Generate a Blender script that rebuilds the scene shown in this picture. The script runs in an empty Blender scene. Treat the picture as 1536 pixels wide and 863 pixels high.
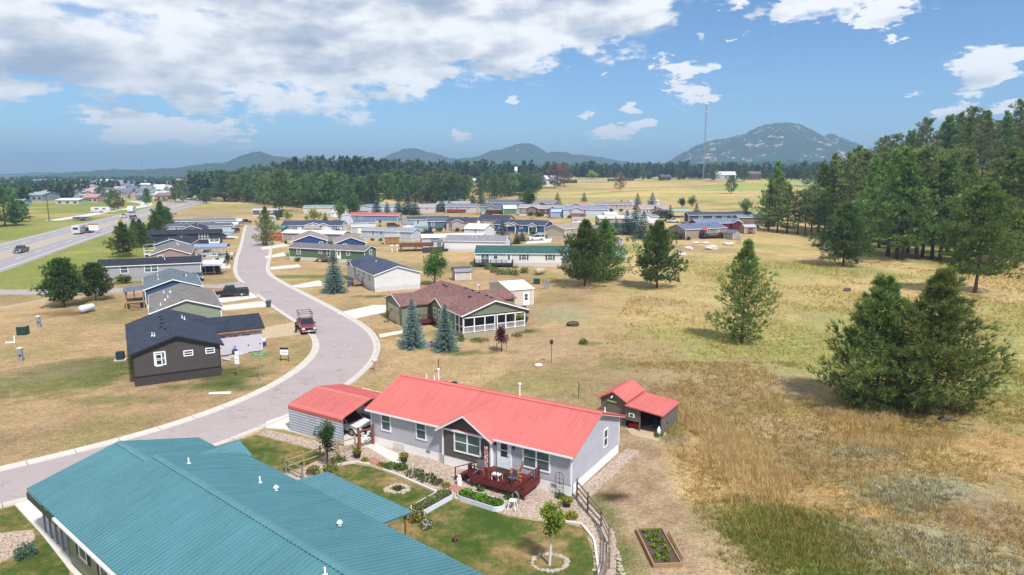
import bpy, math, random
import numpy as np
from mathutils import Vector, Matrix
PI=math.pi; R=math.radians
scn=bpy.context.scene; COL=scn.collection
rnd=random.Random(7)
# ---------------------------------------------------------------- measuring helpers
HC=21.0; FPX=1024.0; TILT=math.atan(173.2/1024); CT,ST=math.cos(TILT),math.sin(TILT)
def sstep(a,b,x):
    t=np.clip((x-a)/(b-a),0,1); return t*t*(3-2*t)
def H(x,y):
    """terrain height"""
    x=np.asarray(x,float); y=np.asarray(y,float)
    s=((x-105)*68+(y-233)*19)/70.6
    s2=(x-.44*y)/1.1+14
    hill=25*sstep(0,82,np.minimum(s,s2))*(1-sstep(480,760,y))
    y0=480-150*sstep(-20,-110,x)
    amp=12+0*x
    fld=amp*sstep(0,270,y-y0)*sstep(0,85,x+.43*y)*(1-.9*sstep(1600,2600,y))
    und=.22*(np.sin(x*.31+1)*np.sin(y*.23+x*.05)+.6*np.sin(x*.11-y*.17))*sstep(16,30,x)*sstep(20,40,y)*(1-sstep(180,260,y))
    rise=(2.6+.032*np.clip(x,-60,100))*sstep(212,290,y)*sstep(-75,-45,x)
    roll=(1.9*np.sin(x*.013+1.2)*np.sin(y*.017)+1.1*np.sin(x*.031+y*.02))*sstep(400,520,y)*(1-sstep(1000,1500,y))*sstep(0,85,x+.43*y)
    return np.maximum(np.maximum(hill,fld),rise)+und+roll
def at(px,py,z=None):
    """ground point seen at a spot measured in the photograph"""
    v=431.5-py; dx=px-768; dy=FPX*CT+v*ST; dz=-FPX*ST+v*CT
    if z is not None:
        k=(z-HC)/dz; return Vector((dx*k,dy*k,z))
    K=20/dy*1.004**np.arange(1440); b=HC+dz*K<H(dx*K,dy*K); i=int(b.argmax()) if b.any() else len(K)-1
    for _ in range(2):
        K=np.linspace(K[max(i-1,0)],K[i],60); b=HC+dz*K<H(dx*K,dy*K); i=int(b.argmax()) if b.any() else 59
    hi=K[i]
    return Vector((dx*hi,dy*hi,float(H(dx*hi,dy*hi))))
def proj(x,y,z=0):
    Z=z-HC; d=y*CT-Z*ST; u=y*ST+Z*CT; return 768+FPX*x/d,431.5-FPX*u/d
def S(r,g,b,k=1.0):
    f=lambda c:(c/255/12.92 if c<=10 else ((c/255+.055)/1.055)**2.4)*k
    return (f(r),f(g),f(b))
# ---------------------------------------------------------------- materials
MATS={}
def newmat(name):
    m=bpy.data.materials.new(name); m.use_nodes=True; nt=m.node_tree
    return m,nt,nt.nodes['Principled BSDF']
def nd(nt,t,**kw):
    n=nt.nodes.new(t)
    for k,v in kw.items():
        if k in n.inputs.keys(): n.inputs[k].default_value=v
        else: setattr(n,k,v)
    return n
def mth(nt,op,a,b=None,c=None,clamp=False):
    n=nt.nodes.new('ShaderNodeMath'); n.operation=op; n.use_clamp=clamp
    for i,q in enumerate((a,b,c)):
        if q is None: continue
        if isinstance(q,(int,float)): n.inputs[i].default_value=q
        else: nt.links.new(q,n.inputs[i])
    return n.outputs[0]
def ramp(nt,fac,stops):
    n=nt.nodes.new('ShaderNodeValToRGB'); cr=n.color_ramp
    while len(cr.elements)<len(stops): cr.elements.new(.5)
    for e,(p,c) in zip(cr.elements,stops):
        e.position=p; e.color=(*c,1) if len(c)==3 else c
    nt.links.new(fac,n.inputs[0]); return n.outputs[0]
def noise(nt,vec,scale,detail=3,rough=.55,dim='3D'):
    n=nt.nodes.new('ShaderNodeTexNoise'); n.inputs['Scale'].default_value=scale
    n.inputs['Detail'].default_value=detail; n.inputs['Roughness'].default_value=rough
    if vec is not None: nt.links.new(vec,n.inputs['Vector'])
    return n.outputs['Fac']
def objc(nt):
    return nt.nodes.new('ShaderNodeTexCoord').outputs['Object']
def mixc(nt,fac,a,b,mode='MIX'):
    n=nt.nodes.new('ShaderNodeMix'); n.data_type='RGBA'; n.blend_type=mode
    for s,q in ((0,fac),(6,a),(7,b)):
        if isinstance(q,(int,float)): n.inputs[s].default_value=q
        elif isinstance(q,tuple): n.inputs[s].default_value=(*q,1)[:4]
        else: nt.links.new(q,n.inputs[s])
    return n.outputs[2]
def bump(nt,h,strength,dist,bs):
    b=nt.nodes.new('ShaderNodeBump'); b.inputs['Strength'].default_value=strength; b.inputs['Distance'].default_value=dist
    nt.links.new(h,b.inputs['Height']); nt.links.new(b.outputs[0],bs.inputs['Normal'])
def plain(name,c,rough=.6,metal=0,var=.12,scale=3.0,fine=.06):
    key=('p',name,c,rough,metal)
    if key in MATS: return MATS[key]
    m,nt,bs=newmat(name); oc=objc(nt)
    f=noise(nt,oc,scale,5); f2=noise(nt,oc,scale*14,3)
    k=mth(nt,'ADD',mth(nt,'MULTIPLY_ADD',f,var*2,1-var),mth(nt,'MULTIPLY_ADD',f2,fine*2,-fine))
    col=mixc(nt,1.0,c,k,'MULTIPLY')
    nt.links.new(col,bs.inputs['Base Color']); bs.inputs['Roughness'].default_value=rough; bs.inputs['Metallic'].default_value=metal
    bs.inputs['Specular IOR Level'].default_value=.35
    MATS[key]=m; return m
def siding(c,pitch=.2,vertical=False,name='lap siding'):
    key=('s',c,pitch,vertical)
    if key in MATS: return MATS[key]
    m,nt,bs=newmat(name); oc=objc(nt)
    sp=nt.nodes.new('ShaderNodeSeparateXYZ'); nt.links.new(oc,sp.inputs[0])
    src=mth(nt,'ADD',sp.outputs[0],sp.outputs[1]) if vertical else sp.outputs[2]
    saw=mth(nt,'FRACT',mth(nt,'DIVIDE',src,pitch))
    line=mth(nt,'LESS_THAN',saw,.13)
    dirt=noise(nt,oc,1.1,5,.6); grain=noise(nt,oc,9,3)
    # boards differ a little from one to the next
    bid=nt.nodes.new('ShaderNodeTexWhiteNoise'); bid.noise_dimensions='1D'
    nt.links.new(mth(nt,'FLOOR',mth(nt,'DIVIDE',src,pitch)),bid.inputs['W'])
    k=mth(nt,'ADD',mth(nt,'MULTIPLY_ADD',dirt,.22,.86),mth(nt,'MULTIPLY_ADD',bid.outputs[0],.07,-.03))
    k=mth(nt,'ADD',k,mth(nt,'MULTIPLY_ADD',grain,.08,-.04))
    k=mth(nt,'SUBTRACT',k,mth(nt,'MULTIPLY',line,.2))
    nt.links.new(mixc(nt,1.0,c,k,'MULTIPLY'),bs.inputs['Base Color'])
    bump(nt,saw,.35,.02,bs)
    bs.inputs['Roughness'].default_value=.7; bs.inputs['Specular IOR Level'].default_value=.3
    MATS[key]=m; return m
def shingle(c):
    key=('sh',c)
    if key in MATS: return MATS[key]
    m,nt,bs=newmat('asphalt shingle'); oc=objc(nt)
    br=nt.nodes.new('ShaderNodeTexBrick'); nt.links.new(oc,br.inputs['Vector'])
    br.inputs['Scale'].default_value=1; br.inputs['Brick Width'].default_value=.45; br.inputs['Row Height'].default_value=.28
    br.inputs['Mortar Size'].default_value=.012; br.inputs['Bias'].default_value=0
    br.inputs['Color1'].default_value=(.78,.78,.78,1); br.inputs['Color2'].default_value=(1.22,1.22,1.22,1); br.inputs['Mortar'].default_value=(.6,.6,.6,1)
    big=noise(nt,oc,.35,4); fine=noise(nt,oc,16,3)
    k=mth(nt,'ADD',mth(nt,'MULTIPLY_ADD',big,.35,.7),mth(nt,'MULTIPLY_ADD',fine,.5,-.13))
    col=mixc(nt,1.0,mixc(nt,1.0,c,br.outputs[0],'MULTIPLY'),k,'MULTIPLY')
    nt.links.new(col,bs.inputs['Base Color']); bs.inputs['Roughness'].default_value=.9; bs.inputs['Specular IOR Level'].default_value=.2
    bump(nt,fine,.4,.01,bs); MATS[key]=m; return m
def metal(c,rough=.42,name='painted metal roofing'):
    key=('m',c,rough)
    if key in MATS: return MATS[key]
    m,nt,bs=newmat(name); oc=objc(nt)
    big=noise(nt,oc,.3,5,.6); f=noise(nt,oc,3.5,5,.65)
    mp=nd(nt,'ShaderNodeMapping'); mp.inputs['Scale'].default_value=(4.5,.3,.3); nt.links.new(oc,mp.inputs[0]); stk=noise(nt,mp.outputs[0],1.0,4,.6)
    k=mth(nt,'ADD',mth(nt,'MULTIPLY_ADD',big,.34,.83),mth(nt,'MULTIPLY_ADD',f,.2,-.1)); k=mth(nt,'ADD',k,mth(nt,'MULTIPLY_ADD',stk,.5,-.25))
    nt.links.new(mixc(nt,1.0,c,k,'MULTIPLY'),bs.inputs['Base Color'])
    bs.inputs['Roughness'].default_value=rough; bs.inputs['Specular IOR Level'].default_value=.5
    bump(nt,f,.06,.02,bs)
    MATS[key]=m; return m
def glass(c=(.03,.045,.05)):
    key=('g',c)
    if key in MATS: return MATS[key]
    m,nt,bs=newmat('window glass'); f=noise(nt,objc(nt),1.3,3)
    nt.links.new(mixc(nt,1.0,c,mth(nt,'MULTIPLY_ADD',f,1.0,.5),'MULTIPLY'),bs.inputs['Base Color'])
    bs.inputs['Roughness'].default_value=.08; bs.inputs['Specular IOR Level'].default_value=.6; MATS[key]=m; return m
def wood(c):
    key=('w',c)
    if key in MATS: return MATS[key]
    m,nt,bs=newmat('weathered timber'); oc=objc(nt)
    mp=nd(nt,'ShaderNodeMapping'); mp.inputs['Scale'].default_value=(6,1.5,6); nt.links.new(oc,mp.inputs[0])
    f=noise(nt,mp.outputs[0],3,5,.65)
    nt.links.new(mixc(nt,1.0,c,mth(nt,'MULTIPLY_ADD',f,.9,.55),'MULTIPLY'),bs.inputs['Base Color'])
    bs.inputs['Roughness'].default_value=.8; MATS[key]=m; return m
def attrmat(name,rough=.9,noises=(),spec=.15,translucent=0,bumps=None,rand=0):
    """surface whose own colour is stored on the mesh, broken up by fine procedural noise"""
    m,nt,bs=newmat(name); a=nt.nodes.new('ShaderNodeAttribute'); a.attribute_name='Col'
    g=nt.nodes.new('ShaderNodeNewGeometry').outputs['Position']
    col=a.outputs['Color']
    for sc,amt,det in noises:
        f=noise(nt,g,sc,det,.62); f=mth(nt,'MULTIPLY_ADD',f,2.4,-.7,True); col=mixc(nt,1.0,col,mth(nt,'MULTIPLY_ADD',f,amt*2,1-amt),'MULTIPLY')
    if rand:
        oi=nt.nodes.new('ShaderNodeObjectInfo')
        hs=nt.nodes.new('ShaderNodeHueSaturation'); nt.links.new(col,hs.inputs['Color'])
        nt.links.new(mth(nt,'MULTIPLY_ADD',oi.outputs['Random'],.05,.475),hs.inputs['Hue'])
        nt.links.new(mth(nt,'MULTIPLY_ADD',oi.outputs['Random'],rand,1-rand/2),hs.inputs['Value'])
        col=hs.outputs[0]
    nt.links.new(col,bs.inputs['Base Color']); bs.inputs['Roughness'].default_value=rough; bs.inputs['Specular IOR Level'].default_value=spec
    if bumps: bump(nt,noise(nt,g,bumps[0],4,.65),bumps[1],bumps[2],bs)
    if translucent:
        tr=nt.nodes.new('ShaderNodeBsdfTranslucent'); nt.links.new(col,tr.inputs[0])
        mx=nt.nodes.new('ShaderNodeMixShader'); mx.inputs[0].default_value=translucent
        nt.links.new(bs.outputs[0],mx.inputs[1]); nt.links.new(tr.outputs[0],mx.inputs[2])
        nt.links.new(mx.outputs[0],nt.nodes['Material Output'].inputs[0])
    return m
def emptyobj(name,loc,rz=0,label=None,cat=None,group=None):
    o=bpy.data.objects.new(name,None); COL.objects.link(o); o.location=loc; o.rotation_euler=(0,0,rz)
    o.empty_display_size=.2
    return tag(o,label,cat,group)
def tag(o,label=None,cat=None,group=None,kind=None):
    if label: o['label']=label
    if cat: o['category']=cat
    if group: o['group']=group
    if kind: o['kind']=kind
    return o
def copy_tree(o,parent=None):
    c=o.copy(); COL.objects.link(c); c.parent=parent
    for ch in list(o.children): copy_tree(ch,c)
    return c
# ---------------------------------------------------------------- mesh builder
class MB:
    def __init__(s,f=None): s.v=[]; s.f=[]; s.T=f
    def add(s,vs,fs):
        n=len(s.v)
        if s.T: vs=[s.T(*p) for p in vs]
        s.v+= [tuple(p) for p in vs]; s.f+=[tuple(i+n for i in q) for q in fs]; return s
    def box(s,x0,y0,z0,x1,y1,z1):
        return s.add([(x0,y0,z0),(x1,y0,z0),(x1,y1,z0),(x0,y1,z0),(x0,y0,z1),(x1,y0,z1),(x1,y1,z1),(x0,y1,z1)],
            [(0,3,2,1),(4,5,6,7),(0,1,5,4),(1,2,6,5),(2,3,7,6),(3,0,4,7)])
    def prism(s,poly,a,b,ax='x'):
        """polygon extruded along an axis; poly is (p,q) in the two other axes"""
        n=len(poly)
        mk={'x':lambda p,t:(t,p[0],p[1]),'y':lambda p,t:(p[0],t,p[1]),'z':lambda p,t:(p[0],p[1],t)}[ax]
        vs=[mk(p,a) for p in poly]+[mk(p,b) for p in poly]
        fs=[tuple(range(n-1,-1,-1)),tuple(range(n,2*n))]+[(i,(i+1)%n,n+(i+1)%n,n+i) for i in range(n)]
        return s.add(vs,fs)
    def bar(s,p,q,w,h=None,up=(0,0,1)):
        p=Vector(p);q=Vector(q);h=h or w; d=(q-p).normalized(); u=Vector(up)
        if abs(d.dot(u))>.98: u=Vector((1,0,0))
        a=d.cross(u).normalized()*w/2; b=a.cross(d).normalized()*h/2
        c=[-a-b,a-b,a+b,-a+b]
        return s.add([p+k for k in c]+[q+k for k in c],[(0,3,2,1),(4,5,6,7),(0,1,5,4),(1,2,6,5),(2,3,7,6),(3,0,4,7)])
    def tube(s,pts,rs,n=8,cap=True):
        pts=[Vector(p) for p in pts]; rs=rs if isinstance(rs,(list,tuple)) else [rs]*len(pts); vs=[];fs=[]
        for i,p in enumerate(pts):
            d=(pts[min(i+1,len(pts)-1)]-pts[max(i-1,0)]).normalized(); u=Vector((0,0,1)) if abs(d.z)<.95 else Vector((1,0,0))
            a=d.cross(u).normalized(); b=a.cross(d)
            vs+=[p+(a*math.cos(2*PI*k/n)+b*math.sin(2*PI*k/n))*rs[i] for k in range(n)]
        for i in range(len(pts)-1):
            for k in range(n):
                k2=(k+1)%n; fs.append((i*n+k,i*n+k2,(i+1)*n+k2,(i+1)*n+k))
        if cap: fs+=[tuple(range(n-1,-1,-1)),tuple(range((len(pts)-1)*n,len(pts)*n))]
        return s.add(vs,fs)
    def cyl(s,x,y,z0,z1,r,n=12,r2=None): return s.tube([(x,y,z0),(x,y,z1)],[r,r if r2 is None else r2],n)
    def ball(s,c,r,n=8,m=5,jit=0,rg=rnd,sq=(1,1,1)):
        vs=[];fs=[]
        for i in range(m+1):
            t=PI*i/m
            for k in range(n):
                a=2*PI*k/n; q=r*(1+jit*(rg.random()-.5)*2)
                vs.append((c[0]+q*math.sin(t)*math.cos(a)*sq[0],c[1]+q*math.sin(t)*math.sin(a)*sq[1],c[2]+q*math.cos(t)*sq[2]))
        for i in range(m):
            for k in range(n): fs.append((i*n+k,(i+1)*n+k,(i+1)*n+(k+1)%n,i*n+(k+1)%n))
        return s.add(vs,fs)
    def build(s,name,mat,parent=None,smooth=False,loc=None,rz=0):
        me=bpy.data.meshes.new(name); me.from_pydata(s.v,[],s.f); me.validate(); me.update()
        me.materials.append(mat)
        if smooth: me.polygons.foreach_set('use_smooth',[True]*len(me.polygons))
        o=bpy.data.objects.new(name,me); COL.objects.link(o)
        if parent: o.parent=parent
        if loc is not None: o.location=loc
        o.rotation_euler=(0,0,rz)
        return o
def npmesh(name,V,F,mat,col=None,parent=None,smooth=False):
    """mesh from numpy arrays; F is (n,3) or (n,4)"""
    me=bpy.data.meshes.new(name); k=F.shape[1]; n=len(F)
    me.vertices.add(len(V)); me.vertices.foreach_set('co',np.ascontiguousarray(V,np.float32).ravel())
    me.loops.add(n*k); me.loops.foreach_set('vertex_index',np.ascontiguousarray(F,np.int32).ravel())
    me.polygons.add(n); me.polygons.foreach_set('loop_start',np.arange(0,n*k,k,dtype=np.int32))
    if smooth: me.polygons.foreach_set('use_smooth',np.ones(n,bool))
    me.update(calc_edges=True)
    if col is not None:
        a=me.color_attributes.new('Col','FLOAT_COLOR','POINT')
        c=np.ones((len(V),4),np.float32); c[:,:3]=col; a.data.foreach_set('color',c.ravel())
    me.materials.append(mat)
    o=bpy.data.objects.new(name,me); COL.objects.link(o)
    if parent: o.parent=parent
    return o
def vnoise(x,y,seed=0,octs=4,f=1.0):
    """value noise on numpy arrays, 0..1"""
    out=0;amp=1;tot=0
    for o in range(octs):
        X=x*f+seed*17.3+o*31.7; Y=y*f+seed*9.1-o*11.3
        xi=np.floor(X).astype(np.int64); yi=np.floor(Y).astype(np.int64); fx=X-xi; fy=Y-yi
        fx=fx*fx*(3-2*fx); fy=fy*fy*(3-2*fy)
        def h(a,b):
            q=(a*374761393+b*668265263+seed*1274126177)&0xffffffff
            q=((q^(q>>13))*1274126177)&0xffffffff
            return ((q^(q>>16))&0xffff)/65535.
        out=out+amp*((h(xi,yi)*(1-fx)+h(xi+1,yi)*fx)*(1-fy)+(h(xi,yi+1)*(1-fx)+h(xi+1,yi+1)*fx)*fy)
        tot+=amp; amp*=.55; f*=2.03
    return out/tot
HAZE_D=.00025; CLOUD_S=.63; SUN_E=3.3; EXPO=.9
# ---------------------------------------------------------------- colours of the ground
DRY=S(178,150,114,.74); GOLD=S(198,172,122,.76); YG=S(160,160,96,.72); BROWN=S(156,132,104,.72); BARE=S(182,158,130,.76)
LAWN=S(104,118,58,.68); DKLAWN=S(74,100,38,.66); SAGE=S(160,160,128,.74); ORNG=S(188,158,112,.76); VERGE=S(146,154,78,.66)
def blob(px,py,rx,ry,c,k=1.0,ang=0,soft=.5,g=None):
    p=at(px,py); return (p.x,p.y,rx,ry,R(ang),c,k,soft)
BL=[ # x,y px then radii in metres
 (1250,520,24,28,YG,.9),(1180,430,22,26,YG,.65),(1420,470,16,20,YG,.6),(1480,560,9,13,YG,.9),(1500,480,14,10,YG,.6),(1000,470,16,12,GOLD,.55),
 (1130,345,22,30,GOLD,.8),(1250,440,26,22,GOLD,.5),(1400,430,20,14,GOLD,.6),(1060,395,14,18,YG,.45),
 (1180,590,10,4,BROWN,.6),(1000,560,12,8,BROWN,.5),(1100,570,9,5,BARE,.6),(1210,640,5,3,BARE,.85),(1270,690,6,3,BROWN,.8),(1080,680,3.5,6,ORNG,.9),
 (1110,720,3,5,ORNG,.8),(1290,640,4,2.2,S(205,170,115,.62),.8),(1230,820,5,4.5,LAWN,.95),(1170,800,4,4,S(110,122,44,.6),.9),
 (1370,740,4.5,2.6,SAGE,.95),(1300,675,3,1.6,SAGE,.7),(1420,820,6,3.2,SAGE,.6),(1330,810,4,3,SAGE,.5),(1480,780,3,3,BROWN,.8),(1460,690,6,3,GOLD,.6),
 (1340,655,5,1.6,S(150,112,62,.55),.8),(1100,850,2,5,BARE,.6),
 (950,600,9,6,BROWN,.6),(900,520,12,9,DRY,.6),(960,440,6,7,GOLD,.5),
 (915,745,1.2,.7,S(70,55,45,.5),.95),(985,660,2.5,1.2,BARE,.8),(1000,640,1.6,2.6,LAWN,.85),(905,790,1.1,4.5,LAWN,.75),(930,845,1.3,3,LAWN,.5),
 # left of the street
 (130,555,7,5,DKLAWN,.8),(90,575,5,4,LAWN,.6),(370,535,4.6,4,DKLAWN,.0),(345,580,7,1.6,LAWN,.8),(180,600,5,1.2,LAWN,.5),(200,470,10,6,LAWN,.35),(160,425,20,5,LAWN,.4),
 (345,565,3.5,3.5,DKLAWN,.8),(60,560,6,4,BARE,.3),(100,470,5,3.4,S(130,98,62,.6),.8),(40,410,26,26,VERGE,.9),(120,370,16,34,VERGE,.9),(10,440,16,10,VERGE,.6),(30,500,18,8,DRY,.5),
 (440,410,7,9,GOLD,.3),(500,365,20,30,GOLD,.4),(460,415,10,2.2,LAWN,.8),(555,445,4,1.4,DKLAWN,.8),(640,400,18,8,LAWN,.5),(600,385,20,16,GOLD,.6),
 (780,515,12,8,BARE,.35),(560,500,5,4,S(165,128,80,.62),.6),(480,430,5,5,GOLD,.4),(840,470,5,6,SAGE,.6),(700,530,4,1.2,LAWN,.8),(790,497,2.2,1.6,DKLAWN,.9),(690,508,5,1.2,DKLAWN,.7),
 (640,560,9,5,DRY,.4),(500,575,3,6,DRY,.3),(660,500,3,2.5,LAWN,.6),(930,545,3,2,LAWN,.4),(880,515,1.5,1.2,LAWN,.6)]
BLW=[blob(px,py,rx,ry,c,k) for px,py,rx,ry,c,k in BL]
def ground_col(x,y):
    n1=vnoise(x,y,1,4,.035); n2=vnoise(x,y,2,4,.16); n3=vnoise(x,y,3,3,.9); n4=vnoise(x,y,4,3,.012)
    def mx(a,b,t): return a*(1-t[...,None])+b*t[...,None]
    A=lambda c:np.array(c)
    base=np.zeros(x.shape+(3,))+A(DRY)
    base=mx(base,A(BROWN),sstep(.45,.7,n2)*.55)
    base=mx(base,A(GOLD),sstep(.4,.65,n1)*.45)
    base=mx(base,A(S(140,138,80,.7)),sstep(.5,.72,vnoise(x,y,41,4,.09))*.55); base=mx(base,A(S(196,166,124,.78)),sstep(.55,.7,vnoise(x,y,42,4,.13))*.6)
    # right-hand meadow: longer grass, gold and yellow green in drifts
    md=sstep(10,24,x-.02*y+ (n2-.5)*8)*sstep(40,80,y+(n2-.5)*20)
    mead=mx(np.zeros(x.shape+(3,))+A(GOLD),A(YG),sstep(.42,.62,vnoise(x,y,5,4,.045)))
    mead=mx(mead,A(BROWN),sstep(.58,.75,vnoise(x,y,6,4,.07))*.6)
    base=mx(base,mead,md*.9)
    near=sstep(13,17,x+(n2-.5)*2)*(1-sstep(48,64,y))
    nr=mx(np.zeros(x.shape+(3,))+A(S(166,142,100,.74)),A(S(182,150,98,.74)),sstep(.4,.6,n2)); nr=mx(nr,A(S(136,134,84,.68)),sstep(.5,.66,vnoise(x,y,8,4,.22))*.7)
    base=mx(base,nr,near)
    # mown bare strip beside the garden fence
    edge=9.2+(58-y)*.09+.5*np.sin(y*.5)
    st=sstep(4.2,5.2,x)*(1-sstep(-.25,.35,x-(10.6-.0*y+(y-38)*.05+ (n3-.5)*.6)))*(1-sstep(52,60,y))
    stc=mx(np.zeros(x.shape+(3,))+A(BARE),A(S(158,132,104,.74)),sstep(.35,.65,n3)); stc=mx(stc,A(S(140,124,84,.7)),sstep(.5,.7,n2)*.6)
    base=mx(base,stc,st*.9)
    # field on the slope behind the village
    fd=sstep(330,470,y)
    fc=mx(np.zeros(x.shape+(3,))+A(S(208,180,124,.74)),A(S(168,172,98,.7)),sstep(.42,.6,vnoise(x*.35,y,9,4,.03)))
    fc=mx(fc,A(S(190,152,110,.62)),sstep(.55,.72,vnoise(x*.3,y,10,4,.04))*.7)
    base=mx(base,fc,fd)
    # the highway side
    hs=1-sstep(-.53,-.49,x/np.maximum(y,1))
    vg=mx(np.zeros(x.shape+(3,))+A(VERGE),A(S(186,170,106,.68)),sstep(.4,.65,n1)); 
    base=mx(base,vg,hs*sstep(120,180,y))
    tn=sstep(560,760,y)*hs
    base=mx(base,A(S(120,138,90,.55)),tn*.7)
    for bx,by,rx,ry,a,c,k,soft in BLW:
        q=np.sqrt(((x-bx)/rx)**2+((y-by)/ry)**2)+(n2-.5)*1.5+(n3-.5)*.9
        base=mx(base,A(c),(1-sstep(.4,1.3,q))*k)
    # forest floor on the far right hill
    s=((x-105)*68+(y-233)*19)/70.6
    ff=sstep(4,16,np.minimum(s,(x-.44*y)/1.1+14)+(n2-.5)*10)
    base=mx(base,A(S(120,98,70,.5)),ff*.75)
    base=base*(.86+.28*n3[...,None])*(.9+.2*n4[...,None])
    return base
def axis(stops):
    out=[stops[0][0]]
    for (a,sa),(b,sb) in zip(stops,stops[1:]):
        x=a
        while x<b-1e-6:
            t=(x-a)/(b-a); x+=sa*(1-t)+sb*t
            if x<b: out.append(x)
        out.append(b)
    return np.array(sorted(set(np.round(out,4))))
xs=axis([(-6000,600),(-900,12),(-260,5),(-90,1.6),(-40,.6),(-14,.45),(60,.45),(110,1.3),(300,5),(900,14),(6000,600)])
ys=axis([(-60,6),(24,.5),(90,.5),(160,1.2),(400,4),(900,9),(2600,120),(9000,900)])
GX,GY=np.meshgrid(xs,ys); GZ=H(GX,GY)
GZ=GZ+.05*(vnoise(GX,GY,11,3,.6)-.5)*sstep(14,24,GX)*(GY<150)
nx,ny=len(xs),len(ys)
idx=np.arange(nx*ny).reshape(ny,nx)
F=np.stack([idx[:-1,:-1].ravel(),idx[:-1,1:].ravel(),idx[1:,1:].ravel(),idx[1:,:-1].ravel()],1)
V=np.stack([GX.ravel(),GY.ravel(),GZ.ravel()],1)
gm=attrmat('dry grassland',.95,((.3,.10,4),(1.1,.17,5),(3.0,.26,5),(8.0,.36,4)),.08,bumps=(5.0,1.0,.16))
tag(npmesh('ground',V,F,gm,ground_col(GX,GY).reshape(-1,3),smooth=True),kind='structure')
# ---------------------------------------------------------------- roads, kerbs, slabs
def smooth_line(pts,step=1.5):
    P=[Vector((p[0],p[1])) for p in pts]; P=[P[0]*2-P[1]]+P+[P[-1]*2-P[-2]]; out=[]
    for i in range(1,len(P)-2):
        n=max(2,int((P[i+1]-P[i]).length/step))
        for k in range(n):
            t=k/n; a,b,c,d=P[i-1:i+3]
            out.append(.5*((2*b)+(c-a)*t+(2*a-5*b+4*c-d)*t*t+(3*b-a-3*c+d)*t**3))
    out.append(P[-2]); return out
def relax(L,n=3):
    for _ in range(n): L=[L[0]]+[(L[i-1]+L[i]*2+L[i+1])/4 for i in range(1,len(L)-1)]+[L[-1]]
    return L
kl=[(-47,37),(-41,42.2),(-36.9,45.9),(-34.0,48.6),(-31.0,51.6),(-28.6,54.8),(-26.2,59.2),(-24.4,64),(-23.3,70),(-23.2,75.5),(-23.9,80.6),(-26,86.2),(-29.7,92.8),(-37.7,105.3),(-46.5,120.2),(-57.0,139),(-67.3,165),(-78.0,195),(-93.8,238),(-106.5,273)]
kr=[(-42,33.2),(-34,39.2),(-27.6,44.8),(-22.6,50.6),(-19.6,56.4),(-17.4,61.5),(-16.0,67),(-15.5,73.9),(-16.0,80),(-18.0,87),(-21.6,94.4),(-30.0,108.0),(-44.0,129.9),(-52.1,145),(-60.8,171),(-71.8,203),(-86.5,241),(-98.8,276)]
KL=relax(smooth_line(kl),4); KR=relax(smooth_line(kr),4)
def resample(L,n):
    d=[0]
    for a,b in zip(L,L[1:]): d.append(d[-1]+(b-a).length)
    out=[]; j=0
    for i in range(n):
        t=d[-1]*i/(n-1)
        while j<len(d)-2 and d[j+1]<t: j+=1
        u=(t-d[j])/max(1e-9,d[j+1]-d[j]); out.append(L[j].lerp(L[j+1],min(1,u)))
    return out
N=170
KL2,KR2=resample(KL,N),resample(KR,N)
def strip(name,A,B,dz,mat,nc=1,**kw):
    m=MB(); vs=[];fs=[]
    for a,b in zip(A,B):
        for k in range(nc+1):
            p=a.lerp(b,k/nc); vs.append((p.x,p.y,float(H(p.x,p.y))+dz))
    w=nc+1
    for i in range(len(A)-1):
        for k in range(nc): fs.append((i*w+k,i*w+k+1,(i+1)*w+k+1,(i+1)*w+k))
    m.add(vs,fs); o=m.build(name,mat); return tag(o,kind='structure')
def asphalt(name,c,crack=True):
    m,nt,bs=newmat(name); g=nt.nodes.new('ShaderNodeNewGeometry').outputs['Position']
    a=noise(nt,g,.12,4); b=noise(nt,g,1.6,5,.7); f=noise(nt,g,22,2)
    k=mth(nt,'ADD',mth(nt,'MULTIPLY_ADD',a,.22,.86),mth(nt,'MULTIPLY_ADD',b,.22,-.1)); k=mth(nt,'ADD',k,mth(nt,'MULTIPLY_ADD',f,.3,-.15))
    if crack:
        mp=nd(nt,'ShaderNodeMapping'); mp.inputs['Rotation'].default_value=(0,0,R(25)); mp.inputs['Scale'].default_value=(.06,.16,1); nt.links.new(g,mp.inputs[0])
        vo=nt.nodes.new('ShaderNodeTexVoronoi'); vo.feature='DISTANCE_TO_EDGE'; vo.inputs['Scale'].default_value=1.2
        wb=nt.nodes.new('ShaderNodeVectorMath'); wb.operation='ADD'
        nz=nt.nodes.new('ShaderNodeTexNoise'); nz.inputs['Scale'].default_value=.5; nt.links.new(g,nz.inputs['Vector'])
        nt.links.new(mp.outputs[0],wb.inputs[0]); nt.links.new(nz.outputs['Color'],wb.inputs[1]); nt.links.new(wb.outputs[0],vo.inputs['Vector'])
        ln=mth(nt,'LESS_THAN',vo.outputs['Distance'],.010)
        k=mth(nt,'SUBTRACT',k,mth(nt,'MULTIPLY',ln,.2))
        pt=noise(nt,g,.45,3,.5); k=mth(nt,'SUBTRACT',k,mth(nt,'MULTIPLY',mth(nt,'GREATER_THAN',pt,.63),.09))
    nt.links.new(mixc(nt,1.0,c,k,'MULTIPLY'),bs.inputs['Base Color']); bs.inputs['Roughness'].default_value=.92; bs.inputs['Specular IOR Level'].default_value=.15
    bump(nt,f,.3,.01,bs); return m
ROADM=asphalt('worn chip-seal road',S(194,181,180,.62))
CONC=plain('pale concrete',S(226,220,212,.72),.85,0,.1,.7,.07); CONC2=plain('kerb concrete',S(218,209,200,.68),.85,0,.12,.8,.08)
strip('road',KL2,KR2,.02,ROADM,6)
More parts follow.
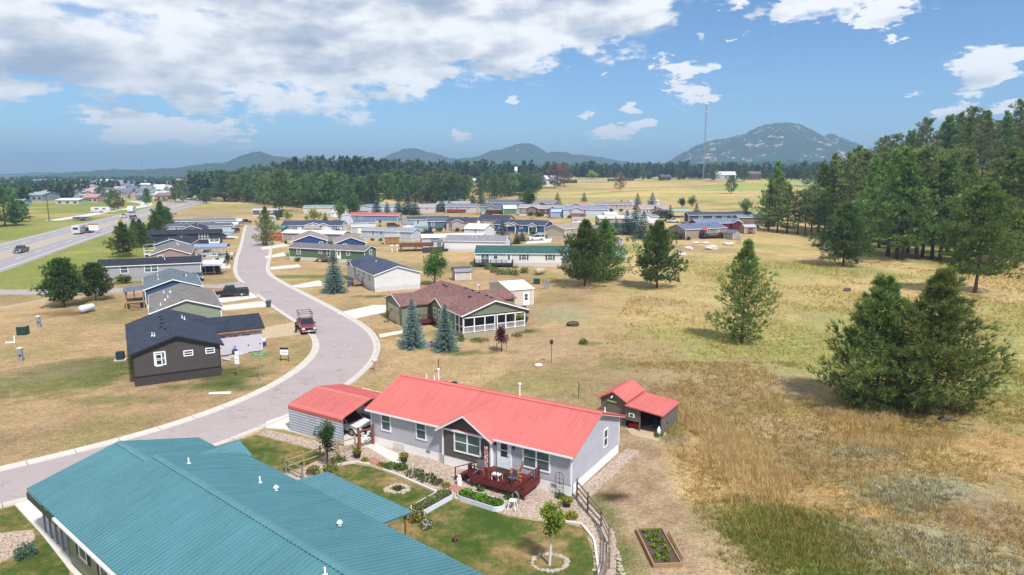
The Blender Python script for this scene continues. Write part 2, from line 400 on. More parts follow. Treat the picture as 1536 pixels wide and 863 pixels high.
def offset(L,d):
    out=[]
    for i in range(len(L)):
        t=(L[min(i+1,len(L)-1)]-L[max(i-1,0)]).normalized(); out.append(L[i]+Vector((-t.y,t.x))*d)
    return out
def kerb(L,side,name='kerb'):
    # rolled kerb: gutter pan, rise, flat top
    prof=[(-.62,.024),(-.2,.045),(-.05,.14),(.2,.15),(.24,-.05)]
    rows=[offset(L,side*p[0]) for p in prof]; m=MB(); vs=[];fs=[];n=len(prof)
    for i in range(len(L)):
        for j in range(n): q=rows[j][i]; vs.append((q.x,q.y,prof[j][1]))
    for i in range(len(L)-1):
        for j in range(n-1): fs.append((i*n+j,(i+1)*n+j,(i+1)*n+j+1,i*n+j+1))
    m.add(vs,fs); return tag(m.build(name,CONC2),kind='structure')
def joints(L,side):
    prof=[(-.62,.027),(-.2,.048),(-.05,.143),(.2,.153),(.24,0)]; m=MB(); n=int(sum((b-a).length for a,b in zip(L,L[1:]))/3.0)
    P=resample(L,n*75+1) if n*75<9000 else resample(L,9000); rows=[offset(P,side*p[0]) for p in prof]; k=75
    for i in range(0,len(P)-1,k):
        if P[i].y>125: break
        for j in range(4):
            q=[rows[j][i],rows[j][i+1],rows[j+1][i+1],rows[j+1][i]]; z=[prof[j][1],prof[j][1],prof[j+1][1],prof[j+1][1]]
            m.add([(a.x,a.y,b) for a,b in zip(q,z)],[(0,1,2,3)])
    return tag(m.build('kerb_joint',plain('joint tar',S(120,110,104,.5),.9)),kind='structure')
def cut(L,y0,y1): return [p for p in L if y0<=p.y<=y1]
SJ0,SJ1=117.5,128.5   # the side lane meets the street here
kerb(cut(KL,0,SJ0),1); kerb(cut(KL,SJ1,400),1); kerb(KR,-1); joints(cut(KL,0,SJ0),1); joints(KR,-1)
def poly(name,pts,z,mat,th=None,px=True,kind='structure',zz=0.0):
    P=[at(*p,zz) if px else Vector((p[0],p[1],0)) for p in pts]
    a=sum(P[i].x*P[(i+1)%len(P)].y-P[(i+1)%len(P)].x*P[i].y for i in range(len(P)))
    if a<0: P=P[::-1]
    m=MB(); m.prism([(p.x,p.y) for p in P],z-(th or .012)-.03,z,'z')
    return tag(m.build(name,mat),kind=kind)
# side lane
lane=[Vector(p) for p in [(-43.5,121.5),(-50,124.5),(-57,124),(-66,121.5),(-80,119.5),(-98,120),(-116,127)]]
lane=relax(smooth_line(lane,2),3)
strip('lane',offset(lane,2.6),offset(lane,-2.6),.012,ROADM,3)
jl=[(-44.2,115.8),(-51,125),(-52.6,132.2),(-48.6,124)]
poly('lane_mouth',[(-44.6,116.4),(-43,120),(-52,134.6),(-53.5,130),(-56,127.2),(-60,126.2),(-60,121.6),(-54,121.6),(-49.5,120.6)],.016,ROADM,px=False)
# highway: five lanes, shoulders and painted lines
hw=[(-103,95),(-117.5,140),(-133,185),(-151,240),(-170,300),(-192.5,375),(-222,470),(-246,545),(-276,640),(-330,760),(-420,900)]
HW=relax(smooth_line([Vector(p) for p in hw],8),3)
HWM=asphalt('highway asphalt',S(186,180,184,.58),False)
def hoff(a,b,name,dz,mat,nc=4): return strip(name,offset(HW,a),offset(HW,b),dz,mat,nc)
hoff(13,-9.8,'highway',.03,HWM)
hoff(3.2,-1.2,'turn_lane',.04,asphalt('buff centre lane',S(204,190,174,.6),False),1)
WL=plain('road paint white',(.7,.7,.68),.6); YL=plain('road paint yellow',(.62,.45,.12),.6)
for o_,m_ in ((11.2,WL),(-8.0,WL),(3.3,YL),(-1.3,YL)): hoff(o_+.11,o_-.11,'lane_line',.046,m_,1)
def dashes(o_):
    m=MB(); A=offset(HW,o_+.1);B=offset(HW,o_-.1);A=resample(A,180);B=resample(B,180)
    for i in range(0,178,3):
        q=[A[i],B[i],B[i+1],A[i+1]]; m.add([(p.x,p.y,float(H(p.x,p.y))+.047) for p in q],[(0,1,2,3)])
    tag(m.build('lane_line',WL),kind='structure')
dashes(7.2); dashes(-4.7)
# frontage road and path beside the highway
FR=relax(smooth_line([Vector((at(78,331).x,at(78,331).y)),Vector((at(120,325).x,at(120,325).y)),Vector((at(165,317).x,at(165,317).y)),Vector((at(215,310).x,at(215,310).y)),Vector((at(218,305).x,at(218,305).y)),Vector((at(195,302).x,at(195,302).y))],8),2)
strip('frontage_road',offset(FR,3.4),offset(FR,-3.4),.02,CONC,1)
PT=relax(smooth_line([at(0,463).xy,at(40,455).xy,at(80,448).xy,at(110,443).xy,at(150,438).xy,at(190,434).xy],2),2)
strip('path',offset(PT,.7),offset(PT,-.7),.02,plain('gravel path',S(200,190,170,.58),.9),1)
# driveways
poly('driveway',[(-20.9,55.3),(-16.6,61.2),(-10.2,57.6),(-8.6,53.2),(-11.3,49.8),(-13.4,50.4),(-18.9,53.6),(-20.4,53.9)],.10,CONC,.1,px=False)
poly('walkway',[(545,668),(560,665),(612,688),(598,700)],.06,CONC,.05)
poly('driveway',[(22,758),(60,741),(165,775),(150,900),(104,856),(62,802)],.06,CONC,.05)
for q in ([(388,510),(382,494),(440,484),(458,494),(450,502)],):
    poly('driveway',q,.04,plain('sandy gravel',S(214,192,158,.6),.95,0,.2,1.2,.12),.03)
DW=[[(318,449),(374,438.5),(391,446),(334,454.5)],[(322,460),(401,451.5),(410,459.5),(336,466)],
    [(505,470),(560,458),(596,458),(590,466),(530,479)],[(432,430),(478,421),(492,428),(452,432)],
    [(405,401),(448,397),(452,401),(406,405)],[(397,385),(425,379),(436,379),(436,383),(399,388)],
    [(300,402),(305,393),(346,397),(345,403)],[(318,388),(350,388),(350,391),(318,392)],[(320,380),(350,379),(350,382),(318,384)],
    [(330,354),(357,355),(357,358),(325,357)],[(392,371),(412,367),(425,366),(436,369),(393,375)]]
for q in DW: poly('driveway',q,.045,CONC,.03)
poly('walkway',[(568,502),(604,496),(604,500),(570,507)],.04,CONC,.03)
poly('driveway',[(788,366),(800,352),(830,356),(826,364)],.045,CONC,.03)
poly('driveway',[(1000,330),(1010,326),(1050,328),(1052,332)],.06,CONC,.03)
# garden: lawn, gravel beds
GRAV=None
def gravelmat(name,c1,c2,scale):
    m,nt,bs=newmat(name); g=nt.nodes.new('ShaderNodeNewGeometry').outputs['Position']
    v=nt.nodes.new('ShaderNodeTexVoronoi'); v.inputs['Scale'].default_value=scale; nt.links.new(g,v.inputs['Vector'])
    f=mth(nt,'FRACT',mth(nt,'MULTIPLY',v.outputs['Color'],1.0))
    sp=nt.nodes.new('ShaderNodeSeparateColor'); nt.links.new(v.outputs['Color'],sp.inputs[0])
    col=ramp(nt,sp.outputs[0],[(0,S(150,120,102,.66)),(.25,c1),(.6,c2),(1,S(226,212,196,.68))])
    e=mth(nt,'MULTIPLY_ADD',v.outputs['Distance'],-.9,1.25,True)
    big=noise(nt,g,.5,3)
    col=mixc(nt,1.0,col,mth(nt,'MULTIPLY',e,mth(nt,'MULTIPLY_ADD',big,.3,.85)),'MULTIPLY')
    nt.links.new(col,bs.inputs['Base Color']); bs.inputs['Roughness'].default_value=.9
    bump(nt,mth(nt,'SUBTRACT',1,v.outputs['Distance']),.8,.04,bs); return m
GRAV=gravelmat('river gravel',S(204,176,156,.74),S(218,196,176,.78),13)
bed=[(-19.2,52.2),(-14.2,49.0),(-11.2,49.2),(-4,45.2),(4.0,41.0),(9.6,49.4),(9.0,50.4),(11,49.6),(4.9,40.6),(6.1,38.6),(6.15,35.5),(5.4,32.6),(4.7,30),(4.2,30),(4.9,32.8),(5.1,36),(4.3,38.3),(3.4,38.6),(1.5,38.9),(-.8,39.6),(-1.9,40.7),(-4.3,41.9),(-8.5,45.1),(-11.9,46.4),(-13.2,46.4),(-15.4,44.4),(-17.2,42.6),(-17.6,43.6),(-15,46.4),(-14.0,48.0),(-19.6,51.2)]
poly('gravel_bed',[(-20.35,53.7),(-13.45,50.3),(-11.3,50.5),(-11,50.9),(3.95,42.0),(8.9,49.8),(9.8,49.3),(4.8,41.2),(5.6,39.4),(6.05,36.6),(5.4,32.4),(4.2,29),(3.6,29),(4.5,32.6),(4.6,35.6),(4.35,37.9),(3.4,38.5),(1.5,38.8),(-.4,39.5),(-2.0,40.9),(-4.6,42.2),(-8.3,45.3),(-10.2,46.6),(-11.6,47.1),(-12.8,46.6),(-14.5,44.6),(-16.6,43.2),(-16.9,44.4),(-14.7,46.6),(-13.9,48.9),(-20.5,52.6)],.022,GRAV,px=False)
lawnmat,nt,bs=newmat('lawn turf')
g=nt.nodes.new('ShaderNodeNewGeometry').outputs['Position']
a=noise(nt,g,.22,4,.6); b=noise(nt,g,1.4,5,.65); c=noise(nt,g,14,4,.7)
col=ramp(nt,mth(nt,'ADD',mth(nt,'MULTIPLY',a,.65),mth(nt,'MULTIPLY',b,.4)),[(.42,S(74,96,40,.66)),(.5,S(98,110,54,.66)),(.58,S(146,128,82,.66)),(.68,S(180,150,108,.7))])
col=mixc(nt,1.0,col,mth(nt,'MULTIPLY_ADD',c,2.0,.0),'MULTIPLY'); nt.links.new(col,bs.inputs['Base Color'])
bs.inputs['Roughness'].default_value=.95; bs.inputs['Specular IOR Level'].default_value=.1; bump(nt,c,.7,.05,bs)
LWN1=[(-13.3,45.9),(-12.6,46.5),(-11.6,46.95),(-10.3,46.5),(-8.35,45.2),(-4.7,42.05),(-2.1,40.75),(-.45,39.35),(1.5,38.65),(3.4,38.35),(4.25,37.8),(4.5,35.5),(4.4,32.7),(3.5,29),(0,24),(-8,29),(-14.5,36)]
poly('lawn',LWN1,.014,lawnmat,px=False)
poly('lawn',[(-22.3,51.0),(-20.7,52.5),(-14.05,48.8),(-14.9,46.7),(-17.1,44.5),(-17,40),(-23,44),(-27.0,44.6)],.014,lawnmat,px=False)
poly('lawn',[(0,765),(21,759),(60,800),(103,852),(110,900),(0,900)],.014,lawnmat)
poly('gravel_bed',[(0,800),(50,795),(53,808),(30,830),(0,845)],.022,GRAV)
poly('rock_border',[(336,522),(388,512),(400,518),(338,536)],.01,plain('bare soil',S(150,122,98,.6),.95),.01)
BRK=plain('red pavers',S(196,138,122,.62),.85,0,.15,4,.1)
poly('paver_pad',[(550,690),(560,686),(573,693),(563,699)],.05,BRK); poly('paver_pad',[(669,731),(683,727),(700,737),(687,742)],.05,BRK)
def edging(L,w=.14,h=.14,mat=CONC):
    A=offset(L,w/2);B=offset(L,-w/2); m=MB()
    for i in range(len(L)-1):
        q=[A[i],B[i],B[i+1],A[i+1]]; m.add([(p.x,p.y,.0) for p in q]+[(p.x,p.y,h) for p in q],[(4,5,6,7),(0,4,7,3),(1,2,6,5),(0,1,5,4),(2,3,7,6)])
    return m
for L_ in ([(-9.2,45.85),(-8.1,45.05),(-4.75,42.2)],[(-3.7,41.55),(-2.0,40.8)],[(2.9,38.6),(4.2,38.2),(4.75,36.4),(4.6,33),(3.8,29.5)],[(-13.6,46.1),(-12.6,46.75),(-11.4,47.15),(-10.3,46.65)]):
    m=edging(resample([Vector(p) for p in L_],24)); tag(m.build('edging',CONC),kind='structure')
# ---------------------------------------------------------------- houses
WHITE=S(238,238,240,.82); TRIM=plain('white trim paint',(.82,.83,.85),.5,0,.05); DARKG=glass((.03,.04,.05)); MIDG=glass((.09,.12,.13)); TEALG=glass(S(120,160,150,.45))
BLACK=plain('black plastic',(.02,.02,.022),.5); STEEL=plain('galvanised steel',(.45,.47,.49),.4,.7)
def sidef(side,L,W):
    """(along,out,z) of one wall -> house coordinates; 'along' runs left to right as seen from outside"""
    if side=='F': return lambda a,o,z:(a-L/2,-W/2-o,z)
    if side=='B': return lambda a,o,z:(L/2-a,W/2+o,z)
    if side=='R': return lambda a,o,z:(L/2+o,a-W/2,z)
    return lambda a,o,z:(-L/2-o,W/2-a,z)
def window(root,T,a,z,w,h,style='two',frame=TRIM,shut=None,oo=0):
    m=MB(T); b=.11 if style!='small' else .09; n={'double':2,'triple':3}.get(style,1)
    m.box(a-w/2-b,oo+.001,z-b,a+w/2+b,oo+.05,z); m.box(a-w/2-b,oo+.001,z+h,a+w/2+b,oo+.05,z+h+b)
    m.box(a-w/2-b,oo+.001,z,a-w/2,oo+.05,z+h); m.box(a+w/2,oo+.001,z,a+w/2+b,oo+.05,z+h)
    for i in range(1,n): m.box(a-w/2+w*i/n-.06,oo+.001,z,a-w/2+w*i/n+.06,oo+.05,z+h)
    m.box(a-w/2,oo+.001,z+h*.5-.03,a+w/2,oo+.042,z+h*.5+.03)
    f=m.build('window',frame,root)
    ti=style in('two','double') and h>.9
    p=MB(T); p.box(a-w/2,oo-.06,z,a+w/2,oo+.02,z+h*.5); p.build('pane',DARKG if not ti else MIDG,f)
    p=MB(T); p.box(a-w/2,oo-.06,z+h*.5,a+w/2,oo+.021,z+h); p.build('pane',DARKG if not ti else TEALG,f)
    if shut:
        for s in(-1,1):
            q=MB(T); x=a+s*(w/2+b+.19); q.box(x-.17,oo+.001,z-.08,x+.17,oo+.04,z+h+.08); q.build('shutter',shut,root)
    return f
def door(root,T,a,z,w=.92,h=2.03,mat=None,win=True,oo=0):
    m=MB(T); m.box(a-w/2,oo+.001,z,a+w/2,oo+.06,z+h)
    for s in(-1,1): m.box(a+s*(w/2+.06)-.05,oo+.001,z,a+s*(w/2+.06)+.05,oo+.075,z+h+.1)
    d=m.build('door',mat or TRIM,root)
    if win:
        p=MB(T); p.box(a-w*.28,oo+.02,z+h*.42,a+w*.28,oo+.075,z+h*.9); p.build('pane',DARKG,d)
        p=MB(T); p.box(a-w*.3,oo+.07,z+h*.63,a+w*.3,oo+.085,z+h*.66); p.build('glazing_bar',TRIM,d)
    p=MB(T); p.box(a+w*.38,oo+.06,z+h*.46,a+w*.44,oo+.12,z+h*.5); p.build('handle',STEEL,d)
    return d
def roofmat(kind,c): return metal(c) if kind=='metal' else shingle(c)
def gable_roof(root,L,W,ez,rise,mat,over=.3,th=.13,ribs=0,lov=None,name='roof',ro=None,T=None,ribr=.035):
    lo=over if lov is None else lov; ro_=over if ro is None else ro; k=rise/(W/2); e=W/2+over; rz=ez+rise
    po=[(-e,ez-over*k),(0,rz),(e,ez-over*k),(e,ez-over*k-th),(0,rz-th),(-e,ez-over*k-th)]
    m=MB(T); m.prism(po,-L/2-lo,L/2+ro_)
    if ribs:
        n=int((L+lo+ro_)/ribs)
        for i in range(n+1):
            x=-L/2-lo+i*(L+lo+ro_)/n
            for s in(-1,1):
                m.add([(x-ribr*.9,s*e,ez-over*k+.001),(x+ribr*.9,s*e,ez-over*k+.001),(x+ribr*.6,s*e,ez-over*k+ribr),(x-ribr*.6,s*e,ez-over*k+ribr),
                       (x-ribr*.9,0,rz+.001),(x+ribr*.9,0,rz+.001),(x+ribr*.45,0,rz+ribr),(x-ribr*.45,0,rz+ribr)],[(3,2,6,7),(0,3,7,4),(1,5,6,2),(0,1,2,3)])
        for s in (-1,1):   # ridge cap
            m.add([(-L/2-lo,0,rz+ribr+.03),(L/2+ro_,0,rz+ribr+.03),(L/2+ro_,s*.22,rz-.22*k+ribr+.012),(-L/2-lo,s*.22,rz-.22*k+ribr+.012)],[(0,1,2,3)])
    return m.build(name,mat,root)
def trim_lines(root,L,W,ez,rise,over,mat=TRIM,th=.15,lo=None,corners=True,z0=0,T=None,thick=.035):
    lo=over if lo is None else lo; k=rise/(W/2); e=W/2+over; m=MB(T)
    for s in(-1,1):
        y=s*(e+.002); m.box(-L/2-lo,min(y,y+s*thick),ez-over*k-.14,L/2+lo,max(y,y+s*thick),ez-over*k-.004)
        for t in(-1,1):
            x=t*(L/2+lo+.002); x2=x+t*thick
            m.prism([(0,ez+rise-.01),(s*e,ez-over*k-.01),(s*e,ez-over*k-.01-th),(0,ez+rise-.01-th)],min(x,x2),max(x,x2))
            if corners: m.box(min(t*L/2-.09*t,t*(L/2+.012)),min(s*W/2-.09*s,s*(W/2+.012)),z0,max(t*L/2-.09*t,t*(L/2+.012)),max(s*W/2-.09*s,s*(W/2+.012)),ez-.16)
    return m.build('trim',mat,root)
def cross_gable(root,L,W,ez,rise,side,a,w,proj,wallm,rm,over=.3,crise=None,ribs=0,zb=0.0,trim=TRIM,deep=None,overm=.3):
    """a gable across the eaves: own wall, roof and rake boards. 'a' is its centre along the side"""
    T=sidef(side,L,W); k=rise/(W/2); cr=(crise if crise is not None else rise*w/W); kc=cr/(w/2)
    rz=ez+cr; inn=-(cr/k)-.02 if deep is None else -deep
    q=MB(T); q.add([(a-w/2,proj,zb),(a+w/2,proj,zb),(a+w/2,proj,ez-.13),(a,proj,rz-.14),(a-w/2,proj,ez-.13),(a-w/2,-.2,zb),(a+w/2,-.2,zb),(a+w/2,-.2,ez-.13),(a,-.2,rz-.14),(a-w/2,-.2,ez-.13)],
        [(0,1,2,3,4),(5,9,8,7,6),(0,4,9,5),(1,6,7,2),(4,3,8,9),(3,2,7,8)]); q.build('gable_wall',wallm,root)
    m=MB(T); th=.11; e=w/2+over; za=ez-over*kc+.012
    def sec(o): return [(a-e,o,za),(a,o,rz+.012),(a+e,o,za),(a+e,o,za-th),(a,o,rz+.012-th),(a-e,o,za-th)]
    m.add(sec(proj+overm)+sec(inn),[tuple(range(6)),tuple(range(11,5,-1))]+[(i,(i+1)%6,6+(i+1)%6,6+i) for i in range(6)])
    if ribs:
        for s in(-1,1):
            o=proj+overm
            while o>inn:
                t=max(0,(-.35-o)/(inn+.35)) if o<-.35 else 0   # ribs stop in the valley
                oo=1-t; xe=a+s*e*oo if o<-.3 else a+s*e; ze=za+(1-oo)*(rz-za)+.0 if o<-.3 else za
                m.add([(xe,o-.03,ze+.002),(xe,o+.03,ze+.002),(xe,o+.015,ze+.034),(xe,o-.015,ze+.034),(a,o-.03,rz+.014),(a,o+.03,rz+.014),(a,o+.015,rz+.046),(a,o-.015,rz+.046)],[(3,2,6,7),(0,3,7,4),(1,5,6,2),(0,1,2,3)])
                o-=ribs
    m.build('gable_roof',rm,root)
    if trim:
        m=MB(T); o0=proj+overm+.003
        for s in(-1,1):
            m.add([(a,o0,rz),(a+s*e,o0,za-.012),(a+s*e,o0,za-.16),(a,o0,rz-.15),(a,o0+.035,rz),(a+s*e,o0+.035,za-.012),(a+s*e,o0+.035,za-.16),(a,o0+.035,rz-.15)],[(0,1,2,3),(7,6,5,4),(0,4,5,1),(1,5,6,2),(2,6,7,3)])
        m.build('rake_board',trim,root)
def deck(root,T,a0,a1,depth,z,mat,rail=True,oo=0,postw=.1,name='deck',steps=None,bal=.32,railh=.92,infill=None):
    m=MB(T); n=int(depth/.16)
    for i in range(n): m.box(a0,oo+i*depth/n+.004,z-.05,a1,oo+(i+1)*depth/n-.012,z)
    m.box(a0,oo+depth-.04,z-.3,a1,oo+depth-.0,z-.052); m.box(a0,oo,z-.3,a0+.04,oo+depth-.045,z-.052); m.box(a1-.04,oo,z-.3,a1,oo+depth-.045,z-.052)
    na=max(2,int((a1-a0)/1.6)+1)
    for i in range(na):
        x=a0+.1+(a1-a0-.2)*i/(na-1); m.box(x-.06,oo+depth-.2,0,x+.06,oo+depth-.08,z-.055)
    d=m.build(name,mat,root)
    if rail:
        r=MB(T); runs=[((a0,oo+depth-.05),(a1,oo+depth-.05)),((a0+.05,oo+.1),(a0+.05,oo+depth-.16)),((a1-.05,oo+.1),(a1-.05,oo+depth-.16))]
        for (p0,q0),(p1,q1) in runs:
            ln=math.hypot(p1-p0,q1-q0); k=max(1,round(ln/1.3))
            for i in range(k+1): 
                x,y=p0+(p1-p0)*i/k,q0+(q1-q0)*i/k; r.box(x-postw/2,y-postw/2,z+.002,x+postw/2,y+postw/2,z+railh+.08)
            hx=.05 if p0==p1 else 0; hy=.05 if q0==q1 else 0
            r.box(min(p0,p1)-hx,min(q0,q1)-hy,z+railh-.04,max(p0,p1)+hx,max(q0,q1)+hy,z+railh)
            r.box(min(p0,p1)-hx*.4,min(q0,q1)-hy*.4,z+.12,max(p0,p1)+hx*.4,max(q0,q1)+hy*.4,z+.17)
            if bal:
                kk=max(1,round(ln/bal))
                for i in range(1,kk): 
                    x,y=p0+(p1-p0)*i/kk,q0+(q1-q0)*i/kk; r.box(x-.022,y-.022,z+.171,x+.022,y+.022,z+railh-.041)
            if infill: r.box(min(p0,p1)-hx*.2,min(q0,q1)-hy*.2,z+.171,max(p0,p1)+hx*.2,max(q0,q1)+hy*.2,z+railh-.041)
        r.build('railing',mat,d)
    if steps:
        side_a,n_=steps; s=MB(T)
        for i in range(n_):
            zz=z-(i+1)*z/(n_+1); s.box(side_a-.55,oo+depth+.28*i,zz-.05,side_a+.55,oo+depth+.28*(i+1),zz)
        for t in(-.58,.58): s.bar((side_a+t,oo+depth,z-.1),(side_a+t,oo+depth+.28*n_,.1),.05,.2)
        s.build('steps',mat,d)
    return d
def ctr(c,head,L,W,su,sv):
    e=Vector((math.cos(R(head)),math.sin(R(head)))); n=Vector((-e.y,e.x)); return Vector(c)+e*su*L/2+n*sv*W/2
def vents(root,L,W,ez,rise,spec,mat=None):
    for i,(u,v,kind) in enumerate(spec):
        z=ez+rise*(1-abs(v)/(W/2)); m=MB()
        if kind=='p': m.cyl(u,v,z-.1,z+.38,.045,8); m.cyl(u,v,z-.05,z+.06,.11,8); n='vent_pipe'
        elif kind=='c': m.cyl(u,v,z-.1,z+.2,.09,10); m.cyl(u,v,z+.2,z+.3,.15,10,.08); n='roof_vent'
        elif kind=='b': m.box(u-.18,v-.18,z-.1,u+.18,v+.18,z+.16); n='roof_vent'
        elif kind=='t': m.cyl(u,v,z-.1,z+.95,.055,8); m.cyl(u,v,z+.95,z+1.07,.12,8); n='flue'
        m.build(n,mat or (TRIM if kind in 'pc' else BLACK if kind=='b' else TRIM),root)
def house(label,c,head,L,W,su=1,sv=1,wall=WHITE,roof=(.1,.1,.12),eave=3.0,rise=1.3,skirt=.65,skirtc=None,over=.25,kind='shingle',
          name='house',cat='house',group='manufactured homes of the village',wins=None,ribs=0,vert=False,trim=True,wmat=None,center=None,vt=None,lov=None,ro=None,zoff=0,endcol=None):
    p=Vector(center) if center else ctr(c,head,L,W,su,sv)
    if p.y>222 and p.x>-95:      # the ground climbs towards the back rows
        q=at(*proj(p.x,p.y)); r_=max(.7,q.y/p.y); p=q.xy; L*=r_
        if wins: wins=[(w[0],w[1]*(r_ if w[0] in 'FB' else 1))+tuple(w[2:]) for w in wins]
    z0=float(H(p.x,p.y))+zoff; LEN[label]=L
    root=emptyobj(name,(p.x,p.y,z0),R(head),label,cat,group)
    wm=wmat or siding(wall,.2,vert); k=rise/(W/2)
    und=lambda v: ez-.13+ (W/2-abs(v))*k
    ez=eave
    m=MB(); m.prism([(-W/2,skirt),(W/2,skirt),(W/2,eave-.137),(0,eave+rise-.137),(-W/2,eave-.137)],-L/2,L/2); m.build('wall',wm,root)
    sk=MB(); sk.box(-L/2+.03,-W/2+.03,-.3,L/2-.03,W/2-.03,skirt-.002); sk.build('skirting',plain('skirting panel',skirtc or S(226,224,222,.7),.7),root)
    if wins is None:
        wins=[('F',a,'two') for a in np.arange(2.2,L-1.5,3.6)]+([('L',W*.3,'two')] if W>6 else [])
    rm=roofmat(kind,roof)
    gable_roof(root,L,W,eave,rise,rm,over,ribs=ribs,lov=lov,ro=ro)
    if trim: trim_lines(root,L,W,eave,rise,over,lo=lov,z0=skirt,mat=TRIM if trim is True else trim)
    if p.y>200 and p.x>-95 and W>=7 and len(label)%2 and not kind=='metal': cross_gable(root,L,W,eave,rise,'F',L*(.25+.5*((len(label)*7)%10)/10),4.2,.35,wm,rm,.3,.85,zb=skirt)
    if wins:
        for w in wins:
            side,a,kind_=w[0],w[1],w[2]; T=sidef(side,L,W)
            z=w[3] if len(w)>3 else skirt+1.0; ww=w[4] if len(w)>4 else .85; hh=w[5] if len(w)>5 else 1.2; sh=w[6] if len(w)>6 else None
            if kind_=='door': door(root,T,a,skirt,mat=sh)
            elif kind_=='slider': window(root,T,a,skirt+.05,1.7,2.0,'double')
            elif kind_=='garage':
                g=MB(T); g.box(a-ww/2,.001,.05,a+ww/2,.05,hh)
                for i in range(1,4): g.box(a-ww/2+.05,.05,.05+i*hh/4-.02,a+ww/2-.05,.065,.05+i*hh/4+.005)
                d=g.build('garage_door',sh or TRIM,root)
                q=MB(T)
                for i in range(8): q.box(a-ww/2+.2+i*(ww-.4)/8+.05,.05,hh*.56,a-ww/2+.2+(i+1)*(ww-.4)/8-.05,.07,hh*.66)
                q.build('pane',DARKG,d)
            else: window(root,T,a,z,ww,hh,kind_,shut=sh)
    if vt: vents(root,L,W,eave,rise,vt)
    return root
LEN={}
GRYR=S(112,120,136,.5); DKR=S(62,68,82,.5); GREIGE=S(152,146,144,.55); BLUR=S(128,140,152,.55)
BSH=plain('dark shutter',(.03,.03,.035),.6)
# --- the red-roofed house in front
red_c=S(229,124,117,.64)
RH=dict(L=17.3,W=8.3,head=-30.7)
GW=S(204,204,214,.78)
rw=emptyobj('house',(*ctr((-11.0,50.75),-30.7,17.3,8.3,1,1),0),R(-30.7),'pale grey house with a red ribbed metal roof and red front deck','house','manufactured homes of the village')
L,W=17.3,8.3
redroof=metal(red_c,.38)
m=MB(); m.prism([(-W/2,.75),(W/2,.75),(W/2,2.86),(0,4.36),(-W/2,2.86)],-L/2,L/2); m.build('wall',siding(GW,.16),rw)
m=MB(); m.box(-L/2+.03,-W/2+.03,-.2,L/2-.03,W/2-.03,.748); m.build('skirting',plain('white skirting',S(240,238,238,.9),.6,0,.04),rw)
gable_roof(rw,L,W,3.0,1.5,redroof,.32,ribs=.25,lov=.28,ribr=.045)
trim_lines(rw,L,W,3.0,1.5,.32,lo=.28,z0=.75)
TF=sidef('F',L,W); TR=sidef('R',L,W)
taupe=siding(S(118,110,106,.62),.16)
cross_gable(rw,L,W,3.0,1.5,'F',9.15,4.0,.22,taupe,redroof,.42,1.22,ribs=.30,zb=.75,overm=.42)
m=MB(TF); m.box(7.17,.0,-.2,11.13,.19,.748); m.build('skirting',plain('white skirting',S(240,238,238,.9),.6,0,.04),rw)
for a in(7.1,11.2): m=MB(TF); m.box(a-.07,.0,.75,a+.07,.25,2.8); m.build('corner_board',TRIM,rw)
window(rw,TF,1.55,1.45,.78,1.35,'two'); window(rw,TF,4.95,1.45,.78,1.35,'two')
window(rw,TF,9.25,1.35,2.1,1.35,'double',oo=.22); window(rw,TF,14.7,1.35,1.9,1.35,'double')
door(rw,TF,12.2,.80)
for a in (11.45,12.95):
    m=MB(TF); m.box(a-.05,.001,2.35,a+.05,.12,2.55); m.cyl  # lamp body
    m.build('wall_lamp',BLACK,rw)
window(rw,TR,5.6,1.5,.55,1.2,'small')
for a,zz in((5.55,.45),(16.0,.35)):
    m=MB(TF); m.box(a-.18,-.029,zz,a+.18,.0,zz+.2); m.build('skirting_vent',plain('vent grille',(.25,.26,.27),.5),rw)
m=MB(TF); m.box(2.2,-.029,.08,3.3,.0,.62); m.build('access_panel',plain('ivory panel',S(236,232,220,.72),.6),rw)
vents(rw,L,W,3.0,1.5,[(-7.6,1.6,'p'),(-7.1,2.0,'p'),(-7.25,2.8,'t'),(-5.2,2.2,'b'),(1.6,1.3,'t'),(8.0,2.8,'p')])
MAROON=wood(S(122,42,40,.6))
dk=deck(rw,TF,10.75,15.0,2.2,.72,MAROON,oo=.02,bal=.42,railh=.85)
st=MB(TF)
for i in range(3): st.box(9.85-.3*i,.7,.78-.2*(i+1)-.05,10.15-.3*i+.3,1.9,.78-.2*(i+1))
st.build('steps',MAROON,dk)
m=MB(TF); m.box(9.4,1.95,.1,9.46,2.01,1.0); m.box(10.5,1.95,.5,10.56,2.01,1.5); m.bar((9.43,1.98,.98),(10.53,1.98,1.48),.05); m.build('handrail',plain('black iron',(.03,.03,.03),.4),dk)
# --- the teal-roofed house at the bottom
tc=S(94,152,163,.57); tealm=metal(tc,.36); sage=siding(S(178,180,148,.6),.2)
Lt,Wt=30,9.7
tp=Vector((-20.7,37.6))+Vector((.766,-.643))*(Lt/2)
th_=emptyobj('house',(tp.x,tp.y,0),R(-40),'sage green house with a large teal ribbed metal roof','house','manufactured homes of the village')
m=MB(); m.prism([(-Wt/2,.3),(Wt/2,.3),(Wt/2,3.06),(0,4.51),(-Wt/2,3.06)],-Lt/2+.05,Lt/2); m.build('wall',sage,th_)
m=MB(); m.box(-Lt/2+.1,-Wt/2+.05,-.2,Lt/2,Wt/2-.05,.298); m.build('skirting',plain('grey skirting',S(120,128,120,.6),.7),th_)
gable_roof(th_,Lt,Wt,3.2,1.45,tealm,.45,ribs=.29,lov=.15,ribr=.062)
grn=plain('dark green fascia',S(24,84,72,.5),.5)
trim_lines(th_,Lt,Wt,3.2,1.45,.45,mat=tealm,lo=.15,z0=.3,thick=.03)
m=MB(); m.box(-Lt/2-.1,-Wt/2-.60,2.86,Lt/2,-Wt/2-.485,3.0); m.build('gutter',TRIM,th_)
TFt=sidef('F',Lt,Wt)
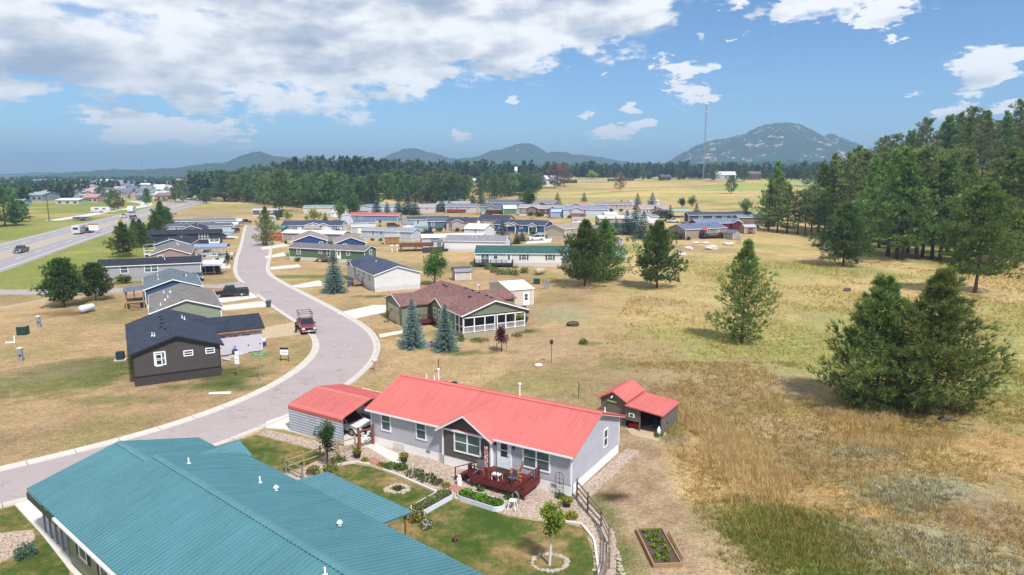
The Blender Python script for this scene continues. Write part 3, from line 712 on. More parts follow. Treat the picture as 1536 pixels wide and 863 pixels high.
for a in (2.2,5.1,9,13): window(th_,TFt,a,1.3,.95,1.45,'two',shut=plain('green shutter',S(40,92,72,.5),.5))
vents(th_,Lt,Wt,3.2,1.45,[(-13.2,1.0,'p'),(-9.0,3.0,'p'),(-7.5,3.1,'c'),(-1.6,3.0,'c'),(2.4,-.6,'p')])
# front wing: open carport under a second, slightly lower roof
Lw=5.0
def Tw(x,y,z): return (x-Lt/2-Lw/2-.16,y-.15,z)
gable_roof(th_,Lw,Wt-.5,3.0,1.2,tealm,.45,ribs=.29,name='wing_roof',T=Tw,lov=.1,ro=.0,ribr=.062)
m=MB(Tw); e=Wt/2-.25
m.prism([(-e,3.0-.15),(0,4.05),(e,2.85)],-Lw/2-.05,-Lw/2); m.build('gable_panel',grn,th_)
m=MB(Tw); m.box(-Lw/2-.1,-e-.5,2.35,Lw/2-.1,-e-.44,2.72); m.build('fascia',grn,th_)
for i in range(6):
    m=MB(Tw); m.box(-Lw/2+.1+i*1.0,-e+.1,0,-Lw/2+.2+i*1.0,-e+.2,2.7); m.build('post',plain('grey post',(.32,.32,.33),.6),th_)
# small gable over the street side and the back porch roof
cross_gable(th_,Lt,Wt,3.0,1.2,'B',Lt+1.3,2.6,.55,sage,tealm,.25,.5,ribs=.235,zb=.3,trim=None,overm=.3)
m=MB()
def slab(m,u0,u1,v0,z0_,v1,z1_,th=.1): m.add([(u0,v0,z0_),(u1,v0,z0_),(u1,v1,z1_),(u0,v1,z1_),(u0,v0,z0_-th),(u1,v0,z0_-th),(u1,v1,z1_-th),(u0,v1,z1_-th)],[(0,1,2,3),(7,6,5,4),(0,4,5,1),(1,5,6,2),(2,6,7,3),(3,7,4,0)])
ve=Wt/2+.46; ze=3.2-.45*1.45/(Wt/2)
u0p,u1p=-8.9,-1.2
slab(m,u0p,u1p,ve,ze+.02,ve+2.1,ze-.18)
n=int((u1p-u0p)/.29)
for i in range(n+1):
    x=u0p+i*(u1p-u0p)/n
    m.add([(x-.03,ve,ze+.021),(x+.03,ve,ze+.021),(x+.015,ve,ze+.055),(x-.015,ve,ze+.055),(x-.03,ve+2.1,ze-.179),(x+.03,ve+2.1,ze-.179),(x+.015,ve+2.1,ze-.145),(x-.015,ve+2.1,ze-.145)],[(3,2,6,7),(0,3,7,4),(1,5,6,2),(0,1,2,3)])
m.build('porch_roof',tealm,th_)
TAN=wood(S(200,160,96,.6))
m=MB()
for u in(u0p+.2,(u0p+u1p)/2,u1p-.2): m.box(u-.08,ve+1.7,0,u+.08,ve+1.86,ze-.32)
m.box(u0p,ve+1.7,ze-.45,u1p,ve+1.82,ze-.29); m.build('porch_frame',TAN,th_)
# --- dark brown house being finished, across the street
BR=S(98,90,88,.62)
J=house('dark brown house with charcoal shingle roof and unfinished garage wing',(-30.4,69.0),120,15.2,8.0,1,1,wall=BR,roof=S(66,74,92,0.62),eave=3.5,rise=1.35,skirt=1.0,skirtc=S(84,77,76,.55),
    trim=plain('charcoal trim',S(60,60,66,.5),.6),over=.35)
LJ,WJ=15.2,8.0
TL=sidef('L',LJ,WJ)
# seen from outside the near gable runs left to right
window(J,TL,2.3,1.9,.42,1.1,'small'); window(J,TL,5.0,2.6,.72,.42,'small'); window(J,TL,7.05,2.6,.72,.42,'small')
vents(J,LJ,WJ,3.5,1.35,[(-4.4,1.8,'p'),(-3.9,2.0,'p'),(-1.6,1.0,'b'),(0.3,.8,'b'),(2.3,.7,'b'),(4.2,.8,'b'),(2.6,-1.6,'p'),(3.2,-1.4,'p'),(-3.0,.7,'b')])
m=MB(sidef('L',LJ,WJ)); m.box(0,.03,.98,8,.05,1.04); m.build('belt_board',plain('charcoal trim',S(60,60,66,.5),.6),J)
# wing, in the house's own coordinates: it leaves the right-hand wall
Tg=lambda x,y,z:(y+3.6,-WJ/2-x,z)    # x runs away from the main wall
wing=MB(Tg); WL_,WW=5.6,6.2
wing.prism([(-WW/2,.1),(WW/2,.1),(WW/2,2.9),(0,3.9),(-WW/2,2.9)],0,WL_)
wing.build('garage_wall',plain('house wrap',S(232,226,236,.66),.7,0,.06,.8,.03),J)
wr=MB(Tg); kk=1.0/(WW/2); o=.35
wr.prism([(-WW/2-o,3.05-o*kk),(0,4.05),(WW/2+o,3.05-o*kk),(WW/2+o,2.92-o*kk),(0,3.92),(-WW/2-o,2.92-o*kk)],-3.2,WL_+.3); wr.build('garage_roof',shingle(S(66,74,92,.5)),J)
m=MB(Tg)
m.box(-.0,-WW/2-o-.04,2.78-o*kk,WL_+.3,-WW/2-o-.002,2.93-o*kk); m.build('fascia',wood(S(206,150,96,.6)),J)
redp=plain('red print on house wrap',S(186,56,70,.6),.7)
rg=random.Random(4)
for row,z in enumerate((2.5,2.12)):
    x=.25+row*.5
    while x<WL_-.9:
        # a run of small letter-like strokes
        m=MB(Tg); m.box(x,-WW/2-.0055,z-.03,x+.8,-WW/2-.001,z-.0)
        for k in range(7):
            xx=x+k*.115
            if k==2: continue
            m.box(xx,-WW/2-.006,z,xx+.055,-WW/2-.001,z+.2); 
            if k%2: m.box(xx+.055,-WW/2-.006,z+.13,xx+.1,-WW/2-.001,z+.2)
            else: m.box(xx+.055,-WW/2-.006,z+.05,xx+.1,-WW/2-.001,z+.11)
        x+=1.35; m.build('printed_text',redp,J)
for x in (.9,2.5,4.0,5.3): m=MB(Tg); m.box(x-.1,-WW/2-.006,.9,x+.1,-WW/2-.001,.97); m.box(x-.035,-WW/2-.0065,.82,x+.035,-WW/2-.001,1.05); m.build('printed_mark',BLACK,J)
# --- olive house with maroon roof and screened porch
OL=S(140,146,120,.68); MR=S(146,108,104,.64)
Lg,Wg=18.2,9.0
g_=emptyobj('house',(*ctr((1.75,89.2),118,Lg,Wg,1,1),0),R(118),'olive green house with maroon shingle roof and white screened porch','house','manufactured homes of the village')
olm=siding(OL,.2); mrm=shingle(MR); kg=1.5/(Wg/2)
m=MB(); m.prism([(-Wg/2,.6),(Wg/2,.6),(Wg/2,3.0),(0,4.5),(-Wg/2,3.0)],-Lg/2+2.6,Lg/2); m.build('wall',olm,g_)
m=MB(); m.prism([(-Wg/2,2.86),(Wg/2,2.86),(0,4.36)],-Lg/2,-Lg/2+.12); m.box(-Lg/2,-Wg/2,2.7,-Lg/2+2.6,-Wg/2+.12,2.855); m.box(-Lg/2,Wg/2-.12,2.7,-Lg/2+2.6,Wg/2,2.855); m.build('porch_gable',olm,g_)
m=MB(); m.box(-Lg/2-.0,-Wg/2+.02,-.2,Lg/2-.03,Wg/2-.02,.598); m.build('skirting',plain('tan block base',S(196,184,160,.6),.8),g_)
gable_roof(g_,Lg,Wg,3.15,1.5,mrm,.35,lov=.3); trim_lines(g_,Lg,Wg,3.15,1.5,.35,lo=.3,corners=False)
TLg=sidef('L',Lg,Wg); TBg=sidef('B',Lg,Wg)
m=MB(TLg)
for a in (.06,1.55,3.05,4.5,4.85,6.1,7.5,8.94): m.box(a-.06,-.12,.62,a+.06,0,2.7)
m.box(0,-.12,2.58,9,0,2.7)
for a0,a1 in((.06,4.5),(4.85,8.94)):
    m.box(a0,-.09,1.42,a1,-.03,1.5); m.box(a0,-.09,.7,a1,-.03,.76); x=a0
    while x<a1: m.box(x-.02,-.08,.76,x+.02,-.04,1.42); x+=.17
for b_ in(.06,1.3,2.5): m.box(-.06,-.06-b_,.62,.06,.06-b_,2.7)
m.box(-.03,-2.6,1.42,.03,0,1.5); m.build('porch_railing',TRIM,g_)
m=MB(); m.box(-Lg/2+.15,-Wg/2+.15,.6,-Lg/2+2.58,Wg/2-.15,.66); m.build('porch_floor',wood(S(150,110,90,.6)),g_)
m=MB(); m.box(-Lg/2+2.52,-Wg/2+.6,.7,-Lg/2+2.595,Wg/2-.6,2.6); m.build('sliding_doors',DARKG,g_)
for a in(11.3,8.4): window(g_,TBg,a,1.5,.8,1.25,'two')
cross_gable(g_,Lg,Wg,3.15,1.5,'B',Lg-7.2-.5,4.4,.45,olm,mrm,.35,.95,zb=.6)
window(g_,TBg,Lg-6.9,1.3,.8,1.2,'two',oo=.45); window(g_,TBg,Lg-8.6,1.3,.8,1.2,'two',oo=.45)
DR=wood(S(110,48,46,.6))
TBf=sidef('B',Lg,Wg)
deck(g_,TBf,2.2,9.0,2.6,.7,DR,bal=.2,oo=.02,infill=None)
vents(g_,Lg,Wg,3.15,1.5,[(-6.5,-.7,'b'),(-4.5,-1.0,'b'),(-2.2,-.9,'b'),(.2,-1,'b'),(2.4,-1,'b'),(5,.9,'b'),(6.3,.8,'b'),(-3.9,1.2,'b')])
m=MB(); m.cyl(.2,-1.9,4.0,4.9,.03,6); m.tube([(.2,-1.9,4.9),(.28,-2.05,5.0)],[.05,.36],12); m.build('satellite_dish',TRIM,g_)
# garage wing towards the street
Tq=lambda x,y,z:(y+4.9,Wg/2+x,z); WW=7.0
m=MB(Tq); m.prism([(-WW/2,0),(WW/2,0),(WW/2,2.85),(0,3.85),(-WW/2,2.85)],0,4.6); m.build('garage_wall',olm,g_)
m=MB(Tq); kk=1.0/(WW/2); o=.3
m.prism([(-WW/2-o,3.0-o*kk),(0,4.0),(WW/2+o,3.0-o*kk),(WW/2+o,2.87-o*kk),(0,3.87),(-WW/2-o,2.87-o*kk)],-4.2,4.9); m.build('garage_roof',mrm,g_)
m=MB(Tq)
for s in(-1,1): m.prism([(0,3.99),(s*(WW/2+o),2.99-o*kk),(s*(WW/2+o),2.84-o*kk),(0,3.84)],4.902,4.94)
m.build('rake_board',TRIM,g_)
m=MB(Tq); m.box(4.601,-2.5,.05,4.65,2.3,2.4)
gd=m.build('garage_door',plain('cream door',S(226,214,188,.66),.6),g_)
m=MB(Tq)
for i in range(9): m.box(4.65,-2.3+i*.5,1.5,4.66,-2.0+i*.5,1.7)
m.build('pane',DARKG,gd)
m=MB(Tq); m.box(-5,-WW/2-3.5,0,-1,-WW/2,0) if 0 else None
# rear annex
m=MB(); m.prism([(-3,.2),(3,.2),(3,2.7),(0,3.6),(-3,2.7)],0,4.6)
an=lambda x,y,z:(y+3.2,-Wg/2-x,z)
m=MB(an); m.prism([(-3.2,.1),(3.2,.1),(3.2,2.75),(0,3.6),(-3.2,2.75)],0,3.2); m.build('annex_wall',olm,g_)
m=MB(an); m.prism([(-3.5,2.8),(0,3.78),(3.5,2.8),(3.5,2.68),(0,3.66),(-3.5,2.68)],-3.5,3.5); m.build('annex_roof',mrm,g_)
# --- the rest of the village
W2=('two',)
house('sage green house with a greige shingle roof and wide gable',(-39.3,90.5),118,15,8.4,1,1,wall=S(158,168,148,0.71),roof=GREIGE,eave=3.1,rise=1.35,
      wins=[('F',4,'two'),('F',9,'two')],vt=[(-1,2,'p'),(-3,2.4,'c'),(2,1.6,'c'),(4,2.4,'p'),(-5,3.0,'p')])
hb=house('deep blue house with a slate grey roof and wheelchair ramp',(-49.9,108.1),118,14,8.0,1,1,wall=S(62,94,134,0.65),roof=BLUR,eave=3.1,rise=1.3,
      wins=[('F',3,'two')],vt=[(1,-2,'b'),(0,-2.2,'c'),(-2,2,'p'),(3,2,'p')])
PINE=wood(S(206,168,128,.6))
m=MB(); m.box(-4,5.5,-.0,-3.85,5.65,3.4) 
for (x,y) in((-6.5,6.6),(-6.5,4.2),(-2.5,6.6)): m.box(x,y,0,x+.15,y+.15,3.2)
m.box(-6.6,4.0,1.0,-2.4,6.8,1.12); m.box(-6.6,6.65,1.9,-2.4,6.75,2.0); m.box(-6.6,4.2,1.9,-6.5,6.8,2.0)
for i in range(6): m.box(-6.7-.3*(i+1),4.8,.95-.16*(i+1),-6.7-.3*i,6.2,1.0-.16*(i+1))
m.build('timber_porch',PINE,hb)
m=MB(); slab(m,-6.9,-2.2,4.0,3.1,7.0,2.9); m.build('porch_roof',shingle(BLUR),hb)
m=MB()
for s in(-.75,.75): 
    m.bar((-1.5+s,-4.1,1.7),(-1.5+s,-9.6,.9),.12,.3)
m.add([(-2.2,-4.05,.7),(-.8,-4.05,.7),(-.8,-9.5,.05),(-2.2,-9.5,.05)],[(0,1,2,3)]); m.build('ramp',PINE,hb)
house('light grey single-wide house with charcoal roof and two white windows',(-79.6,129.6),21,18.2,5.6,1,1,wall=S(184,184,188,0.71),roof=DKR,eave=3.2,rise=.95,skirtc=S(196,192,184,.6),
      wins=[('F',4.6,'two',1.7,1.2,1.3),('F',9.3,'double',1.7,2.2,1.3)],vt=[(-8,1,'p'),(2.5,-1,'p')])
house('tan brown house with greige roof behind the light grey single-wide',(-72.0,151.9),112,17,8.0,1,1,wall=S(176,150,140,0.71),roof=GREIGE,eave=3.1,rise=1.35,
      wins=[('L',2,'two')],vt=[(1,-1,'p'),(1.6,-1,'p'),(2.2,-.6,'p')])
hc=house('blue grey house with dark slate roof and side porch',(-81.8,172.8),106,14,8.2,1,1,wall=S(128,146,164,0.71),roof=DKR,eave=3.1,rise=1.35,vt=[(0,-1,'p'),(0,2,'p')])
m=MB(); m.box(-7,4.2,.6,-3,6.6,.75)
for x in(-6.9,-5,-3.1): m.box(x-.06,6.5,0,x+.06,6.6,2.9)
m.box(-7,6.5,1.6,-3,6.56,1.7); m.box(-7.0,4.2,1.6,-6.95,6.5,1.7); m.build('side_porch',TRIM,hc)
m=MB(); slab(m,-7.2,-2.8,4.3,3.1,6.9,2.9); m.build('porch_roof',shingle(BLUR),hc)
hd=house('long midnight blue single-wide house with white deck at its street end',(-107,195.5),17,21.5,5.6,1,1,wall=S(66,72,86,0.59),roof=S(58,62,78,0.62),eave=3.3,rise=1.0,skirt=.5,skirtc=S(66,72,86,.5),
      trim=plain('dark trim',S(52,54,62,.5),.6),wins=[('F',17.0,'triple',1.6,2.3,1.4)],vt=[(-8,1,'c'),(0,1,'p'),(1,.5,'p')])
deck(hd,sidef('F',21.5,5.6),18.6,21.4,1.8,.7,TRIM,bal=.3)
house('small slate roofed house with white rake boards behind the midnight blue one',(-97,216),108,12,8,1,1,wall=S(120,124,136,0.71),roof=S(66,70,88,0.62),eave=3.0,rise=1.4,vt=[(0,1,'p'),(1,-1,'p')])
house('pale beige single-wide house with a dark vented ridge roof',(-117.5,228),17,22,5.2,1,1,wall=S(206,206,196,0.73),roof=S(108,112,124,0.62),eave=3.0,rise=.8,wins=[('F',5,'two'),('F',12,'two')],vt=[(-6,0,'b'),(-4,0,'b'),(-2,0,'b'),(0,0,'b'),(3,0,'b'),(5,0,'b')])
house('farthest grey single-wide house at the left end of the row',(-128,252),17,24,5.2,1,1,wall=S(190,190,194,0.71),roof=S(124,134,148,0.69),eave=3.0,rise=.8,wins=[('F',5,'two'),('F',12,'two')],vt=[(-4,1,'b'),(5,0,'p')])
# east of the street
hg=house('long moss green single-wide house with white skirting and timber steps',(-54.3,165.3),-21,21.5,5.0,1,1,wall=S(108,132,102,0.65),roof=S(132,126,128,0.65),eave=3.05,rise=.9,skirt=.8,skirtc=S(226,226,226,.7),
      wins=[('F',2.9,'two',1.5,.9,1.3),('F',9.2,'two',1.9,.7,.9),('F',12.3,'triple',1.2,2.3,1.6),('F',14.4,'door'),('F',17,'two',1.8,.8,.9),('R',2.5,'two',1.4,.9,1.5)],vt=[(4,1,'p')])
m=MB(sidef('F',21.5,5.0)); m.box(9.6,.02,.7,13.9,1.9,.82)
for a in (9.7,11,12.5,13.8): m.box(a-.05,1.8,0,a+.05,1.9,1.75)
m.box(9.6,1.8,1.6,13.9,1.88,1.7); m.box(9.6,1.8,1.2,13.9,1.86,1.26)
for i in range(4): m.box(9.3-.3*i,.5,.6-.17*i,9.6-.3*i,1.8,.66-.17*i)
m.build('steps_deck',wood(S(132,92,78,.6)),hg)
hw_=house('white house with navy shingle roof beside the blue spruce',(-24.3,119.2),118,19,8.5,1,-1,wall=S(232,230,230,0.80),roof=S(84,92,116,0.62),eave=3.15,rise=1.3,skirt=.7,skirtc=S(228,226,226,.68),
      wins=[('B',15.9,'two',1.55,.9,1.2),('B',12.6,'two',1.55,.9,1.2),('B',9.0,'two',1.55,.8,1.2),('B',4.7,'double',1.4,1.4,1.4)],vt=[(0,1,'p')])
cross_gable(hw_,19,8.5,3.15,1.3,'B',4.6,4.0,.3,siding(S(232,230,230,.68),.2),shingle(S(84,92,116,.5)),.3,.9,zb=.7)
deck(hw_,sidef('B',19,8.5),8.2,11.6,1.8,.7,wood(S(170,150,140,.6)),bal=.3)
house('royal blue gable end house with one white window behind the moss green house',(-50.0,183.8),106,15,8.8,1,1,wall=S(56,88,146,0.65),roof=S(164,152,150,0.69),eave=2.9,rise=1.5,skirt=.3,
      wins=[('L',7.3,'two',1.2,.8,1.2)])
house('royal blue gable end house without windows behind the moss green house',(-38.4,178.5),106,13,7.6,1,1,wall=S(56,88,146,0.65),roof=S(164,152,150,0.69),eave=2.9,rise=1.4,skirt=.3)
house('long low house with a white metal roof',(-69.5,206.5),-14,20,5.2,1,1,wall=S(180,172,168,0.71),roof=S(216,210,218,0.78),kind='metal',eave=3.0,rise=.7,wins=[('F',8,'two')],vt=[(3,-1,'p'),(5,0,'p')])
hl=house('white house with navy roof, black shutters and a small centre gable',(-79,234),2,20.5,8.4,1,1,wall=WHITE,roof=S(76,88,118,0.62),eave=3.0,rise=1.35,
      wins=[('F',2.2,'two',1.5,.9,1.3,BSH),('F',4.4,'two',1.5,.9,1.3,BSH),('F',8,'two',1.5,.8,1.2,BSH),('F',10.5,'door'),('F',14,'two',1.5,.9,1.2,BSH),('F',18,'two',1.5,.9,1.3,BSH)],vt=[(1,1,'c'),(6,1,'c')])
cross_gable(hl,LEN[hl['label']],8.4,3.0,1.35,'F',11,7,.3,siding(WHITE,.2),shingle(S(76,88,118,.5)),.3,1.0,zb=.7)
house('pale grey single-wide house with grey roof behind the yellow barn shed',(-47.8,216),-22,18.5,5.2,1,1,wall=S(206,210,222,0.76),roof=S(160,170,178,0.69),eave=3.0,rise=.8,wins=[('F',4.5,'two'),('F',7.5,'two')],vt=[])
hw1=house('cream house with a white flat-pitched roof and shutters',(-25.2,191.5),14,18,5.0,1,1,wall=S(206,206,206,0.73),roof=S(226,222,224,0.80),kind='metal',eave=2.9,rise=.7,wins=[('F',3.5,'two',1.4,.9,1.1,BSH),('F',6.5,'two',1.4,.9,1.1,BSH)])
house('white house with a broad grey shingle roof left of the green roofed house',(-18.2,183),-9,16.5,8.4,1,1,wall=WHITE,roof=S(152,152,158,0.69),eave=2.9,rise=1.2,wins=[],vt=[(0,-2,'p'),(-1,-2,'p'),(2,0,'b')])
house('blue grey single-wide house with a red roof',(-69.5,292),-12,22,5.2,1,1,wall=S(138,156,196,0.71),roof=S(196,98,96,0.69),kind='metal',eave=3.0,rise=.9,wins=[('F',2,'two'),('F',5.5,'two'),('R',2.5,'two')])
house('pale aqua house with dark roof and white flues',(-39.5,258),12,16,5.4,1,1,wall=S(200,216,224,0.76),roof=S(86,96,116,0.62),eave=3.3,rise=.9,skirtc=S(140,184,196,.6),wins=[('F',4,'two'),('F',8,'two')],vt=[(-1,1,'c'),(0,1,'c'),(1,1,'c')])
house('small slate blue house with one white window',(-30.8,249),8,8,5.2,1,1,wall=S(110,126,158,0.65),roof=S(108,116,140,0.62),eave=3.3,rise=1.0,wins=[('F',2,'two')])
house('white bunkhouse with a dark half round window',(-57.0,250),20,7,5,1,1,wall=S(236,226,222,0.80),roof=S(120,130,150,0.62),eave=2.8,rise=1.2,skirt=.2,wins=[('L',2.5,'two'),('F',2,'two')])
OSB=S(226,206,196,.62)
house('unfinished house with bare sheathing and navy roof and garage opening',(-24.0,250),-12,11,8,1,1,wall=OSB,roof=S(76,82,104,0.62),eave=3.1,rise=1.3,trim=wood(S(214,170,126,.6)),skirt=.1,wins=[('F',2.5,'garage',0,3,2.2,plain('dark opening',(.25,.25,.27),.8))])
house('unfinished house with navy roof and bare timber gable left of the navy house',(-13,262),-18,12,8,1,1,wall=OSB,roof=S(72,80,104,0.62),eave=3.1,rise=1.4,trim=wood(S(206,160,116,.6)),skirt=.1)
house('white detached garage with two wide doors',(-16.2,219),-20,7,8.5,1,1,wall=S(236,236,240,0.80),roof=S(230,232,236,0.80),kind='metal',eave=3.3,rise=1.2,skirt=.05,wins=[('F',4,'small',1.7,.5,1.0)],center=(-10.6,221)) 
hn=house('navy blue house with white porch gables',(-6.5,240),-22,19,8.4,1,1,wall=S(70,98,156,0.65),roof=S(78,84,108,0.62),eave=3.0,rise=1.4,wins=[('F',2.5,'two'),('F',5.6,'door'),('F',7.5,'two'),('F',10.5,'two'),('F',15,'two')],vt=[])
for a,w in((6.3,5),(15,3.0)): cross_gable(hn,LEN[hn['label']],8.4,3.0,1.4,'F',a*LEN[hn['label']]/19,w,1.0,siding(WHITE,.2),shingle(S(78,84,108,.5)),.25,.8,zb=2.4)
m=MB(sidef('F',LEN[hn['label']],8.4))
for a in(v*LEN[hn['label']]/19 for v in (3.9,8.7,13.6,16.4)): m.box(a-.1,.8,0,a+.1,1.0,2.85)
m.build('porch_post',TRIM,hn)
house('tan house with a plain gable end beside the navy house',(10.9,224.5),48,13,8.2,1,-1,wall=S(214,200,184,0.73),roof=S(176,160,152,0.69),eave=3.0,rise=1.2,wins=[('F',4,'triple',1.5,1.7,1.2)])
hgr=house('white house with a dark green roof, black shutters and black deck',(-8.3,153.6),-3,22.3,7.6,1,1,wall=S(238,236,234,0.80),roof=S(66,110,104,0.62),eave=3.0,rise=1.3,skirt=.7,skirtc=S(226,222,214,.68),
      wins=[('F',11.0,'two',1.5,1.1,1.2,BSH),('F',16.9,'two',1.5,1.1,1.2,BSH),('F',7.6,'door'),('F',2.2,'slider'),('F',4.6,'small')],vt=[(-6,1,'p'),(-4.5,1,'p'),(-3.8,1,'c'),(9.5,-1.4,'c')])
BD=wood(S(52,50,56,.5))
deck(hgr,sidef('F',22.3,7.6),-.1,8.6,2.3,.75,BD,bal=.2,steps=(9.2,3))
house('rose brown house with two rows of white windows',(3.5,338),-10,9.5,8,1,1,wall=S(162,134,130,0.66),roof=S(180,172,172,0.69),eave=3.3,rise=1.2,wins=[('F',2.5,'double',1.5,1.6,1.2),('F',6.5,'triple',1.5,2.2,1.2)])
house('red brown long house with pale roof and porch',(13.0,336),-8,14,7,1,1,wall=S(126,92,92,0.64),roof=S(170,166,170,0.69),eave=3.0,rise=1.2,wins=[('F',4,'two'),('F',8,'two'),('F',11,'two')])
hk=house('sage green long house with slate roof and maroon deck',(-17,356),-12,22,8,1,1,wall=S(176,190,176,0.71),roof=S(104,112,130,0.62),eave=3.0,rise=1.1,wins=[('F',4,'two'),('F',8,'double'),('F',13,'two')])
deck(hk,sidef('F',LEN[hk['label']],8),4,min(14,LEN[hk['label']] if 'F'=='F' else 99),2.5,.7,DR,bal=0,infill=True)
hk=house('lilac grey house with a brick red deck',(-35,362),-6,16,8,1,1,wall=S(214,206,206,0.73),roof=S(136,144,160,0.65),eave=3.0,rise=1.2,wins=[('F',3,'two'),('F',6,'two'),('F',12,'two')])
deck(hk,sidef('F',LEN[hk['label']],8),1,min(10,LEN[hk['label']] if 'F'=='F' else 99),2.2,.7,wood(S(170,60,66,.6)),bal=0,infill=True)
hk=house('pink tinged house with grey roof and brown deck rail',(-56,356),-4,16,8,1,1,wall=S(226,208,212,0.76),roof=S(178,176,180,0.69),eave=3.0,rise=1.3,wins=[('F',3,'triple'),('F',8,'two'),('F',12,'two')])
deck(hk,sidef('F',LEN[hk['label']],8),-3,min(6,LEN[hk['label']] if 'F'=='F' else 99),2.2,.7,wood(S(140,90,84,.6)),bal=0,infill=True)
hk=house('white house with blue grey roof between two dark spruces',(-83,362),2,22,8,1,1,wall=S(214,222,236,0.76),roof=S(150,160,172,0.69),eave=3.0,rise=1.2,wins=[('F',4,'two'),('F',12,'two')])
cross_gable(hk,LEN[hk['label']],8,3.0,1.2,'F',5,5,.4,siding(S(214,222,236,.64),.2),shingle(S(150,160,172,.55)),.3,.9,zb=.7)
house('cream house with pale green roof at the forest edge',(-107,352),4,24,7,1,1,wall=S(226,216,208,0.73),roof=S(150,168,168,0.69),eave=3.0,rise=1.1,wins=[('F',6,'two'),('F',14,'two'),('F',19,'two')])
house('grey flat-roofed cabin with a dark porch below the pine ridge',(-125,330),6,13,7,1,1,wall=S(120,120,124,0.65),roof=S(198,196,198,0.75),kind='metal',eave=3.0,rise=.5,wins=[('F',4,'double'),('F',9,'double')])
house('grey roofed house behind the lilac grey house',(-42,385),-5,18,8,1,1,wall=S(196,196,200,0.71),roof=S(178,180,186,0.69),eave=3.2,rise=1.2)
house('slate house with white dormer windows behind the sage green long house',(-14,392),-6,22,8,1,1,wall=S(150,160,178,0.68),roof=S(106,116,138,0.62),eave=3.4,rise=1.2,wins=[('F',3,'double'),('F',8,'double'),('F',13,'two'),('F',17,'two')])
house('white trimmed gable house right of the round leafy tree',(12,380),-30,12,8,1,1,wall=S(150,148,164,0.68),roof=S(140,144,158,0.65),eave=3.4,rise=1.4)
hk=house('lavender white house with timber deck steps',(24.5,326),-10,21,8,1,1,wall=S(214,218,236,0.76),roof=S(148,156,176,0.65),eave=3.2,rise=1.2,wins=[('F',6,'two'),('F',10,'two')])
deck(hk,sidef('F',LEN[hk['label']],8),3,min(9,LEN[hk['label']] if 'F'=='F' else 99),2.4,.7,wood(S(176,120,84,.6)),bal=0,infill=True)
house('mauve roofed house far right of the back row',(45,372),-4,20,7,1,1,wall=S(206,190,186,0.71),roof=S(168,150,156,0.62),eave=3.0,rise=1.1)
house('terracotta roofed house in the back row',(30,372),-6,11,7,1,1,wall=S(206,190,176,0.71),roof=S(196,148,132,0.65),eave=3.0,rise=1.2)
hk=house('beige house with a white flat carport roof and green lower wall',(33.5,262),6,13,7,1,1,wall=S(184,172,164,0.68),roof=S(224,220,218,0.80),kind='metal',eave=3.4,rise=.7,skirt=1.6,skirtc=S(52,110,98,.5))
house('white house with grey roof and a row of bay windows',(46.5,272),18,13,8,1,1,wall=WHITE,roof=S(140,152,160,0.65),eave=3.1,rise=1.3,wins=[('F',3,'two'),('F',8.5,'triple'),('R',2.5,'two')])
house('peach house with pink grey roof',(62,330),4,13,8,1,1,wall=S(226,196,170,0.71),roof=S(184,170,172,0.65),eave=3.0,rise=1.3,wins=[('F',3,'two'),('F',8,'two')])
house('long dark navy single-wide house with four white windows',(73,283),4,27,5.2,1,1,wall=S(86,92,120,0.61),roof=S(84,90,108,0.62),eave=3.2,rise=.9,skirtc=S(220,220,222,.66),
      wins=[('F',5,'two',1.5,1.1,1.2),('F',10.5,'two',1.6,.8,1.0),('F',15,'two',1.4,1.2,1.2),('F',18.4,'two',1.4,.8,1.5)])
hk=house('maroon red house with white window trim and slate roof',(66,243),10,17,7.5,1,1,wall=S(122,52,54,0.64),roof=S(134,144,168,0.65),eave=3.0,rise=1.2,wins=[('F',14.5,'small'),('L',2.4,'double',1.2,1.7,1.1),('L',6.0,'two')])
cross_gable(hk,LEN[hk['label']],7.5,3.0,1.2,'F',LEN[hk['label']]-2.2,3.6,.6,siding(S(122,52,54,.54),.2),shingle(S(134,144,168,.52)),.3,.9,zb=.7)
house('rosy brown single-wide house half hidden by the dark pine',(90,272),4,17,5.2,1,1,wall=S(164,134,128,0.66),roof=S(140,146,166,0.65),eave=3.0,rise=.9,skirtc=S(222,222,222,.66),wins=[('F',9.5,'two')])
hk=house('khaki house with slate roof, maroon deck and red parasol',(54.4,214),25,16.5,8.6,1,1,wall=S(176,160,142,0.68),roof=S(122,132,160,0.62),eave=3.2,rise=1.35,skirt=.8,skirtc=S(180,166,150,.58),
      wins=[('L',6.5,'slider'),('F',6.2,'two'),('F',8.7,'slider'),('F',13.2,'double')],vt=[(-4,-1,'b'),(1,1,'b'),(3,-2,'b')])
deck(hk,sidef('F',LEN[hk['label']],8.6),5.4,min(13.5,LEN[hk['label']] if 'F'=='F' else 99),2.3,.85,wood(S(84,40,48,.5)),bal=.25,steps=(14.4,4))
deck(hk,sidef('L',LEN[hk['label']],8.6),4.2,min(8.4,LEN[hk['label']] if 'L'=='F' else 99),2.0,1.1,wood(S(60,40,42,.5)),bal=.25,steps=(7.6,5))
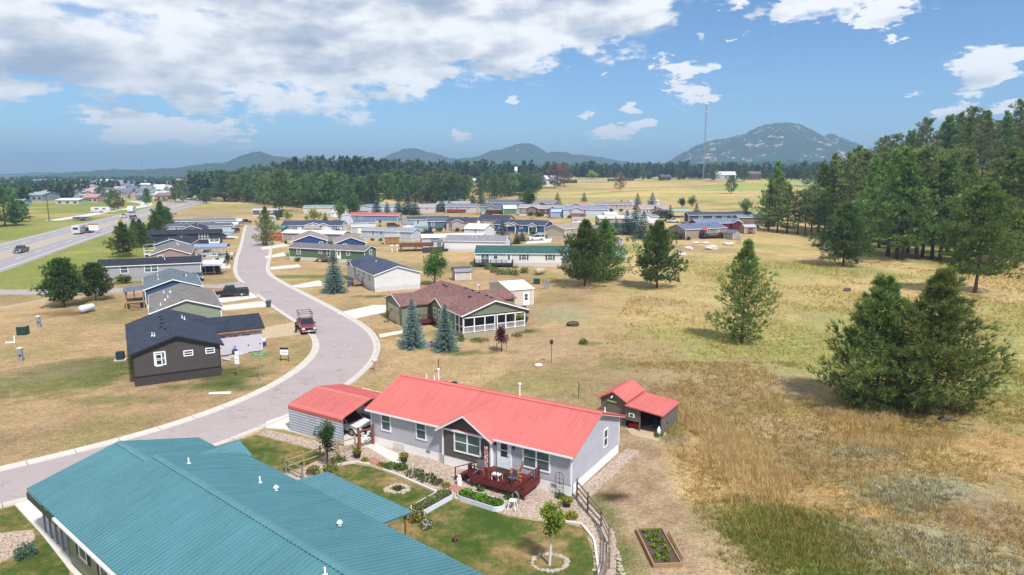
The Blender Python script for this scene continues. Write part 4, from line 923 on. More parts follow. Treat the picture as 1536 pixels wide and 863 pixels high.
# --- sheds, barns and garages
def shed(label,c,head,L,W,wall,roof,eave=2.0,rise=.8,kind='shingle',doorc=None,dside='L',gam=False,name='shed',group='garden sheds',vert=True,trimm=None,dw=1.5,doff=None):
    p=Vector(c); z0=float(H(p.x,p.y)); root=emptyobj(name,(p.x,p.y,z0),R(head),label,'shed',group)
    wm=siding(wall,.25,vert); rm=roofmat(kind,roof); m=MB()
    if gam:
        out=[(-W/2,eave),(-W*.36,eave+rise*.72),(0,eave+rise),(W*.36,eave+rise*.72),(W/2,eave)]
    else: out=[(-W/2,eave),(0,eave+rise),(W/2,eave)]
    m.prism([(-W/2,0.05),(W/2,0.05)]+out[::-1],-L/2,L/2); m.build('wall',wm,root)
    o=[(v*1.1,z+.1-(.08 if abs(v)>W*.45 else 0)) for v,z in out]; u=[(v*1.1,z+.01-(.08 if abs(v)>W*.45 else 0)) for v,z in out]
    m=MB(); m.prism(o+u[::-1],-L/2-.15,L/2+.15); m.build('roof',rm,root)
    T=sidef(dside,L,W); ln=W if dside in 'LR' else L; a=ln/2 if doff is None else doff
    m=MB(T); m.box(a-dw/2,.002,.1,a+dw/2,.04,1.85); d=m.build('door',doorc or TRIM,root)
    m=MB(T); m.box(a-.02,.04,.1,a+.02,.055,1.85); m.box(a-dw/2,.04,.9,a+dw/2,.055,.96); m.build('door_brace',plain('pale trim',(.6,.6,.6),.6),d)
    if trimm!=0:
        m=MB(sidef(dside,L,W)) 
        m=MB()
        for s in(-1,1):
            for t in(-1,1): m.box(min(t*L/2-.08*t,t*(L/2+.015)),min(s*W/2-.08*s,s*(W/2+.015)),.05,max(t*L/2-.08*t,t*(L/2+.015)),max(s*W/2-.08*s,s*(W/2+.015)),eave-.05)
        m.build('corner_board',trimm or TRIM,root)
    return root
# metal workshop by the olive house: taller, with a roll door and walk door
ws=house('cream metal workshop with a white roof and a blue roll-up door',(0,105.8),24,4.2,8.4,1,1,wall=S(226,212,196,0.78),roof=S(236,232,226,0.80),kind='metal',eave=2.75,rise=.75,skirt=.05,over=.1,name='workshop',cat='workshop',group='outbuildings',
   center=(-.2,110.5),vert=False,wins=[('F',2.9,'door')])
m=MB(sidef('L',4.2,8.4)); m.box(2.3,.002,.05,4.4,.05,2.1); m.build('roll_door',plain('pale blue door',S(196,206,226,.68),.5),ws)
m=MB(sidef('F',4.2,8.4)); 
for s in(-.2,.2): m.bar((.5+s,.6,0),(.5+s,.1,2.2),.05)
for i in range(6): m.bar((.3,.53-.07*i,.3+i*.33),(.7,.53-.07*i,.3+i*.33),.03)
tag(m.build('ladder',plain('worn timber',S(150,140,130,.6),.7),None,False,ws.location,ws.rotation_euler.z),'timber ladder leaning against the cream metal workshop','ladder')
shed('small cream shed with navy barn roof and pink door',(-10.0,133.5),20,3.2,2.6,S(228,222,214,.66),S(70,78,104,.5),1.7,.8,'metal',plain('pink door',S(226,178,170,.6),.6),'L',True,dw=1.0)
sh_=shed('beige shed with green roof and white double door beside the dark green roofed house',(*at(861,404).xy,),-60,3.6,4.2,S(206,196,184,.62),S(72,112,104,.5),2.2,.9,'shingle',TRIM,'L')
sh_=shed('yellow timber barn shed with grey roof behind the white birdbath posts',at(588,366).xy,12,4.6,3.4,S(196,150,86,.58),S(140,142,150,.52),2.1,1.3,'metal',wood(S(176,120,66,.58)),'F',True,vert=True)
shed('white rounded barn shed with a grey roof beside the brown picket fence',at(667,374).xy,-70,4.8,3.0,S(222,224,232,.66),S(166,168,178,.55),1.9,1.1,'metal',None,'L',True)
shed('green barn shed with a pale mint roof in the back row',at(764,321).xy,10,6.0,4,S(116,158,136,.55),S(186,214,206,.62),2.4,1.6,'metal',wood(S(90,130,110,.5)),'R',True)
shed('white and blue barn shed with round roof near the lavender house',at(835,326).xy,10,5.5,4,S(176,200,226,.62),S(98,130,176,.55),2.2,1.4,'metal',None,'R',True)
shed('white arched shed behind the white house with navy roof',at(520,337).xy,-75,7,4.4,S(226,228,238,.66),S(222,222,232,.64),2.4,1.7,'metal',None,'L',True)
shed('grey shed with white doors near the dark pine',at(1098,359).xy,-55,3.6,3.8,S(196,186,178,.6),S(130,134,150,.52),2.0,.9,'shingle',None,'L')
shed('pink open playhouse cabin with a pale roof',at(1122,350).xy,5,4.0,3.6,S(206,162,144,.58),S(206,212,216,.62),2.2,.6,'metal',wood(S(110,60,52,.5)),'F')
shed('pink roofed garden shed behind the middle pines',at(918,372).xy,-65,5,3.6,S(196,176,196,.6),S(168,128,140,.52),2.3,1.0,'shingle',None,'F')
shed('white shed with a pale roof between two pines',at(922,389).xy,-65,5,3.4,S(222,222,230,.66),S(226,226,230,.66),2.2,.9,'metal',None,'F')
shed('grey plank storage shed beside the blue gable house',at(540,350).xy,15,6,3.6,S(216,216,222,.62),S(160,164,170,.55),2.2,1.2,'metal',None,'F',True)
shed('dark timber log hut alone on the golden field',at(997,270.5).xy,5,11,7,S(92,84,80,.5),S(118,120,124,.5),3.5,2.2,'shingle',wood(S(70,60,54,.5)),'F',trimm=0,name='log_hut',group='far outbuildings')
for lb,px,py,hd,L_,W_,wc,rc,gm in (('white shed behind the grey single-wide with the barn shed',612,345,15,4,3,S(226,226,230,.75),S(150,156,170,.6),0),('tan shed between the pink tinged and lilac homes',652,318,0,4,3,S(206,186,160,.7),S(160,140,130,.6),1),
  ('pale shed beside the unfinished houses',712,345,-15,4,3,S(222,218,214,.75),S(222,222,226,.75),0),('blue grey shed right of the tan gable house',888,352,20,5,3.4,S(170,186,206,.7),S(110,124,150,.6),1),
  ('cream shed behind the left of the three pines',868,338,0,5,3.6,S(230,222,206,.75),S(180,172,170,.65),0),('white storage shed beside the flat carport house',915,330,10,5,3.6,S(232,232,236,.78),S(226,228,232,.75),0),
  ('small grey shed left of the maroon house',1048,343,12,4,3,S(180,180,184,.7),S(130,136,150,.6),1),('white shed near the cream house at the forest edge',505,326,5,5,3.4,S(228,226,224,.75),S(200,204,208,.7),0),
  ('sand coloured shed behind the royal blue gable homes',470,352,0,5,3.4,S(214,198,176,.7),S(176,164,156,.65),1),('white shed at the end of the back row',980,309,0,5,3.6,S(232,230,230,.78),S(200,196,196,.7),0),
  ('lilac shed in the back row beside the mauve roof',950,309,0,5,3.4,S(206,198,216,.7),S(160,154,170,.6),1),('pale blue shed below the blue roofed row',770,343,-10,4,3.2,S(196,210,226,.74),S(120,134,160,.6),0)):
    shed(lb,at(px,py).xy,hd,L_,W_,wc,rc,2.1,.9,'metal' if gm else 'shingle',None,'F',bool(gm))
# --- red-roofed garden shed with lean-to, right of the red house
SG=S(122,114,106,.78)
sr=emptyobj('garden_barn',(10.35,55.6,0),R(-33),'weathered grey shed with red metal roof and open lean-to','shed','outbuildings')
sw=siding(SG,.3,True)
# local: x from left to right as seen from the camera side, y to the back
m=MB(); m.prism([(-2.3,0),(0,0),(0,2.2),(-1.15,2.85),(-2.3,2.2)],-1.6,2.0,'y'); m.build('wall',sw,sr)
m=MB(); m.prism([(-2.55,2.17),(-1.15,2.97),(.12,2.25),(.12,2.16),(-1.15,2.88),(-2.55,2.08)],-1.85,2.2,'y')
def ribslope(m,x0,z0_,x1,z1_,y0,y1,step=.28):
    n=int((y1-y0)/step)
    for i in range(n+1):
        y=y0+.02+i*(y1-y0-.04)/n
        m.add([(x0,y-.02,z0_+.001),(x0,y+.02,z0_+.001),(x1,y+.02,z1_+.001),(x1,y-.02,z1_+.001),(x0,y,z0_+.04),(x1,y,z1_+.04)],[(0,4,5,3),(1,2,5,4)])
ribslope(m,-2.55,2.17,-1.15,2.97,-1.85,2.2); ribslope(m,-1.15,2.97,.12,2.25,-1.85,2.2); m.build('roof',redroof,sr)
m=MB(); m.prism([(.03,2.05),(3.35,1.75),(3.35,1.66),(.03,1.96)],-2.0,2.1,'y'); ribslope(m,.03,2.05,3.35,1.75,-2.0,2.1); m.build('lean_to_roof',redroof,sr)
m=MB(); m.box(3.1,-1.8,0,3.2,2.0,1.65); m.box(.02,1.9,0,3.08,2.0,1.66); m.box(.02,-1.8,.75,1.25,-1.72,1.9); m.box(1.25,-1.82,0,1.35,-1.72,1.84); m.build('lean_to_wall',sw,sr)
m=MB(); m.box(.35,-1.84,1.05,.85,-1.801,1.4); f=m.build('window',TRIM,sr); m=MB(); m.box(.47,-1.86,1.12,.73,-1.841,1.33); m.build('pane',DARKG,f)
m=MB(); m.tube([(-1.2,-1.62,2.55),(-1.2,-1.78,2.5),(-1.25,-1.9,2.4)],.05,8); m.build('lamp',TRIM,sr)
m=MB(); m.box(-2.38,-1.9,2.03,-2.32,2.1,2.1); m.build('eave_board',redroof,sr)
m=MB(); m.box(-1.75,-1.66,1.92,-.75,-1.602,2.12); sg=m.build('sign',plain('green sign board',S(120,172,60,.6),.6),sr)
def text(s,size,mat,parent,loc,rot,name='lettering',ext=.004,sx=1):
    cu=bpy.data.curves.new(name,'FONT'); cu.body=s; cu.size=size; cu.extrude=ext; cu.align_x='CENTER'; cu.align_y='CENTER'
    cu.resolution_u=2; o=bpy.data.objects.new(name,cu); COL.objects.link(o); cu.materials.append(mat)
    o.location=loc; o.rotation_euler=rot; o.scale=(sx,1,1)
    bpy.context.view_layer.update(); me=bpy.data.meshes.new_from_object(o.evaluated_get(bpy.context.evaluated_depsgraph_get()))
    bpy.data.objects.remove(o); me.name=name; o=bpy.data.objects.new(name,me); COL.objects.link(o)
    o.location=loc; o.rotation_euler=rot; o.scale=(sx,1,1)
    if parent: o.parent=parent
    return o
text('FRESH EGGS',.17,plain('cream lettering',(.75,.75,.45),.6),sg,(-1.25,-1.668,2.02),(R(90),0,0),sx=.85)
# --- red carport and the other metal carports
def carport(label,c,head,L,W,roofm,ez,rise,wall=None,post=None,drop=.35,group='metal carports',ribs=0,curved=False,roofc=None):
    p=Vector(c); root=emptyobj('carport',(p.x,p.y,float(H(p.x,p.y))),R(head),label,'carport',group); e=W/2
    out=[(-e,ez-drop),(-e-.02,ez-.1),(-e+.14,ez+.06),(0,ez+rise),(e-.14,ez+.06),(e+.02,ez-.1),(e,ez-drop)]
    inn=[(v*.99,z-.05) for v,z in out]
    m=MB(); m.prism(out+inn[::-1],-L/2,L/2)
    if ribs:
        for (a,b) in((2,3),(4,3)):
            pts=[out[a],out[b]]
            for i in range(1,int(math.dist(*pts)/ribs)):
                t=i*ribs/math.dist(*pts); v=pts[0][0]*(1-t)+pts[1][0]*t; z=pts[0][1]*(1-t)+pts[1][1]*t
                m.box(-L/2,v-.02,z+.0,L/2,v+.02,z+.032)
    r=m.build('roof',roofm,root)
    m=MB(); n=max(2,int(L/1.6))
    for i in range(n+1):
        x=-L/2+.1+(L-.2)*i/n
        for s in(-1,1): m.box(x-.03,s*(e-.1)-.03,0,x+.03,s*(e-.1)+.03,ez-.06)
        for s in(-1,1): m.bar((x,s*(e-.12),ez-.04),(x,0,ez+rise-.09),.05)
    m.build('frame',post or STEEL,root)
    if wall:
        for s in wall[1]:
            m=MB(); n=int((ez-.3)/.22)
            for i in range(n):
                z=.12+i*.22; y=s*(e-.04)
                m.add([(-L/2+.03,y,z),(L/2-.03,y,z),(L/2-.03,y+s*.035,z+.07),(-L/2+.03,y+s*.035,z+.07),(L/2-.03,y+s*.035,z+.16),(-L/2+.03,y+s*.035,z+.16),(L/2-.03,y,z+.22),(-L/2+.03,y,z+.22)],[(0,1,2,3),(3,2,4,5),(5,4,6,7)])
            m.box(-L/2+.03,y-.01,.12,L/2-.03,y-.004,.12+n*.22) if s>0 else m.box(-L/2+.03,y+.004,.12,L/2-.03,y+.01,.12+n*.22)
            m.build('side_wall',wall[0],root)
    return root
carport('red metal carport with grey corrugated side wall',(-14.0,54.4),-32,6.2,6.3,redroof,2.3,.7,wall=(metal(S(186,190,202,.78),.4),(-1,)),ribs=.23,drop=.38)
WM=metal(S(226,228,236,.68)); BM=metal(S(150,196,226,.6)); 
cps=[('white metal carport over the black sport utility vehicle',at(312,412).xy,12,6.8,4.4,WM,2.6),
 ('blue grey metal carport over the silver pickup',at(318,383).xy,12,8.2,4.6,metal(S(158,176,206,.6)),2.5),
 ('pale blue metal carport beside the midnight blue house',at(331,359).xy,12,9,4.6,BM,2.6),
 ('white metal carport beside the pale beige single-wide',at(342,346).xy,12,8,4.4,WM,2.6),
 ('white metal carport at the far left end of the row',at(350,340).xy,12,7.5,4.2,WM,2.6),
 ('green roofed metal carport beside the redwood deck',at(413,352).xy,5,8,5,metal(S(70,150,132,.55)),2.6),
 ('blue metal awning with curved ends next to the pale aqua house',at(602,357).xy,20,9,6,BM,2.8),
 ('aqua metal carport left of the dark navy single-wide',at(1016,326).xy,0,8,5,metal(S(160,200,206,.6)),2.6),
 ('dark roofed carport between the peach house and the aqua one',at(1000,326).xy,0,7,5,metal(S(70,74,80,.5)),2.6)]
for l_,c_,h_,L_,W_,m_,e_ in cps: carport(l_,c_,h_,L_,W_,m_,e_,.45,drop=.5)
# ---------------------------------------------------------------- trees
LEAFM=attrmat('needles and leaves',.75,((.5,.1,3),),.2,translucent=.22,rand=.36)
BARK=plain('bark',S(112,84,66,.5),.95,0,.3,3,.2)
def unit(v): return v/np.maximum(np.linalg.norm(v,axis=-1,keepdims=True),1e-9)
def tufts(C,D,n,ln,wd,spread,rng,col,colvar=.2):
    """bunches of needles: n thin faces fanning round direction D from every centre C"""
    k=len(C); C=np.repeat(C,n,0); D=np.repeat(D,n,0); c=np.repeat(col,n,0)
    d=unit(D+spread*rng.normal(size=D.shape)); s=unit(np.cross(d,rng.normal(size=d.shape)))
    L=ln*(.7+.6*rng.random((len(C),1))); w=wd*(.7+.6*rng.random((len(C),1)))
    V=np.stack([C-s*w*.5,C+s*w*.5,C+d*L+s*w*.2,C+d*L-s*w*.2],1).reshape(-1,3)
    F=np.arange(len(V)).reshape(-1,4); cc=c*(1-colvar/2+colvar*rng.random((len(C),1)))
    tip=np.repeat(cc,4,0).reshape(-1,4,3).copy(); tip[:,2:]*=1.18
    return V,F,tip.reshape(-1,3)
def pine(name,h,r,seed,nb=80,nt=22,nn=9,col=S(74,98,46,.58),base=.1,shape=1.0,tl=.34,tw=.05,droop=.0,tops=None,trunkr=None,lean=(0,0),irregular=.25,open_=0,whorl=0,flat=.5):
    """a ponderosa-like conifer: tapered trunk, limbs and needle bunches set along the limbs"""
    rng=np.random.default_rng(seed); root=emptyobj(name,(0,0,0)); tr=trunkr or h*.016
    m=MB(); pts=[]; 
    for i in range(8):
        t=i/7; pts.append((lean[0]*t+.05*h*.1*math.sin(t*5+seed),lean[1]*t+.05*h*.1*math.cos(t*4+seed),h*.97*t-.3*(i==0)))
    m.tube(pts,[tr*(1.25 if i==0 else 1-.9*i/7) for i in range(8)],7)
    P=np.array(pts); Cs=[];Ds=[];Co=[]; a0=rng.random()*6
    gr=np.array(col)*1.95
    for b in range(nb):
        t=base+(1-base)*((b+.5)/nb)**.9
        if whorl: t=base+(1-base)*(((b//whorl+.5)*whorl)/nb)**.9+rng.normal()*.006; t=min(t,.985)
        z=h*t*.97; cx=np.interp(z,P[:,2],P[:,0]); cy=np.interp(z,P[:,2],P[:,1])
        u=(t-base)/(1-base)
        prof=(min(1,.55+u*2.2) if u<.22 else 1)*((1-u)**(.75*shape))*(1-.25*(u<.08))
        ang=a0+b*2.39996+rng.normal()*.25; ln=r*max(.1,prof)*(1+irregular*rng.normal()); ln=max(ln,.07*h*(1-u)+.12)
        el=(-.12-droop+.75*u)+rng.normal()*.12
        d=np.array([math.cos(ang)*math.cos(el),math.sin(ang)*math.cos(el),math.sin(el)]); o=np.array([cx,cy,z])
        end=o+d*ln+np.array([0,0,.12*ln]); mid=o+d*ln*.55+np.array([0,0,-.05*ln])
        if ln>.3: m.tube([o,mid,end],[tr*.30*(1-.6*u)+.01,tr*.17*(1-.6*u)+.008,.008],4,False)
        if open_ and rng.random()<open_: continue
        n=max(3,int(nt*(.35+.65*ln/r)))
        s=1-rng.random(n)**1.35*.72; base_=np.where(s[:,None]<.55,o+(mid-o)*(s[:,None]/.55),mid+(end-mid)*((s[:,None]-.55)/.45))
        w=.30*ln*(1.1-s*.75)
        off=rng.normal(size=(n,3))*w[:,None]*np.array([1,1,flat])
        off-=d*(off@d)[:,None]*.5
        c=base_+off
        Cs.append(c); Ds.append(unit(d*.8+unit(off+1e-6)*.6+np.array([0,0,.75])))
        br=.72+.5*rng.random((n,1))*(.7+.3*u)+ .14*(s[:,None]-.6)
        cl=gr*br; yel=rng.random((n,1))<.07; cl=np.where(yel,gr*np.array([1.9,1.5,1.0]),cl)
        cl=cl*(.9+.25*rng.random())
        Co.append(cl)
    C=np.concatenate(Cs);D=np.concatenate(Ds);K=np.concatenate(Co)
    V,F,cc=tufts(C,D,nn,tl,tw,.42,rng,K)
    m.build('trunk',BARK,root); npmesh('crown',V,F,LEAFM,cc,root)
    return root
def spruce(name,h,r,seed,col=S(98,128,120,.55),rows=22,tw=.05,nn=7,trunk=True):
    rng=np.random.default_rng(seed); root=emptyobj(name,(0,0,0)); m=MB(); m.tube([(0,0,-.2),(0,0,h*.5),(0,0,h)],[h*.014,h*.009,.01],6)
    Cs=[];Ds=[];Co=[];gr=np.array(col)*1.45
    for i in range(rows):
        t=.03+.97*i/rows; R_=r*(1-t)**.9*(1+.12*math.sin(i*2.1)); z=h*t; n=int(6+14*(R_/r))
        for k in range(n):
            a=k*2*PI/n+i*.7+rng.normal()*.12; ln=R_*(.82+.3*rng.random()); q=max(3,int(ln/r*13))
            s=np.linspace(.15,1,q); dirn=np.array([math.cos(a),math.sin(a),0])
            c=dirn*ln*s[:,None]+np.array([0,0,z])+np.array([0,0,1])*(-.22*ln*s[:,None]+.16*ln*(s[:,None]**3))
            c=c+rng.normal(size=c.shape)*.05*h*.12
            Cs.append(c); Ds.append(np.tile(unit(dirn*.9+np.array([0,0,.15])),(q,1)))
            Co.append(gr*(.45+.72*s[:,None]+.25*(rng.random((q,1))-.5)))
    Cs.append(np.array([[0,0,h*.97]]));Ds.append(np.array([[0,0,1.]]));Co.append(gr[None]*1)
    V,F,cc=tufts(np.concatenate(Cs),np.concatenate(Ds),nn,.055*h*.62,tw,.5,rng,np.concatenate(Co))
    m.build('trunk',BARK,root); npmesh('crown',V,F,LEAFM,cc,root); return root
def leafy(name,h,r,seed,col=S(96,128,58,.58),n=2600,ls=.16,trunk=.25,oval=1.0,bark=None,clumps=26):
    rng=np.random.default_rng(seed); root=emptyobj(name,(0,0,0)); m=MB(); m.tube([(0,0,-.2),(.02*h,0,h*.4),(0,.01*h,h*.8)],[h*.022,h*.014,.015],7)
    cz=h*(trunk+(1-trunk)/2); hz=h*(1-trunk)/2
    cc_=unit(rng.normal(size=(clumps,3)))*rng.random((clumps,1))**.4*np.array([r*.72,r*.72,hz*.74])+np.array([0,0,cz])
    for c in cc_[:9]: m.tube([(0,0,h*trunk*.9+rng.random()*.2*h),tuple(c)],[h*.008,.01],4,False)
    k=rng.integers(0,clumps,n); rr=.34*r
    dv=unit(rng.normal(size=(n,3))); C=cc_[k]+dv*rr*(.4+.75*rng.random((n,1)))*np.array([1,1,oval])
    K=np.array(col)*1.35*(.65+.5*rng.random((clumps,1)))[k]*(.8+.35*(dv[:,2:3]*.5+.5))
    V,F,cl=tufts(C,unit(dv+rng.normal(size=dv.shape)*.6),1,ls,ls*.75,.5,rng,K,.3)
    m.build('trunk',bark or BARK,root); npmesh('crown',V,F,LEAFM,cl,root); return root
def put(root,p,s=1,rz=0,label=None,cat='tree',group=None,first=[set()]):
    k=root.name
    if k in first[0]: o=copy_tree(root)
    else: first[0].add(k); o=root
    o.location=p; o.scale=(s,s,s) if not isinstance(s,tuple) else s; o.rotation_euler=(0,0,rz)
    for q in ('label','group'):
        if q in o: del o[q]
    return tag(o,label,cat,group)
GN=S(84,104,52,.54)
# near single pines
T1=pine('pine_tree',12.9,4.3,11,nb=82,nt=38,nn=10,col=S(108,124,66,.58),base=.04,shape=1.2,irregular=.26,tl=.42,tw=.055)
put(T1,at(1113,515),1,.4,'slender young pine standing alone in the golden meadow','pine tree','single pines in the meadow')
T2=pine('pine_tree',12.6,5.7,22,nb=120,nt=50,nn=11,col=S(98,118,62,.6),base=.0,shape=1.12,irregular=.24,tl=.46,tw=.055)
put(T2,at(1398,614),1,2.0,'broad dense pine on the right of the touching pair','pine tree','pair of broad pines')
T3=pine('pine_tree',11.8,5.6,33,nb=110,nt=52,nn=12,col=S(98,118,62,.6),base=.02,shape=1.15,irregular=.24,tl=.44,tw=.055)
put(T3,at(1318,612)+Vector((0,.6,0)),1,1.0,'broad pine with two tips on the left of the touching pair','pine tree','pair of broad pines')
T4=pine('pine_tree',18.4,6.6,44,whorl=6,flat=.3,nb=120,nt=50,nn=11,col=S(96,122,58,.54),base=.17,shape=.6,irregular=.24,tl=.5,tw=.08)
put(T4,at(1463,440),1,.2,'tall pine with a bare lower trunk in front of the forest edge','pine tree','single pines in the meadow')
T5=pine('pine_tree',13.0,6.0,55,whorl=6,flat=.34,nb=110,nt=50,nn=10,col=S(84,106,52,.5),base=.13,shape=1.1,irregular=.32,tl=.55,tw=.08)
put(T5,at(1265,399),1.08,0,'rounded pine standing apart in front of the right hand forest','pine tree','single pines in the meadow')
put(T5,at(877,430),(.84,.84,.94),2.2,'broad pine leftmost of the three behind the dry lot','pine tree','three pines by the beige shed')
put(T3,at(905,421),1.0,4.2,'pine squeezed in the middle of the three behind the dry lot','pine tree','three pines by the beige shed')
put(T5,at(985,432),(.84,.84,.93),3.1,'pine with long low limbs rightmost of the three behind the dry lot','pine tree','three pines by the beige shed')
# left side
T6=pine('pine_tree',7.4,3.3,66,nb=90,nt=44,nn=9,col=S(78,104,56,.5),base=.16,shape=.62,irregular=.16,tl=.36,tw=.07)
put(T6,at(97,460),1,0,'dark green round pine above the white propane tank','pine tree','pines left of the street')
put(T6,at(144,451),.82,2.0,'smaller round pine next to the white propane tank','pine tree','pines left of the street')
put(T5,at(186,386),(.58,.58,.66),1.1,'dark bushy pine behind the light grey single-wide','pine tree','pines left of the street')
for px,py,s,r in ((212,372,.72,2),(203,362,.6,4),(243,352,1.0,3),(236,362,.8,5),(252,350,.8,1),(226,366,.55,0)):
    put(T5,at(px,py),(s*.62,s*.62,s*.86),r,'dark pine in the clump between the highway and the row of homes','pine tree','clump of pines by the highway')
put(T1,at(400,369),.88,1.0,'upright green pine at the kerb on the right of the street','pine tree','pines left of the street')
S1=spruce('blue_spruce',8.0,2.3,5,S(122,152,146,.62),17,.05,12)
put(S1,at(502,439),.97,0,'blue spruce beside the white house with navy roof','spruce tree','blue spruces')
put(S1,at(619,521),.76,1.1,'left blue spruce in front of the olive house','spruce tree','blue spruces')
put(S1,at(668,526),(.68,.72,.72),2.4,'right blue spruce in front of the olive house','spruce tree','blue spruces')
L1=leafy('broadleaf_tree',7.4,2.5,8,S(96,130,60,.54),4200,.22,.1,1.1,clumps=34)
put(L1,at(652,428),1,0,'green leafy tree growing behind the olive house','leafy tree','leafy trees of the village')
L2=leafy('plum_tree',3.4,1.25,9,S(112,50,66,.5),1600,.13,.28,clumps=18)
put(L2,at(752,528),1,0,'purple leaved small tree in front of the screened porch','leafy tree')
L3=leafy('sapling',2.4,.7,10,S(140,162,70,.55),500,.1,.35,clumps=10); put(L3,at(583,484),1,0,'thin yellow green sapling by the olive house driveway','sapling','saplings')
L4=leafy('sapling',4.3,.95,13,S(128,164,48,.55),1500,.13,.42,1.3,bark=plain('white tree wrap',(.6,.6,.58),.7),clumps=14)
put(L4,at(824,848),.9,0,'young tree with a white wrapped trunk in a stone ring','sapling','saplings')
L5=leafy('sapling',3.6,.95,14,S(70,100,46,.52),1500,.12,.3,1.5,clumps=16); put(L5,at(491,700),.95,0,'slim green sapling beside the corner of the rail fence','sapling','saplings')
# village spruces and leafy trees (base px, base py, height m)
T8=pine('pine_tree',14,4.6,81,nb=52,nt=18,nn=6,col=S(80,104,62,.62),base=.1,shape=.8,tl=.85,tw=.2,irregular=.25)
T9=pine('pine_tree',15,5.2,82,nb=52,nt=20,nn=6,col=S(86,110,64,.62),base=.14,shape=.55,tl=.9,tw=.2,irregular=.3)
T10=pine('pine_tree',15,4.9,83,nb=46,nt=18,nn=6,col=S(74,98,62,.58),base=.2,shape=.45,tl=.9,tw=.2,irregular=.38)
S2=spruce('blue_spruce',8.0,2.6,6,S(92,118,116,.5),16,.12,4); S3=spruce('green_spruce',8.0,2.5,7,S(66,92,62,.5),16,.12,4)
for px,py,top,k in ((612,322,289,0),(623,323,300,1),(598,322,298,0),(565,322,298,0),(581,320,304,0),(663,318,294,0),(679,308,286,0),(722,306,286,0),(709,306,289,1),(836,314,291,0),(876,314,291,0),
        (932,316,301,1),(956,314,292,0),(978,314,291,0),(982,336,311,1),(1005,332,310,1),(952,352,314,0),(965,358,320,0),(940,352,318,0),(1044,334,308,0),(1118,338,313,1),(924,352,330,0),(754,368,333,0),(783,362,344,0),(775,366,348,1),(488,333,320,1),(420,326,311,1),(414,330,316,1),(570,345,336,1)):
    p=at(px,py); hh=(py-top)*math.hypot(p.x,p.y)/1024*1.0
    put(S3 if k else S2,p,(hh/8*1.3,hh/8*1.3,hh/8*1.08),px*.7,('green' if k else 'blue grey')+' spruce among the homes of the village','spruce tree','village '+('green' if k else 'blue')+' spruces')
LG=leafy('broadleaf_tree',8,3.6,17,S(112,144,70,.55),1500,.42,.12,clumps=26); LD=leafy('broadleaf_tree',8,3.2,18,S(76,108,52,.52),1500,.42,.1,1.2,clumps=26)
LY=leafy('broadleaf_tree',6,3.4,19,S(158,176,84,.58),1000,.4,.08,clumps=20)
for px,py,top,q,wd,lb in ((530,330,293,LD,.8,'tall rounded green tree at the foot of the pine ridge'),(510,331,301,LG,.75,'pale green tree beside the cream house'),(793,313,281,LD,1.25,'full round dark green tree behind the rose brown house'),
     (472,331,313,LY,1.25,'bright lime green tree by the cabin'),(432,330,317,LY,1.0,'yellow green bush tree left of the cabin'),(460,330,322,LY,1.0,'yellow leaved shrub beside the lime green tree'),
     (745,296,268,LG,1.5,'pale green broad tree at the edge of the field grove'),(765,295,262,LG,1.4,'middle pale green tree of the field grove'),(785,293,263,LD,1.2,'darker leafy tree of the field grove'),
     (800,293,262,LD,1.1,'dusky leafy tree at the right end of the field grove'),(888,268,256,LY,1.5,'bright lime round tree far behind the field'),(658,304,288,LY,1,'yellow green tree behind the lilac homes'),
     (674,318,300,LG,.6,'slim yellow green tree beside a blue spruce'),(1023,312,296,LD,1,'round green tree beside the peach house'),(1038,311,294,LG,1,'light green tree right of the peach house'),(1118,318,299,LG,1.4,'loose light green tree right of the long navy single-wide'),
     (1096,344,327,LD,1.3,'green bush tree in front of the maroon house'),(434,384,378,LY,2,'small yellow bush on the lawn by the street pine'),(348,392,385,LD,.8,'narrow green shrub beside the white carport'),(342,399,377,LD,.5,'bright green upright shrub by the white boat')):
    p=at(px,py); hh=(py-top)*math.hypot(p.x,p.y)/1024
    k=8 if q is not LY else 6; s=hh/k; put(q,p,(s*wd,s*wd,s),px*.3,lb,'leafy tree','leafy trees of the village')
bush=[leafy('shrub',1.6,1.1,300+k,c,420,.26,.05,clumps=12) for k,c in enumerate((S(92,124,60,.55),S(120,140,70,.55),S(76,104,56,.5)))]
brg=random.Random(8)
for o in [o for o in list(COL.objects) if o.get('category')=='house' and o.parent is None and 95<o.location.y<330]:
    Lh=LEN.get(o['label'],14)
    for k in range(2):
        a=brg.uniform(-.5,.5)*Lh; v=-brg.uniform(5.2,6.4); c_,s_=math.cos(o.rotation_euler.z),math.sin(o.rotation_euler.z)
        x,y=o.location.x+a*c_-v*s_*1.0,o.location.y+a*s_+v*c_
        if abs(x-np.interp(y,[p.y for p in KL2],[p.x for p in KL2]))<11: continue
        s=brg.uniform(.5,1.2); put(brg.choice(bush),(x,y,float(H(x,y))),(s*1.2,s*1.2,s),brg.random()*6,'green shrub growing beside a village home','shrub','shrubs beside the village homes')
